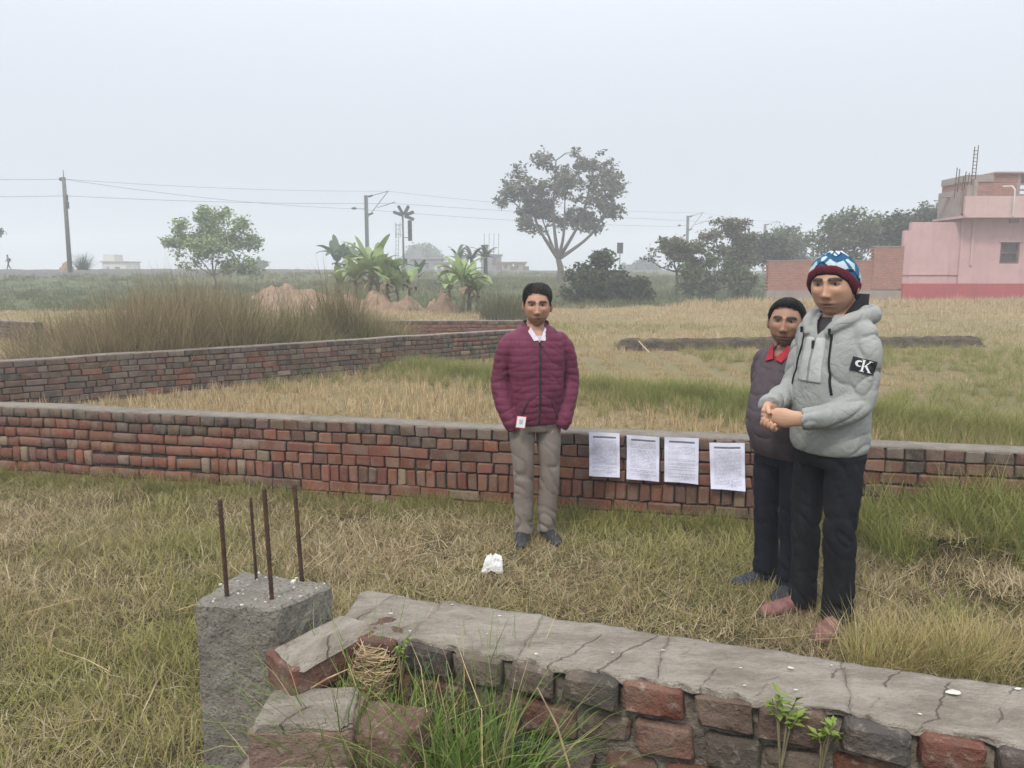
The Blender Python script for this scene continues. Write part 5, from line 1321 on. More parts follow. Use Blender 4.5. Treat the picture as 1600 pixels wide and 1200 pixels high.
# plastic bag on the grass
rr = random.Random(3); P = hit(772, 893); bm = bmesh.new(); bmesh.ops.create_grid(bm, x_segments=26, y_segments=26, size=.5)
for v in bm.verts:
    x, y = v.co.x, v.co.y; q = Vector((x * 5, y * 5, 2)); rdd = math.hypot(x, y)
    v.co = .88 * Vector((x * .14 * (1 - .35 * (y + .5)) + .010 * mnoise.noise(q * 1.2), y * .10 + .012 * mnoise.noise(q + Vector((4, 0, 0))), .055 + .05 * (y + .5) * (1 + 1.0 * abs(x)) + .030 * (1 - abs(mnoise.noise(q))) + .014 * mnoise.noise(q * 2.3) - .16 * rdd * rdd))
me = bpy.data.meshes.new('plastic_bag'); bm.to_mesh(me); bm.free()
t = NT('thin_white_plastic'); co = t.obj(False); MAT['plastic'] = t.done((.80, .80, .80), .35, t.bump(t.noise(co, 60, 4), .5, .006), .5, trans=.25)
o = link('plastic_bag', me, MAT['plastic'], None, True); o.location = P + Vector((0, 0, .0)); o.rotation_euler = (R(18), 0, R(-10)); tag(o, 'crumpled white plastic bag lying on the dry grass', 'bag')
# ------------------------------------------------------------------ notices pasted on the wall
w1t = (W1B - W1A).normalized(); w1n = Vector((w1t.y, -w1t.x, 0))
if w1n.y > 0: w1n = -w1n
def on_w1(u, v, off):
    o = Vector((0, 0, CAMH)); d = Vector(ray(u, v)); P0 = W1A + w1n * off
    return o + d * ((P0 - o).dot(w1n) / d.dot(w1n))
def paper_mat(i):
    rr = random.Random(i); t = NT('printed_notice'); uv = t.n('ShaderNodeUVMap'); sx = t.n('ShaderNodeSeparateXYZ'); t.l(uv.outputs[0], sx.inputs[0]); U, V_ = sx.outputs[0], sx.outputs[1]
    def band(s, a, b): return t.math('MULTIPLY', t.math('GREATER_THAN', s, a), t.math('LESS_THAN', s, b))
    head = t.math('MULTIPLY', band(U, .13, .88), band(V_, .875, .918))
    rows = 34
    fr = t.math('FRACT', t.math('MULTIPLY', V_, rows)); fl = t.math('FLOOR', t.math('MULTIPLY', V_, rows))
    cx = t.n('ShaderNodeCombineXYZ'); t.l(t.math('MULTIPLY', U, 26), cx.inputs[0]); t.l(t.math('MULTIPLY', fl, 3.7 + i), cx.inputs[1])
    words = t.math('GREATER_THAN', t.noise(cx.outputs[0], 1.0, 2), .44)
    cy = t.n('ShaderNodeCombineXYZ'); t.l(t.math('MULTIPLY', fl, 1.31), cy.inputs[0]); cy.inputs[1].default_value = i * 7.0
    full = t.math('GREATER_THAN', t.noise(cy.outputs[0], 1.0, 1), .40 + .03 * (i % 3))
    txt = t.math('MULTIPLY', t.math('MULTIPLY', t.math('MULTIPLY', band(fr, .3, .75), words), full), t.math('MULTIPLY', band(U, .11, .90), band(V_, .10, .84)))
    hw = t.noise(None, 1, 1)
    cz = t.n('ShaderNodeCombineXYZ'); t.l(t.math('MULTIPLY', U, 60), cz.inputs[0]); t.l(t.math('MULTIPLY', V_, 90), cz.inputs[1])
    hl = t.math('MULTIPLY', head, t.math('GREATER_THAN', t.noise(cz.outputs[0], 1.0, 2), .55))
    sign = t.math('MULTIPLY', t.math('LESS_THAN', t.math('ABSOLUTE', t.math('SUBTRACT', t.noise(cz.outputs[0], .16, 2), .5)), .018), t.math('MULTIPLY', band(U, .42, .78), band(V_, .04, .2)))
    base = t.mix(t.noise(uv.outputs[0], 6, 3), (.58, .585, .72), (.66, .66, .77))
    c = t.mix(t.math('MULTIPLY', txt, .55), base, (.16, .17, .24)); c = t.mix(head, c, (.085, .09, .125)); c = t.mix(t.math('MULTIPLY', hl, .6), c, (.5, .5, .55)); c = t.mix(t.math('MULTIPLY', sign, .6), c, (.12, .13, .3))
    return t.done(c, .8, None, .2)
PAP = [('leftmost of the four white printed notices on the wall', (920.6, 674.9), (968.2, 676.6), (968.8, 745.4), (921, 742.3)), ('second white printed notice from the left on the wall', (979.6, 678.9), (1030.4, 682.4), (1029.9, 751.9), (979.3, 747)),
       ('third white printed notice from the left on the wall', (1038.3, 682.4), (1092, 684.5), (1090.8, 755.9), (1038.3, 751.4)), ('rightmost white notice, hung lower than the other three', (1108.3, 691.5), (1163.4, 691.9), (1164.3, 765.9), (1110.5, 762))]
for i, (lab, *cn) in enumerate(PAP):
    TL, TR, BR, BL_ = [on_w1(u, v, .139) for u, v in cn]; nx_, ny_ = 20, 28; V = []; F = []; UVs = []
    for j in range(ny_ + 1):
        for k in range(nx_ + 1):
            a, b = k / nx_, j / ny_; p_ = (TL * (1 - a) + TR * a) * (1 - b) + (BL_ * (1 - a) + BR * a) * b
            curl = .030 * max(0, b - .55) ** 1.2 * (1 + .6 * math.sin(a * 5 + i)) + .0045 * math.sin(b * 7 + i * 2) + .0060 * mnoise.noise(Vector((a * 3, b * 4, i * 3))) + .003 * (1 - abs(mnoise.noise(Vector((a * 5 + 3, b * 6, i * 3)))))
            if i == 3: curl += .035 * max(0, b - .7) * (1 - a * .4)
            V.append(tuple(p_ + w1n * max(0, curl + .004) - TL)); UVs.append((a, 1 - b))
    for j in range(ny_):
        for k in range(nx_): a = j * (nx_ + 1) + k; F.append((a, a + nx_ + 1, a + nx_ + 2, a + 1))
    me = bpy.data.meshes.new('notice_sheet'); me.from_pydata(V, [], F); ul = me.uv_layers.new(name='UVMap')
    for lp in me.loops: ul.data[lp.index].uv = UVs[lp.vertex_index]
    o = link('notice_sheet', me, paper_mat(i), None, True); o.location = TL; tag(o, lab, 'notice', 'notices pasted on the wall')

# ------------------------------------------------------------------ people
TMP = bpy.data.scenes.new('workbench')
def fuse(pieces, voxel, smooth_it, name):
    """closed pieces -> one continuous skin"""
    bm = bmesh.new()
    for V, F in pieces:
        b2 = bmesh.new(); vs_ = [b2.verts.new(tuple(v)) for v in V]
        for f in F:
            try: b2.faces.new([vs_[i] for i in f])
            except ValueError: pass
        bmesh.ops.recalc_face_normals(b2, faces=b2.faces)
        if b2.calc_volume(signed=True) < 0: bmesh.ops.reverse_faces(b2, faces=b2.faces)
        m_ = bpy.data.meshes.new('p'); b2.to_mesh(m_); b2.free(); bm.from_mesh(m_); bpy.data.meshes.remove(m_)
    me = bpy.data.meshes.new('w'); bm.to_mesh(me); bm.free()
    ob = bpy.data.objects.new('w', me); TMP.collection.objects.link(ob)
    md = ob.modifiers.new('r', 'REMESH'); md.mode = 'VOXEL'; md.voxel_size = voxel
    if smooth_it: m2 = ob.modifiers.new('s', 'SMOOTH'); m2.factor = .5; m2.iterations = smooth_it
    vl = TMP.view_layers[0]; vl.update(); dg = vl.depsgraph
    out = bpy.data.meshes.new_from_object(ob.evaluated_get(dg)); out.name = name
    bpy.data.objects.remove(ob); bpy.data.meshes.remove(me)
    out.polygons.foreach_set('use_smooth', np.ones(len(out.polygons), bool)); return out
def co(me): a = np.empty(len(me.vertices) * 3, np.float32); me.vertices.foreach_get('co', a); return a.reshape(-1, 3).astype(float)
def nor(me): a = np.empty(len(me.vertices) * 3, np.float32); me.vertices.foreach_get('normal', a); return a.reshape(-1, 3).astype(float)
def setco(me, V): me.vertices.foreach_set('co', V.astype(np.float32).ravel()); me.update()
def nz(P, sx, sy, sz, seed=0.0): return np.array([mnoise.noise(Vector((p[0] * sx + seed, p[1] * sy + seed * 1.7, p[2] * sz))) for p in P])
def ring_loft(spec, e=2.4, n=40):
    """spec rows: z, rx, ry, cx, cy"""
    S = np.array(spec, float); zs = np.linspace(S[0, 0], S[-1, 0], 44); C = np.stack([np.interp(zs, S[:, 0], S[:, k]) if S[0, 0] < S[-1, 0] else np.interp(-zs, -S[:, 0], S[:, k]) for k in range(5)], -1)
    for _ in range(3): C[1:-1, 1:] = (C[:-2, 1:] + 2 * C[1:-1, 1:] + C[2:, 1:]) / 4
    V = []; F = []
    for z, rx, ry, cx, cy in C:
        for j in range(n):
            a = 2 * math.pi * j / n; c_, s_ = math.cos(a), math.sin(a)
            V.append((cx + rx * math.copysign(abs(c_) ** (2 / e), c_), cy + ry * math.copysign(abs(s_) ** (2 / e), s_), z))
    m = len(C)
    for i in range(m - 1):
        for j in range(n): F.append((i * n + j, i * n + (j + 1) % n, (i + 1) * n + (j + 1) % n, (i + 1) * n + j))
    F.append(tuple(range(n))); F.append(tuple((m - 1) * n + j for j in range(n))); return V, F
def front_y(spec, x, z, e=2.4):
    S = np.array(spec, float); o_ = np.argsort(S[:, 0]); S = S[o_]; rx, ry, cx, cy = [np.interp(z, S[:, 0], S[:, k]) for k in (1, 2, 3, 4)]
    q = min(.999, abs((x - cx) / rx)); return cy - ry * (1 - q ** e) ** (1 / e)
def limb(pts, rad, n=18, flat=1.0, up=None, m=6):
    p_, r_ = spline(pts, rad, m); return tube_vf(p_, r_, n, flat, up)
def ellipsoid(c, r_, n=16, M=None):
    V = []; F = []
    for i in range(1, n):
        for j in range(n * 2):
            th, ph = math.pi * i / n, math.pi * j / n; v = Vector((r_[0] * math.sin(th) * math.cos(ph), r_[1] * math.sin(th) * math.sin(ph), r_[2] * math.cos(th)))
            V.append((M @ v if M else v) + Vector(c))
    k = n * 2
    for i in range(n - 2):
        for j in range(k): F.append((i * k + j, (i + 1) * k + j, (i + 1) * k + (j + 1) % k, i * k + (j + 1) % k))
    F.append(tuple(range(k))); F.append(tuple((n - 2) * k + j for j in range(k - 1, -1, -1))); return V, F

HN, HM = 90, 120
def head_def(d, wide=1.0, jaw=1.0):
    d = np.asarray(d, float); x = d[:, 0] * .0755 * wide; y = d[:, 1] * .096; z = d[:, 2] * .118
    s = np.clip(-z / .118, 0, 1)
    x = x * (1 - .25 / jaw * s ** 2.2); y = np.where(y > 0, y * (1 - .45 * s), y * (1 - .10 * s ** 2)); y = y + .008 * s * (y < 0)
    y = np.where(y < 0, -.096 * (np.abs(y) / .096) ** .86, y)
    f = sstep(-.01, -.06, y); ax = np.abs(x); g = lambda a, b: np.exp(-(a / b) ** 2)
    dy = np.zeros_like(x)
    tz = np.clip((.030 - z) / .060, 0, 1); prof = tz ** 1.15 * sstep(-.047, -.039, z)
    dy -= .021 * prof * g(x, .0070 + .0050 * tz)                             # nose ridge
    dy -= .0070 * g(x, .0085) * g(z + .030, .0085)                           # tip
    dy -= .0085 * g(ax - .0125, .0050) * g(z + .0345, .0060)                 # nostril wings
    dy += .0080 * g(ax - .0065, .0035) * g(z + .0425, .0034)                 # nostrils
    dy += .0120 * g(ax - .0310, .0150) * g(z - .010, .0105)                  # eye sockets
    dy += .0050 * g(ax - .0140, .0060) * g(z - .012, .010)
    dy -= .0085 * g(ax - .0280, .0220) * g(z - .0270, .0068)                 # brow
    dy -= .0055 * g(ax - .0470, .0150) * g(z + .016, .015)                   # cheek
    dy += .0035 * g(ax - .0270, .0080) * g(z + .045, .014)                   # fold beside the mouth
    dy -= .0080 * g(x, .021) * (g(z + .0620, .0046) + 1.1 * g(z + .0735, .0050)); dy += .0070 * g(x, .023) * g(z + .0675, .0022)
    dy += .0015 * g(x, .003) * g(z + .053, .005)
    dy += .0045 * g(x, .02) * g(z + .0855, .0055); dy -= .0095 * g(x, .021) * g(z + .103, .012)
    return np.stack([x, y + dy * f, z], -1)
def head_vf(wide, jaw):
    th = np.linspace(0, np.pi, HN + 1)[1:-1]; ph = np.linspace(0, 2 * np.pi, HM, endpoint=False); T, P_ = np.meshgrid(th, ph, indexing='ij')
    D = np.stack([np.sin(T) * np.cos(P_), np.sin(T) * np.sin(P_), np.cos(T)], -1).reshape(-1, 3); V = head_def(D, wide, jaw); F = []
    for i in range(HN - 2):
        for j in range(HM): F.append((i * HM + j, (i + 1) * HM + j, (i + 1) * HM + (j + 1) % HM, i * HM + (j + 1) % HM))
    F.append(tuple(range(HM))); F.append(tuple((HN - 2) * HM + j for j in range(HM - 1, -1, -1))); return V, F
def cloth(name, a, b, scale=14, fold=.5, weave=0, rough=.85, sheen=0.0, dist=.012, spec=.12):
    t = NT(name); c = t.obj(False); f = t.noise(c, scale, 4); f2 = t.noise(c, 9, 5, .6, 1.2); col = t.mix(t.step(f, .35, .7), a, b)
    cr1 = t.math('POWER', t.math('SUBTRACT', 1.0, t.math('MULTIPLY', t.math('ABSOLUTE', t.math('SUBTRACT', t.noise(c, 7.5, 3, .5, 1.6), .5)), 4.0), True), 5.0)
    h = t.math('ADD', t.math('ADD', t.math('MULTIPLY', f2, .8), t.math('MULTIPLY', cr1, -.16)), t.math('MULTIPLY', t.noise(c, 320 if not weave else weave, 2), .05))
    return t.done(col, rough, t.bump(h, fold, dist), spec, sheen=sheen)
def skin_mat(name):
    t = NT(name); at = t.n('ShaderNodeAttribute', attribute_name='skin'); c = t.obj(False); f = t.noise(c, 60, 4)
    col = t.mix(t.math('MULTIPLY', f, .10), at.outputs['Color'], (.20, .09, .06)); return t.done(col, .52, t.bump(t.noise(c, 220, 3), .12, .003), .35)
def vcol_mat(name, attr, rough=.6, bump=0, bs=200, spec=.3):
    t = NT(name); at = t.n('ShaderNodeAttribute', attribute_name=attr); c = t.obj(False)
    return t.done(at.outputs['Color'], rough, t.bump(t.noise(c, bs, 3), bump, .004) if bump else None, spec)
MAT['skin'] = skin_mat('skin'); MAT['eye'] = vcol_mat('eye', 'ecol', .25, spec=.5)
MAT['plum'] = cloth('plum_quilted_nylon', (.135, .030, .060), (.108, .023, .048), 12, .35, rough=.55); MAT['black_cloth'] = cloth('black_lining', (.014, .013, .016), (.02, .02, .024), 20, .4)
MAT['grey_trouser'] = cloth('grey_trouser_cloth', (.205, .178, .155), (.175, .150, .132), 10, .45); MAT['shirt'] = cloth('checked_shirt_cotton', (.58, .55, .60), (.46, .42, .50), 60, .3)
MAT['sweater'] = cloth('mauve_grey_wool', (.090, .072, .082), (.072, .057, .066), 18, .3, 90, .95, .0); MAT['red_shirt'] = cloth('red_shirt', (.34, .030, .045), (.27, .022, .035), 20, .3)
MAT['navy_trouser'] = cloth('navy_trouser_cloth', (.0085, .0105, .017), (.013, .0155, .023), 10, .6); MAT['black_trouser'] = cloth('charcoal_trouser_cloth', (.0095, .010, .013), (.015, .0155, .019), 10, .6)
MAT['pale_jacket'] = cloth('pale_grey_shell', (.285, .295, .280), (.245, .255, .243), 7, .7, rough=.6, dist=.016); MAT['white_panel'] = cloth('pale_front_panel', (.40, .41, .395), (.35, .36, .35), 9, .5, rough=.6)
MAT['shoe_dark'] = plain('dark_shoe', (.022, .022, .026), (.03, .03, .034), 20, .5, .2); MAT['shoe_navy'] = plain('navy_shoe', (.028, .033, .05), (.02, .024, .036), 20, .6, .2); MAT['shoe_pink'] = plain('dusty_maroon_shoe', (.22, .105, .10), (.15, .07, .068), 24, .8, .3); MAT['sole'] = plain('shoe_sole', (.05, .04, .038), (.03, .026, .025), 20, .8, .2)
MAT['hair'] = plain('black_hair', (.006, .0055, .0055), (.012, .011, .010), 90, .55, .7, .004, 160, spec=.2); MAT['hair_grey'] = plain('greying_hair', (.014, .013, .012), (.05, .048, .045), 110, .5, .7, .004, 160, lo=.52, hi=.75, spec=.45)
MAT['zip'] = plain('zip', (.015, .015, .018), (.03, .03, .034), 100, .5, .3)

def shoe(parent, x, y, yaw, mat, L=1.0):
    rows = [(.085, .020, .030), (.075, .031, .055), (.045, .037, .085), (.0, .038, .085), (-.05, .041, .068), (-.10, .046, .055), (-.145, .044, .047), (-.175, .033, .038), (-.192, .015, .024)]
    V = []; F = []; n = 16
    for (yy, hw, h) in rows:
        for j in range(n):
            a = 2 * math.pi * j / n; V.append((hw * math.cos(a), yy * L, .014 + h * (.5 + .5 * math.sin(a)) ** (1 if math.sin(a) > -.2 else 1.6)))
    for i in range(len(rows) - 1):
        for j in range(n): F.append((i * n + j, i * n + (j + 1) % n, (i + 1) * n + (j + 1) % n, (i + 1) * n + j))
    F.append(tuple(range(n))); F.append(tuple((len(rows) - 1) * n + j for j in range(n)))
    me = bpy.data.meshes.new('shoe'); me.from_pydata(V, [], F); o = link('shoe', me, mat, parent, True); o.location = (x, y, 0); o.rotation_euler = (0, 0, yaw)
    V = []; F = []; m = len(rows)
    for zz in (0, .018):
        for sd in (1, -1):
            for (yy, hw, h) in (rows if sd == 1 else rows[::-1]): V.append((sd * (hw + .004), yy * L * 1.02, zz))
    k = 2 * m
    for j in range(k): F.append((j, (j + 1) % k, k + (j + 1) % k, k + j))
    F.append(tuple(range(k - 1, -1, -1))); F.append(tuple(range(k, 2 * k)))
    me = bpy.data.meshes.new('sole'); me.from_pydata(V, [], F); link('sole', me, MAT['sole'], o)
def hand(w, d, side, palm, curl=.5):
    """relaxed hand at wrist w pointing along d; palm = direction the palm faces"""
    w, d, pn = Vector(w), Vector(d).normalized(), Vector(palm).normalized(); sd = d.cross(pn).normalized() * side; out = []
    out.append(limb([w, w + d * .04, w + d * .085], [.024, .036, .036], 14, .42, pn))
    for k in range(4):
        b = w + d * .082 + sd * (.028 - .019 * k); L = (.070, .078, .073, .058)[k]
        out.append(limb([b, b + (d * math.cos(curl * .5) + pn * math.sin(curl * .5)) * L * .45, b + (d * math.cos(curl) + pn * math.sin(curl)) * L * .8, b + (d * math.cos(curl) + pn * math.sin(curl)) * L * .8 + (d * math.cos(curl * 1.8) + pn * math.sin(curl * 1.8)) * L * .25], [.0092, .0088, .0082, .0068], 10, m=3))
    b = w + d * .025 + sd * .030; out.append(limb([b, b + (d * .7 + sd * .6 + pn * .3).normalized() * .032, b + (d * .7 + sd * .6 + pn * .3).normalized() * .032 + (d * .95 + pn * .35).normalized() * .030], [.013, .0105, .008], 10, m=3))
    return out

def make_person(spec):
    s = spec; hz_ = s.get('head_z', 1.548); root = empty('person', s['at'], s['yaw'], s['H'] / (hz_ + .142)); tag(root, s['label'], 'person')
    HM_ = Matrix.Translation((s.get('hx', 0), s.get('hy', -.020), hz_)) @ Matrix.Rotation(s['head_yaw'] - s['yaw'], 4, 'Z') @ Matrix.Rotation(s.get('nod', 0), 4, 'X') @ Matrix.Rotation(s.get('tilt', 0), 4, 'Y') @ Matrix.Scale(1.10, 4)
    W, J = s.get('wide', 1.0), s.get('jaw', 1.0)
    hv, hf = head_vf(W, J); hvw = [HM_ @ Vector(tuple(p)) for p in hv]; pieces = [(hvw, hf)]
    for sd in (-1, 1):
        M = HM_ @ Matrix.Translation((sd * .0785 * W, .008, -.006)) @ Matrix.Rotation(sd * R(30), 4, 'Z'); v, f = ellipsoid((0, 0, 0), (.0085, .019, .031), 10); pieces.append(([M @ Vector(p) for p in v], f))
    nk = s.get('neck', .057); hc = HM_ @ Vector((0, .018, -.06)); pieces.append(limb([(0, .022, 1.36), (0, .018, 1.44), tuple(hc)], [nk * 1.15, nk, nk * .98], 20))
    T = s['torso']; inner = [(z, rx * .86, ry * .86, cx, cy) for z, rx, ry, cx, cy in T]; pieces.append(ring_loft(inner))
    for pts, rad in s['arms']: pieces.append(limb(pts, [q * .66 for q in rad], 14))
    for pts, rad in s['legs']: pieces.append(limb(pts, [q * .60 for q in rad], 14))
    for h in s.get('hands', []): pieces.append(h)
    body = fuse(pieces, s.get('voxel', .0036), 1, 'body'); V = co(body)
    Mi = np.array(HM_.inverted()); L_ = V @ Mi[:3, :3].T + Mi[:3, 3]; x, y, z = L_[:, 0], L_[:, 1], L_[:, 2]; ax = np.abs(x); g = lambda a, b: np.exp(-(a / b) ** 2)
    base = np.array(s['skin']); C = np.tile(base, (len(V), 1)); inh = (np.abs(x) < .1) & (np.abs(y) < .14) & (z > -.14) & (z < .14); fr = sstep(-.02, -.055, y) * inh
    def mixc(m, col): nonlocal C; C = C * (1 - m[:, None]) + np.array(col) * m[:, None]
    mixc(np.clip(fr * (g(ax - .045, .02) * g(z + .02, .02) + g(x, .014) * g(z + .03, .012)) * .35, 0, 1), base * np.array([1.12, .95, .9]))
    mixc(fr * s.get('beard', .4) * np.clip(sstep(-.050, -.066, z) * sstep(.0, .012, z + .135) * (1 - .75 * g(x, .022) * g(z + .067, .010)) + .9 * g(x, .024) * g(z + .052, .0055), 0, 1), (.075, .052, .042))
    mixc(inh * s.get('beard', .4) * .8 * sstep(-.05, -.075, z) * (y < .0) * (y > -.06), (.085, .058, .047))
    mixc(fr * .75 * g(x, .021) * np.clip(g(z + .0615, .005) + g(z + .0735, .005), 0, 1), (.27, .105, .09)); mixc(np.clip(1.3 * fr * g(x, .025) * g(z + .0675, .0034), 0, 1), (.05, .022, .02))
    bz_ = .0285 + .003 * (1 - ((ax - .030) / .022) ** 2) - .10 * np.clip(ax - .040, 0, 1) * 1.6
    mixc(np.clip(2.2 * fr * sstep(.007, .013, ax) * sstep(.058, .050, ax) * g(z - bz_, .0050), 0, 1), (.008, .007, .007))
    mixc(np.clip(fr * .80 * g(ax - .031, .019) * g(z - .011, .0095), 0, 1), base * .36); mixc(fr * .5 * g(ax - .0075, .0035) * g(z + .0405, .0035), base * .2)  # eye circles and nostrils: recess shade painted into the skin colour
    mixc(inh * 1.0 * (z > .065) * sstep(-.085, -.06, y), (.02, .018, .017))
    
    if 'under' in s: mixc(((V[:, 2] < s['under'][1]) & (V[:, 2] > .9) & (np.abs(V[:, 0]) < .15) & (V[:, 1] > -.15) & (V[:, 1] < .2)).astype(float), s['under'][0])
    cattr(body, 'skin', C); link('body', body, MAT['skin'], root)
    # eyes
    for sd in (-1, 1):
        k = np.argmin((hv[:, 0] - sd * .0315) ** 2 + (hv[:, 2] - .0105) ** 2 + (hv[:, 1] > 0)); c = hv[k]
        v, f = ellipsoid((0, 0, 0), (.0150, .0060, .0062), 14); A = np.array([tuple(p) for p in v]); ec = np.tile([.26, .225, .20], (len(A), 1)); iris = np.hypot(A[:, 0], A[:, 2]) < .0058; ec[iris] = (.014, .009, .007); ec[A[:, 2] > .0030] = (.012, .009, .008); ec[A[:, 2] < -.0052] = (.09, .045, .035)
        me = bpy.data.meshes.new('eye'); me.from_pydata([tuple(HM_ @ Vector((p[0] + c[0], p[1] + c[1] + .0005, p[2] + c[2]))) for p in A], [], f); cattr(me, 'ecol', ec); link('eye', me, MAT['eye'], root, True)
        lid = [(sd * .0 + c[0] + dx, c[1] - .0045 + 8.0 * dx * dx, c[2] + .0072 - 16.0 * dx * dx) for dx in np.linspace(-.017, .017, 9)]; lm = MB().tube([HM_ @ Vector(p) for p in lid], [.0014, .0024, .003, .0034, .0035, .0034, .003, .0024, .0014], 6).mesh('eyelid'); cattr(lm, 'skin', np.tile(np.array(s['skin']) * .52, (len(lm.vertices), 1))); link('eyelid', lm, MAT['skin'], root, True)
    # trousers
    pel = s['pelvis']; tp = [ring_loft(pel, 2.3)] + [limb(p_, r_, 22) for p_, r_ in s['legs']]
    tr_ = fuse(tp, .008, 3, 'trousers'); V = co(tr_); N = nor(tr_)
    z = V[:, 2]; Vs = V.copy(); Vs[:, 2] = z + .55 * V[:, 0] + .25 * np.sin(V[:, 1] * 9) * .2; fold = 1 - 2 * np.abs(nz(Vs, 9, 9, 13, s['seed'])); amp = .0035 + .008 * np.exp(-((z - .46) / .09) ** 2) + .012 * np.exp(-((z - .10) / .08) ** 2) + .006 * np.exp(-((z - .80) / .06) ** 2)
    cz_ = (1 - np.abs(nz(Vs, 8, 8, 12, s['seed']))) ** 6; V = V + N * (-1.15 * cz_ * amp + nz(V, 5, 5, 5, s['seed'] + 4) * .006 + .002)[:, None]; setco(tr_, V); link('trousers', tr_, s['trouser_mat'], root)
    # upper garment
    up = [ring_loft(T)] + [limb(p_, r_, 22) for p_, r_ in s['arms']] + s.get('extra_top', [])
    tm = fuse(up, .0058, s.get('smooth_top', 3), s['top_name']); V = co(tm); N = nor(tm); V = s['wrinkle'](V, N); setco(tm, V)
    zb, zt, hw = s['vee']; bm = bmesh.new(); bm.from_mesh(tm)
    for sg in (-1, 1):
        bmesh.ops.bisect_plane(bm, geom=bm.verts[:] + bm.edges[:] + bm.faces[:], plane_co=(0, 0, zb), plane_no=(sg * (zt - zb), 0, -hw), dist=1e-5)
    kill = [f for f in bm.faces if (lambda c: c.z > zb and c.y < .03 and abs(c.x) < hw * min(1, (c.z - zb) / (zt - zb)))(f.calc_center_median())]
    bmesh.ops.delete(bm, geom=kill, context='FACES'); bm.to_mesh(tm); bm.free(); tm.update(); tm.polygons.foreach_set('use_smooth', np.ones(len(tm.polygons), bool))
    top_o = link(s['top_name'], tm, s['top_mat'], root); top_o.modifiers.new('edge', 'SOLIDIFY').thickness = .006; top_o.modifiers['edge'].offset = -1
    for (x_, y_, yw) in s['feet']: shoe(root, x_, y_, yw, s['shoe_mat'], s.get('foot', 1.0))
    return root, top_o, HM_
def head_shell(HMx, line, thick, wide, mat, name, parent, seed, nA=160, nT=26, strand=.002, lift=None, colour=None, clump=.004):
    """hair or cap: from a lower line (height as function of azimuth, 0 = face) up over the crown"""
    V = []; F = []; COLS = []
    for i in range(nA):
        az = 2 * math.pi * i / nA; zl = line(az); ct = max(-.95, min(.98, zl / .118)); t0 = math.acos(ct)
        for j in range(-1, nT + 1):
            q = max(0, j) / nT; th = t0 * (1 - q) + .02 * q
            d = np.array([[math.sin(th) * math.sin(az), -math.sin(th) * math.cos(az), math.cos(th)]]); p = head_def(d, wide)[0]; nrm_ = Vector(tuple(d[0]))
            # keep shells clear of face relief
            k = -.006 if j < 0 else thick * (min(1, .30 + q * 5)) + strand * mnoise.noise(Vector((az * 26, q * 3, seed))) + clump * mnoise.noise(Vector((az * 6, q * 4, seed + 5)))
            if lift: k += lift(az, q) if j >= 0 else 0
            V.append(tuple(HMx @ (Vector(tuple(p)) + nrm_ * k)))
            if colour: COLS.append(colour(az, q))
    m = nT + 2
    for i in range(nA):
        for j in range(m - 1): a, b = i * m + j, ((i + 1) % nA) * m + j; F.append((a, b, b + 1, a + 1))
    V.append(tuple(sum((Vector(V[i * m + m - 1]) for i in range(nA)), Vector()) / nA)); top_i = len(V) - 1
    for i in range(nA): F.append((i * m + m - 1, ((i + 1) % nA) * m + m - 1, top_i))
    if colour: COLS.append(COLS[-1])
    me = bpy.data.meshes.new(name); me.from_pydata(V, [], F); 
    if colour: cattr(me, 'kcol', COLS)
    return link(name, me, mat, parent, True)
def hairline(front, temple, burn, back):
    def f(az):
        a = abs((az + math.pi) % (2 * math.pi) - math.pi)
        return .004 * mnoise.noise(Vector((az * 9, 1.3, 0))) + .003 * mnoise.noise(Vector((az * 23, 2.3, 0))) + float(np.interp(a, [0, .35, .62, .85, 1.10, 1.24, 1.32, 1.48, 1.58, 1.85, 2.3, 3.15], [front, front - .003, temple + .006, temple, temple - .022, .028, burn, burn, .030, .022, back + .02, back]))
    return f
def strip(name, pts_l, pts_r, mat, parent, thick=.004, nrm=(0, -1, 0)):
    V = []; F = []; n = len(pts_l); d = Vector(nrm) * thick
    for a, b in zip(pts_l, pts_r): V += [Vector(a), Vector(b), Vector(b) - d, Vector(a) - d]
    for i in range(n - 1):
        for j in range(4): F.append((i * 4 + j, i * 4 + (j + 1) % 4, (i + 1) * 4 + (j + 1) % 4, (i + 1) * 4 + j))
    F.append((0, 3, 2, 1)); F.append(tuple((n - 1) * 4 + j for j in range(4)))
    me = bpy.data.meshes.new(name); me.from_pydata([tuple(v) for v in V], [], F); return link(name, me, mat, parent, True)
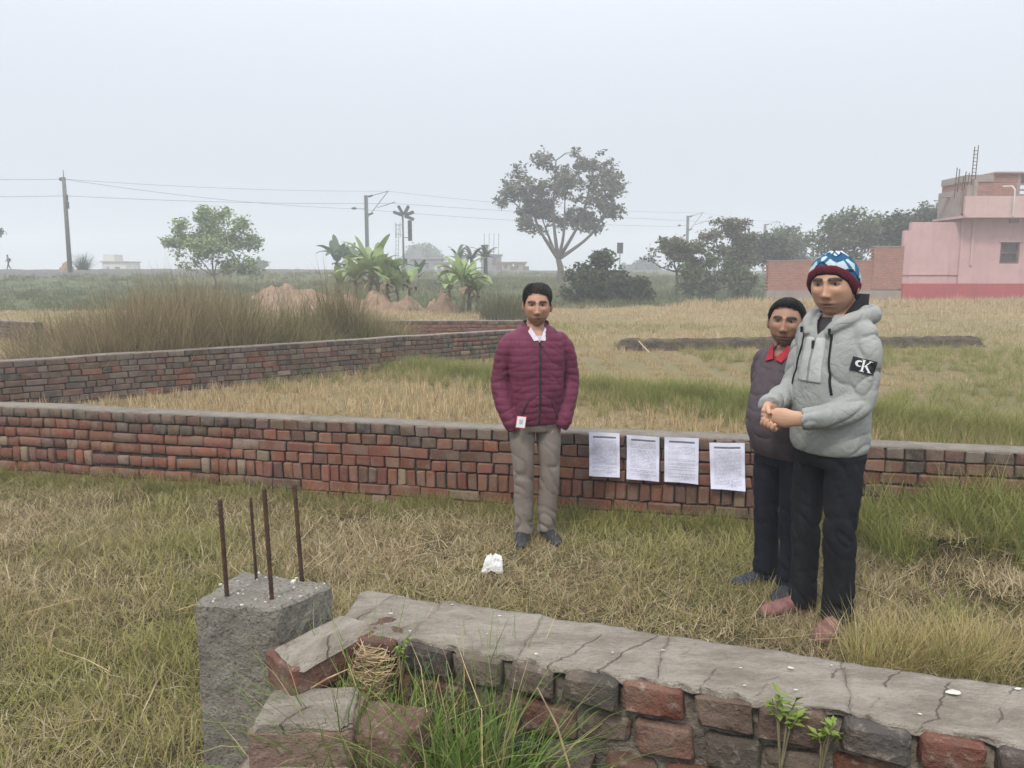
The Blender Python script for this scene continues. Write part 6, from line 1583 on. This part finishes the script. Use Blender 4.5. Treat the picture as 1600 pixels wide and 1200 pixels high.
def collar_ring(name, r0, r1, z0, z1, gap, mat, parent, cy0=.01, cy1=.01, dip=0.0, n=48, thick=.008, sq=1.12):
    """standing collar open at the front"""
    V = []; F = []
    for i in range(n + 1):
        a = gap + (2 * math.pi - 2 * gap) * i / n; k = abs(math.cos(a / 2)) ** 3; dx, dy = math.sin(a), -math.cos(a)
        for rr_, zz, cy in ((r0, z0, cy0), ((r0 + r1) / 2 + .003, (z0 + z1) / 2, (cy0 + cy1) / 2), (r1, z1, cy1), (r1 - thick, z1, cy1), ((r0 + r1) / 2 - thick, (z0 + z1) / 2, (cy0 + cy1) / 2), (r0 - thick, z0, cy0)):
            fd = max(0, -dy) ** 2
            V.append((dx * rr_ * sq, cy + dy * rr_, zz - dip * max(0, math.cos(a)) ** 1.5))
    for i in range(n):
        for j in range(6): F.append((i * 6 + j, i * 6 + (j + 1) % 6, (i + 1) * 6 + (j + 1) % 6, (i + 1) * 6 + j))
    F.append(tuple(range(6))); F.append(tuple(n * 6 + j for j in range(5, -1, -1)))
    me = bpy.data.meshes.new(name); me.from_pydata(V, [], F); bm = bmesh.new(); bm.from_mesh(me); bmesh.ops.recalc_face_normals(bm, faces=bm.faces); bm.to_mesh(me); bm.free(); return link(name, me, mat, parent, True)
from mathutils.bvhtree import BVHTree
def bvh_of(me): return BVHTree.FromPolygons([v.co.copy() for v in me.vertices], [tuple(p.vertices) for p in me.polygons])
def drape(name, grid, bvh, d, off, thick, mat, parent, mats_fn=None):
    """lay a grid of points (rows of equal length) on a surface seen along d, with thickness"""
    d = Vector(d).normalized(); n1, n2 = len(grid), len(grid[0]); V = []; last = None
    for row_ in grid:
        for p in row_:
            p = Vector(p); h = bvh.ray_cast(p - d * .25, d, .5)[0]
            if h is None: h = p
            V.append(h - d * off)
    nb = len(V); V += [v + d * thick for v in V]; F = []
    for i in range(n1 - 1):
        for j in range(n2 - 1): a = i * n2 + j; F.append((a, a + 1, a + n2 + 1, a + n2)); F.append((nb + a, nb + a + n2, nb + a + n2 + 1, nb + a + 1))
    ed = [i * n2 for i in range(n1)] + [(n1 - 1) * n2 + j for j in range(1, n2)] + [i * n2 + n2 - 1 for i in range(n1 - 2, -1, -1)] + [j for j in range(n2 - 2, 0, -1)]
    for k in range(len(ed)): F.append((ed[k], ed[(k + 1) % len(ed)], nb + ed[(k + 1) % len(ed)], nb + ed[k]))
    me = bpy.data.meshes.new(name); me.from_pydata([tuple(v) for v in V], [], F); bm = bmesh.new(); bm.from_mesh(me); bmesh.ops.recalc_face_normals(bm, faces=bm.faces); bm.to_mesh(me); bm.free()
    return link(name, me, mat, parent, True)
def strands(HMx, line, wide, mat, name, parent, seed, n, sweep, thick, lift=None, width=.0022, length=(.16, .42), grey=lambda r_, a: (.016, .014, .013)):
    """locks of hair lying over the shell, ragged at the hairline"""
    rr = random.Random(seed); mb = MB(); cl = []
    for k in range(n):
        az = rr.uniform(0, 2 * math.pi); q = rr.uniform(.0, .95) ** .8; dq = -rr.uniform(*length); da = sweep(az) * rr.uniform(.4, 1.3); P_ = []; m = 6
        for i in range(m):
            t_ = i / (m - 1); qq = q + dq * t_; a2 = az + da * t_; zl = line(a2); t0 = math.acos(max(-.95, min(.98, zl / .118))); qq = max(qq, -.10 * rr.random() - .01); th = t0 * (1 - qq) + .02 * max(qq, 0)
            d = np.array([[math.sin(th) * math.sin(a2), -math.sin(th) * math.cos(a2), math.cos(th)]]); p = Vector(tuple(head_def(d, wide)[0])); k_ = thick * min(1, .35 + max(qq, 0) * 5) + .0015 + .003 * rr.random() * math.sin(math.pi * t_)
            if lift and qq > 0: k_ += lift(a2, qq)
            P_.append(HMx @ (p + Vector(tuple(d[0])) * k_))
        mb.tube(P_, [width * (.7 + .6 * math.sin(math.pi * (i + .6) / m)) for i in range(m)], 4); g_ = grey(rr, a2); cl += [g_] * (m * 4)
    o = mb.build(name, mat, parent, True); cattr(o.data, 'kcol', cl); tag(o, kind='stuff'); return o
def place(u, v): P = hit(u, v); P.z -= .005; return P
def stature(P, u, vtop): return at_y(u, vtop, P.y).z - P.z

# ---- man in the plum jacket
P1 = place(836, 843); H1 = stature(P1, 853, 443)
T1 = [(.795, .150, .110, 0, .0), (.825, .164, .122, 0, .0), (.95, .170, .130, 0, -.004), (1.10, .176, .134, 0, -.006), (1.24, .190, .132, 0, -.002), (1.33, .192, .118, 0, .006), (1.375, .170, .102, 0, .012), (1.405, .118, .090, 0, .018), (1.43, .080, .078, 0, .024)]
def arm1(sd): return ([(sd * .100, .012, 1.342), (sd * .156, .010, 1.328), (sd * .196, .012, 1.26), (sd * .222, .026, 1.13), (sd * .229, .026, 1.05), (sd * .210, -.02, .93), (sd * .176, -.054, .825), (sd * .150, -.055, .775)], [.035, .060, .064, .060, .059, .056, .053, .045])
LEG1 = [([(sd * .082, .0, .87), (sd * .088, -.004, .70), (sd * .086 + .006, -.012, .47), (sd * .080 + .004, .006, .26), (sd * .076, .004, .055)], [.084, .081, .068, .063, .065]) for sd in (-1, 1)]
def crease(V, sx, sy, sz, seed, p=5): return (1 - np.abs(nz(V, sx, sy, sz, seed))) ** p
def wr1(V, N):
    z = V[:, 2]; warp = .014 * nz(V, 6, 6, 3, 2.0); ph = (z + warp) / .046; quilt = np.abs(np.sin(np.pi * ph)) ** .45
    Vd = V.copy(); Vd[:, 2] = z + .5 * np.abs(V[:, 0])
    return V + N * (.0040 * (quilt - .7) - .0050 * crease(Vd, 6, 6, 14, 7.0) + .007 * nz(V, 5, 5, 5, 1.0) + .003)[:, None]
spec1 = dict(at=P1, yaw=R(10), head_yaw=R(-2), H=H1, label='man in plum quilted jacket and grey trousers, hands in his pockets', torso=T1, arms=[arm1(-1), arm1(1)], legs=LEG1, vee=(1.325, 1.40, .052),
    pelvis=[(.96, .145, .104, 0, 0), (.88, .158, .110, 0, 0), (.80, .162, .110, 0, 0), (.745, .145, .096, 0, 0)], skin=(.42, .235, .155), beard=.32, hx=.004, nod=R(2), trouser_mat=MAT['grey_trouser'], top_name='jacket', top_mat=MAT['plum'], wrinkle=wr1, shoe_mat=MAT['shoe_dark'],
    feet=[(-.086, .0, R(-12)), (.086, .0, R(10))], seed=3.0, wide=.98, jaw=1.3, under=((.50, .47, .52), 1.365), hands=hand((-.112, -.03, .80), (.20, .1, -1), 1, (1, 0, 0), .3) + hand((.112, -.03, .80), (-.20, .1, -1), -1, (-1, 0, 0), .3))
m1, jk1, hm1 = make_person(spec1); bv1 = bvh_of(jk1.data)
lf1 = lambda az, q: (.017 * math.exp(-((q - .45) / .3) ** 2) * (1 if math.cos(az) > -.2 else .5) - .004 * abs(math.sin(az)) * (1 - min(1, q * 2)) - .006 * math.exp(-((az - 5.6) / .12) ** 2) * q)
hl1 = hairline(.084, .074, .016, -.07)
head_shell(hm1, hl1, .010, .98, MAT['hair'], 'hair', m1, 4.0, strand=.004, clump=.010, lift=lf1)
ho = [o_ for o_ in m1.children if o_.name.startswith('hair')][0]
MAT['locks'] = vcol_mat('hair_strands', 'kcol', .45, .3, 260, .22)
strands(hm1, hl1, .98, MAT['locks'], 'hair_locks', ho, 5, 1700, lambda az: (.75 if math.sin(az) > -.55 else -.45) * (.4 + .6 * max(0, math.cos(az))), .010, lf1, .0014, (.2, .5), grey=lambda r_, a: (.006, .0055, .005) if r_.random() < (.62 if math.sin(a) > 0 else .85) else (.055, .05, .046))
Y = (0, 1, 0)
drape('zip', [[(x, -.2, z) for x in (-.006, 0, .006)] for z in np.linspace(.80, 1.335, 40)], bv1, Y, .004, .006, MAT['zip'], jk1)
for sd in (-1, 1): drape('pocket_welt', [[(sd * (.075 + .050 * (1 - k / 9)) + dx, -.2, .835 + .125 * k / 9) for dx in (-.004, .0, .004)] for k in range(10)], bv1, Y, .003, .005, MAT['zip'], jk1)
collar_ring('collar', .088, .078, 1.360, 1.452, R(34), MAT['plum'], jk1, .014, .022, .060); collar_ring('collar_lining', .080, .0705, 1.362, 1.456, R(30), MAT['black_cloth'], jk1, .014, .022, .060, thick=.006)
sh = collar_ring('shirt_collar', .0745, .0640, 1.362, 1.440, R(24), MAT['shirt'], m1, .014, .020, .055, thick=.005)
for sd in (-1, 1):
    mb = MB(); q = [Vector((sd * .046, -.060, 1.418)), Vector((sd * .004, -.106, 1.340)), Vector((sd * .036, -.110, 1.335)), Vector((sd * .064, -.062, 1.392))]; dn = Vector((0, -.006, .0))
    mb.add([*q, *[p + dn for p in q]], [(0, 1, 2, 3), (4, 7, 6, 5), (0, 4, 5, 1), (1, 5, 6, 2), (2, 6, 7, 3), (3, 7, 4, 0)]); mb.build('collar_point', MAT['shirt'], sh)
# identity card hanging at his hip
a = at_y(814, 660, P1.y - .165); rt = empty('identity_card', a, R(9)); tag(rt, 'white card with red edge hanging at the plum jacket man\'s hip', 'card')
MAT['card'] = plain('card_white', (.80, .80, .80), (.70, .72, .76), 40, .5, 0); MAT['card_red'] = plain('card_red_edge', (.55, .06, .05), (.5, .05, .05), 20, .5, 0); MAT['card_blue'] = plain('card_print', (.35, .40, .50), (.5, .52, .58), 90, .5, 0)
mt = Matrix.Rotation(R(8), 4, 'Y')
MB().box((0, 0, 0), (.060, .004, .076), M=mt).build('card_holder', MAT['card_red'], rt); MB().box((0, -.0035, .002), (.052, .003, .066), M=mt).build('card_face', MAT['card'], rt); MB().box((.0, -.0055, .004), (.022, .0015, .028), M=mt).build('card_photo', MAT['card_blue'], rt)
MB().tube([(-.005, -.001, .037), (-.012, .012, .065), (-.02, .05, .09)], .003, 5).build('cord', MAT['zip'], rt)

# ---- man in the mauve sweater, half hidden
P2 = place(1213, 921); H2 = stature(P2, 1216, 464)
T2 = [(.795, .155, .120, 0, -.005), (.83, .168, .140, 0, -.015), (.95, .178, .168, 0, -.035), (1.05, .182, .174, 0, -.036), (1.18, .186, .152, 0, -.018), (1.30, .188, .126, 0, .0), (1.355, .165, .106, 0, .012), (1.39, .115, .090, 0, .018), (1.41, .085, .078, 0, .022)]
def arm2(sd): return ([(sd * .105, .014, 1.335), (sd * .160, .014, 1.330), (sd * .204, .03, 1.25), (sd * .228, .075, 1.10), (sd * .215, .105, 1.03), (sd * .14, .145, .93), (sd * .06, .165, .88)], [.035, .058, .060, .056, .054, .048, .042])
LEG2 = [([(sd * .086, .0, .87), (sd * .092, -.004, .70), (sd * .090, -.010, .47), (sd * .090, .006, .26), (sd * .090, .004, .05)], [.090, .086, .074, .070, .075]) for sd in (-1, 1)]
wr2 = lambda V, N: V + N * (-.006 * crease(V, 6, 6, 12, 3.0) + .006 * nz(V, 4, 4, 4, 5.0) + .002)[:, None]
spec2 = dict(head_z=1.540, hy=-.028, under=((.30, .028, .04), 1.36), at=P2, yaw=R(-58), head_yaw=R(-27), H=H2, label='shorter man in mauve grey sweater over a red collar, standing half hidden', torso=T2, arms=[arm2(-1), arm2(1)], legs=LEG2, vee=(1.33, 1.385, .050), pelvis=[(.96, .152, .122, 0, -.01), (.88, .166, .126, 0, -.005), (.80, .168, .118, 0, 0), (.745, .15, .1, 0, 0)],
    skin=(.33, .185, .125), beard=.5, nod=R(-1), tilt=R(3), trouser_mat=MAT['navy_trouser'], top_name='sweater', top_mat=MAT['sweater'], wrinkle=wr2, shoe_mat=MAT['shoe_navy'], feet=[(-.105, -.01, R(-14)), (.10, .0, R(10))], seed=9.0, wide=1.06, jaw=1.7, neck=.064,
    hands=hand((.05, .17, .88), (-.9, .2, -.35), 1, (0, -1, 0), .5) + hand((-.05, .18, .87), (.9, .25, -.4), -1, (0, -1, 0), .5))
m2, sw2, hm2 = make_person(spec2)
hl2 = hairline(.082, .074, .016, -.05); lf2 = lambda az, q: .006 * math.exp(-((q - .3) / .3) ** 2)
head_shell(hm2, hl2, .0080, 1.06, MAT['hair'], 'hair', m2, 8.0, strand=.0018, clump=.002, lift=lf2)
ho = [o_ for o_ in m2.children if o_.name.startswith('hair')][0]; strands(hm2, hl2, 1.06, MAT['locks'], 'hair_locks', ho, 6, 1500, lambda az: .25, .0075, lf2, .0011, (.10, .26), grey=lambda r_, a: (.005, .0045, .0045) if r_.random() < .8 else (.014, .012, .011))
rc = collar_ring('shirt_collar', .086, .071, 1.365, 1.440, R(24), MAT['red_shirt'], m2, .014, .020, .055)
for sd in (-1, 1):
    mb = MB(); q = [Vector((sd * .050, -.062, 1.420)), Vector((sd * .006, -.112, 1.345)), Vector((sd * .054, -.118, 1.330)), Vector((sd * .084, -.052, 1.392))]; dn = Vector((0, -.006, .003))
    mb.add([*q, *[p + dn for p in q]], [(0, 1, 2, 3), (4, 7, 6, 5), (0, 4, 5, 1), (1, 5, 6, 2), (2, 6, 7, 3), (3, 7, 4, 0)]); mb.build('collar_point', MAT['red_shirt'], rc)

# ---- man in the pale jacket and knitted cap
P3 = place(1280, 972); H3 = stature(P3, 1288, 395)
T3 = [(.812, .164, .130, 0, .0), (.835, .174, .140, 0, -.003), (.95, .168, .140, 0, -.008), (1.08, .164, .140, 0, -.010), (1.20, .168, .134, 0, -.006), (1.31, .172, .120, 0, .002), (1.36, .158, .106, 0, .012), (1.39, .114, .094, 0, .020), (1.415, .09, .088, 0, .026)]
AL = ([(.09, .012, 1.330), (.138, .004, 1.334), (.168, -.002, 1.255), (.178, -.015, 1.12), (.178, -.045, 1.045), (.142, -.150, 1.00), (.100, -.238, .985), (.086, -.256, .982)], [.040, .060, .062, .058, .057, .054, .049, .045])
AR = ([(-.09, .012, 1.330), (-.140, .006, 1.334), (-.172, .0, 1.255), (-.186, -.025, 1.13), (-.180, -.070, 1.06), (-.140, -.180, 1.03), (-.096, -.262, 1.015), (-.082, -.278, 1.012)], [.040, .060, .062, .058, .056, .053, .048, .044])
LEG3 = [([(-.076, .0, .87), (-.092, -.006, .70), (-.098, -.016, .47), (-.100, -.004, .26), (-.104, -.01, .05)], [.072, .079, .069, .062, .064]), ([(.076, .0, .87), (.090, -.004, .70), (.094, -.012, .47), (.09, .01, .26), (.088, .012, .05)], [.072, .079, .070, .064, .067])]
hands3 = [limb([(.105, -.244, .985), (.070, -.276, .984), (.030, -.300, .982), (-.012, -.318, .984)], [.027, .033, .043, .037], 16, .60, (0, -1, 0)), limb([(-.10, -.268, 1.015), (-.075, -.292, 1.000), (-.052, -.312, .975)], [.027, .034, .038], 16, .75, (1, 0, 0))]
for k in range(4):
    x0_ = -.060 + .022 * k; hands3.append(limb([(x0_ - .012, -.300, .948 - .004 * k), (x0_, -.330, .940 - .004 * k), (x0_ + .014, -.350, .953 - .004 * k), (x0_ + .026, -.349, .976 - .005 * k)], [.0105, .0102, .0096, .0078], 12, m=5))
hands3.append(limb([(-.062, -.296, 1.015), (-.040, -.326, 1.018), (-.014, -.345, 1.004), (-.004, -.347, .996)], [.0135, .012, .0105, .0085], 12, m=5))
for k in range(3): hands3.append(limb([(-.012, -.322, 1.000 - .018 * k), (-.048, -.338, 1.003 - .018 * k), (-.078, -.318, 1.000 - .019 * k)], [.0110, .0105, .009], 12, m=5))
def wr3(V, N):
    z = V[:, 2]; ax = np.abs(V[:, 0]); y = V[:, 1]; arm = np.clip(sstep(.15, .19, ax) + sstep(-.16, -.20, y), 0, 1)
    Vd = V.copy(); Vd[:, 2] = z + .7 * V[:, 0] - .4 * y; Ve = V.copy(); Ve[:, 2] = z - .8 * V[:, 0]
    return V + N * (-.010 * crease(Vd, 4, 4, 6, 3.0, 9) - (.002 + .008 * arm) * crease(Ve, 5, 5, 12, 8.0, 8) + .0045 * nz(V, 4, 4, 4, 1.0) + .003)[:, None]
hood_path = [(-.050, -.112, 1.325), (-.092, -.070, 1.378), (-.115, .010, 1.400), (-.090, .098, 1.412), (0, .135, 1.412), (.090, .098, 1.412), (.115, .010, 1.400), (.092, -.070, 1.378), (.050, -.112, 1.325)]
spec3 = dict(head_z=1.533, hy=-.030, under=((.016, .015, .019), 1.40), at=P3, yaw=R(-66), head_yaw=R(-41), H=H3, label='tall man in pale grey hooded jacket and knitted cap, hands clasped', torso=T3, arms=[AR, AL], legs=LEG3, vee=(1.325, 1.385, .040), pelvis=[(.97, .138, .112, 0, 0), (.88, .148, .116, 0, 0), (.80, .166, .122, 0, 0), (.745, .15, .105, 0, 0)],
    skin=(.46, .265, .175), beard=.2, nod=R(3), tilt=R(-2), trouser_mat=MAT['black_trouser'], top_name='jacket', top_mat=MAT['pale_jacket'], wrinkle=wr3, shoe_mat=MAT['shoe_pink'], feet=[(-.115, -.02, R(-8)), (.095, .0, R(24))], seed=5.0, wide=1.07, jaw=1.9, neck=.066, voxel=.0034,
    hands=hands3, smooth_top=2, extra_top=[limb(hood_path, [.016, .028, .036, .042, .046, .042, .036, .028, .016], 16)], foot=1.03)
m3, jk3, hm3 = make_person(spec3); bv3 = bvh_of(jk3.data)
def zl3(az):
    a = abs((az + math.pi) % (2 * math.pi) - math.pi); return float(np.interp(a, [0, .5, 1.0, 1.4, 1.9, 3.15], [.050, .046, .018, -.030, -.044, -.048]))
def cap_col(az, q):
    if q < .05: return (.012, .011, .014)
    if q < .225: return (.105, .018, .030)
    p = abs(((az * 4 / (2 * math.pi) + .18) % 1) * 2 - 1); w_ = (q * 2.1 - p * .62 + .35) % 1; w2 = (q * 1.3 + p * .9) % 1
    if q > .93: return (.10, .02, .032)
    if w_ < .40: return (.022, .085, .17)
    if w_ < .52: return (.012, .018, .045)
    if w2 < .30: return (.03, .11, .20)
    return (.42, .50, .54)
MAT['knit'] = vcol_mat('knit_wool', 'kcol', .95, .9, 170, .1)
head_shell(hm3, zl3, .0100, 1.07, MAT['knit'], 'knitted_cap', m3, 2.0, 220, 60, .0006, lambda az, q: .012 * q ** 2 + (.0015 if .05 < q < .21 else 0) + .006 * math.sin(min(1, q * 1.4) * math.pi), cap_col, .003)
drape('front_panel', [[(x * (1 - .25 * i / 24), -.2, 1.125 + .19 * i / 24) for x in np.linspace(-.066, .066, 15)] for i in range(25)], bv3, Y, .004, .007, MAT['white_panel'], jk3)
drape('zip', [[(x, -.2, z) for x in (-.005, 0, .005)] for z in np.linspace(1.125, 1.315, 30)], bv3, Y, .0058, .007, MAT['zip_grey'] if 'zip_grey' in MAT else MAT['housegrey'], jk3)
zp = bv3.ray_cast(Vector((0, -.5, 1.29)), Vector(Y))[0]; MB().box((0, zp.y - .009, 1.285), (.012, .006, .036)).build('zip_pull', MAT['zip'], jk3)
collar_ring('collar_lining', .092, .090, 1.370, 1.500, R(40), MAT['black_cloth'], jk3, .020, .040, .125, thick=.012); collar_ring('hood_edge', .112, .112, 1.345, 1.455, R(38), MAT['pale_jacket'], jk3, .018, .036, .110, thick=.014)
for sd, ln in ((-1, 1.10), (1, 1.08)):
    drape('drawstring', [[(sd * (.078 + .034 * (k / 15) ** 1.5) + dx, -.2, 1.335 - (1.335 - ln) * k / 15) for dx in (-.003, 0, .003)] for k in range(16)], bv3, Y, .006, .006, MAT['black_cloth'], jk3)
    h = bv3.ray_cast(Vector((sd * .078, -.5, 1.345)), Vector(Y))[0]; MB().tube([(h.x, h.y - .008, 1.358), (h.x, h.y - .008, 1.332)], [.006, .005], 8).build('cord_stopper', MAT['black_cloth'], jk3)
# arm badge: dark patch with the letters c and K, laid on the sleeve
def badge(bvh, C, d, tilt):
    """drawn flat (x right, z up), then wrapped onto the sleeve as seen along d"""
    mb = MB(); W_, H_ = .092, .058; polys = []
    def grid(x0, x1, z0, z1, nx_, nz_):
        for i in range(nx_):
            for j in range(nz_):
                a, b = x0 + (x1 - x0) * i / nx_, x0 + (x1 - x0) * (i + 1) / nx_; c, e_ = z0 + (z1 - z0) * j / nz_, z0 + (z1 - z0) * (j + 1) / nz_; polys.append(([(a, c), (b, c), (b, e_), (a, e_)], 0))
    grid(-W_ / 2, W_ / 2, -H_ / 2, H_ / 2, 24, 16)
    def poly(P): polys.append((P, 1))
    for i in range(11):
        a0, a1 = R(50 + 260 * i / 11), R(50 + 260 * (i + 1) / 11); w0, w1_ = .0035 + .0045 * math.sin(math.pi * i / 11), .0035 + .0045 * math.sin(math.pi * (i + 1) / 11); c = (-.020, .006); ro = .0135
        poly([(c[0] + ro * math.cos(a0), c[1] + ro * math.sin(a0)), (c[0] + ro * math.cos(a1), c[1] + ro * math.sin(a1)), (c[0] + (ro - w1_) * math.cos(a1), c[1] + (ro - w1_) * math.sin(a1)), (c[0] + (ro - w0) * math.cos(a0), c[1] + (ro - w0) * math.sin(a0))])
    for P in ([(-.009, -.022), (-.002, -.022), (-.002, .023), (-.009, .023)], [(-.0135, -.024), (.003, -.024), (.003, -.0215), (-.0135, -.0215)], [(-.0135, .0225), (.0, .0225), (.0, .0245), (-.0135, .0245)], [(-.002, -.003), (.002, -.001), (.022, .0235), (.018, .0235)], [(.001, .0), (.007, .006), (.029, -.022), (.020, -.022)], [(.013, .0225), (.028, .0225), (.028, .0245), (.013, .0245)], [(.015, -.024), (.034, -.024), (.034, -.0215), (.015, -.0215)]): poly(P)
    d = Vector(d).normalized(); rx_ = d.cross(Vector((0, 0, 1))).normalized(); up_ = rx_.cross(d).normalized(); ct, st = math.cos(tilt), math.sin(tilt)
    for P, mi in polys:
        V = []
        for (x, z) in P:
            p = C + rx_ * (x * ct - z * st) + up_ * (x * st + z * ct); h = bvh.ray_cast(p - d * .2, d, .4)[0]; h = h if h is not None else p; V.append(h - d * (.006 if mi == 0 else .0105))
        mb.cur = mi; k = len(V); mb.add(V + [v + d * (.004 if mi == 0 else .005) for v in V], [tuple(range(k))] + [(i, k + i, k + (i + 1) % k, (i + 1) % k) for i in range(k)])
    return mb.mesh('arm_badge')
MAT['badge'] = plain('badge_black', (.010, .011, .018), (.016, .017, .024), 40, .6, .1); MAT['badge_white'] = plain('badge_white', (.70, .70, .70), (.62, .62, .62), 30, .7, 0)
d_ = Vector((-.80, .60, 0)).normalized(); h = Vector((.185, -.04, 1.21))
link('arm_badge', badge(bv3, h, d_, R(-12)), [MAT['badge'], MAT['badge_white']], jk3)
# ---- man walking along the track, far off
Pw = at_y(15, 430, 66); Pw.z = g1(Pw.x, Pw.y) + .30
root = empty('person', Pw, R(-70), (at_y(15, 398, 66).z - Pw.z) / 1.7); tag(root, 'tiny distant figure walking along the track at the far left', 'person')
pcs = [ring_loft([(.82, .15, .11, 0, 0), (1.1, .17, .12, 0, 0), (1.36, .19, .11, 0, -.03), (1.44, .08, .08, 0, -.04)]), limb([(-.07, 0, .88), (-.08, -.10, .5), (-.08, -.22, .06), (-.08, -.32, .03)], [.09, .065, .05, .03], 12), limb([(.07, 0, .88), (.08, .02, .5), (.08, .22, .08), (.08, .16, .02)], [.09, .065, .05, .03], 12), limb([(-.18, -.03, 1.36), (-.24, .08, 1.1), (-.22, .02, .85)], [.06, .05, .04], 10), limb([(.18, -.03, 1.36), (.24, -.1, 1.1), (.22, -.25, .92)], [.06, .05, .04], 10), ellipsoid((0, -.06, 1.57), (.085, .10, .125), 10), limb([(0, -.03, 1.4), (0, -.05, 1.5)], [.055, .055], 10)]
bm_ = fuse(pcs, .02, 2, 'body'); V = co(bm_); C = np.where((V[:, 2] < .86)[:, None], [.03, .032, .04], np.where((V[:, 2] < 1.44)[:, None], [.16, .16, .17], [.14, .08, .055])); cattr(bm_, 'skin', C); link('body', bm_, MAT['skin'], root)
MB().box((.0, .16, 1.12), (.26, .14, .34)).build('bag', MAT['zip'], root); MB().tube([(0, -.055, 1.63), (0, -.055, 1.71)], [.105, .06], 10).build('hat', MAT['zip'], root)
bpy.data.scenes.remove(TMP)
# ------------------------------------------------------------------ hazy air
me = MB().span(-255, 255, -14, 325, -2.2, 17.5).mesh('haze')
hz = link('haze', me); tag(hz, kind='stuff')
hm = bpy.data.materials.new('hazy_air'); hm.use_nodes = True; nt = hm.node_tree; nt.nodes.clear()
ho = nt.nodes.new('ShaderNodeOutputMaterial'); pv = nt.nodes.new('ShaderNodeVolumePrincipled')
pv.inputs['Color'].default_value = (.93, .955, 1.0, 1); pv.inputs['Density'].default_value = .0038; pv.inputs['Anisotropy'].default_value = .1
nt.links.new(pv.outputs[0], ho.inputs['Volume']); me.materials.append(hm)
hz.display_type = 'WIRE'
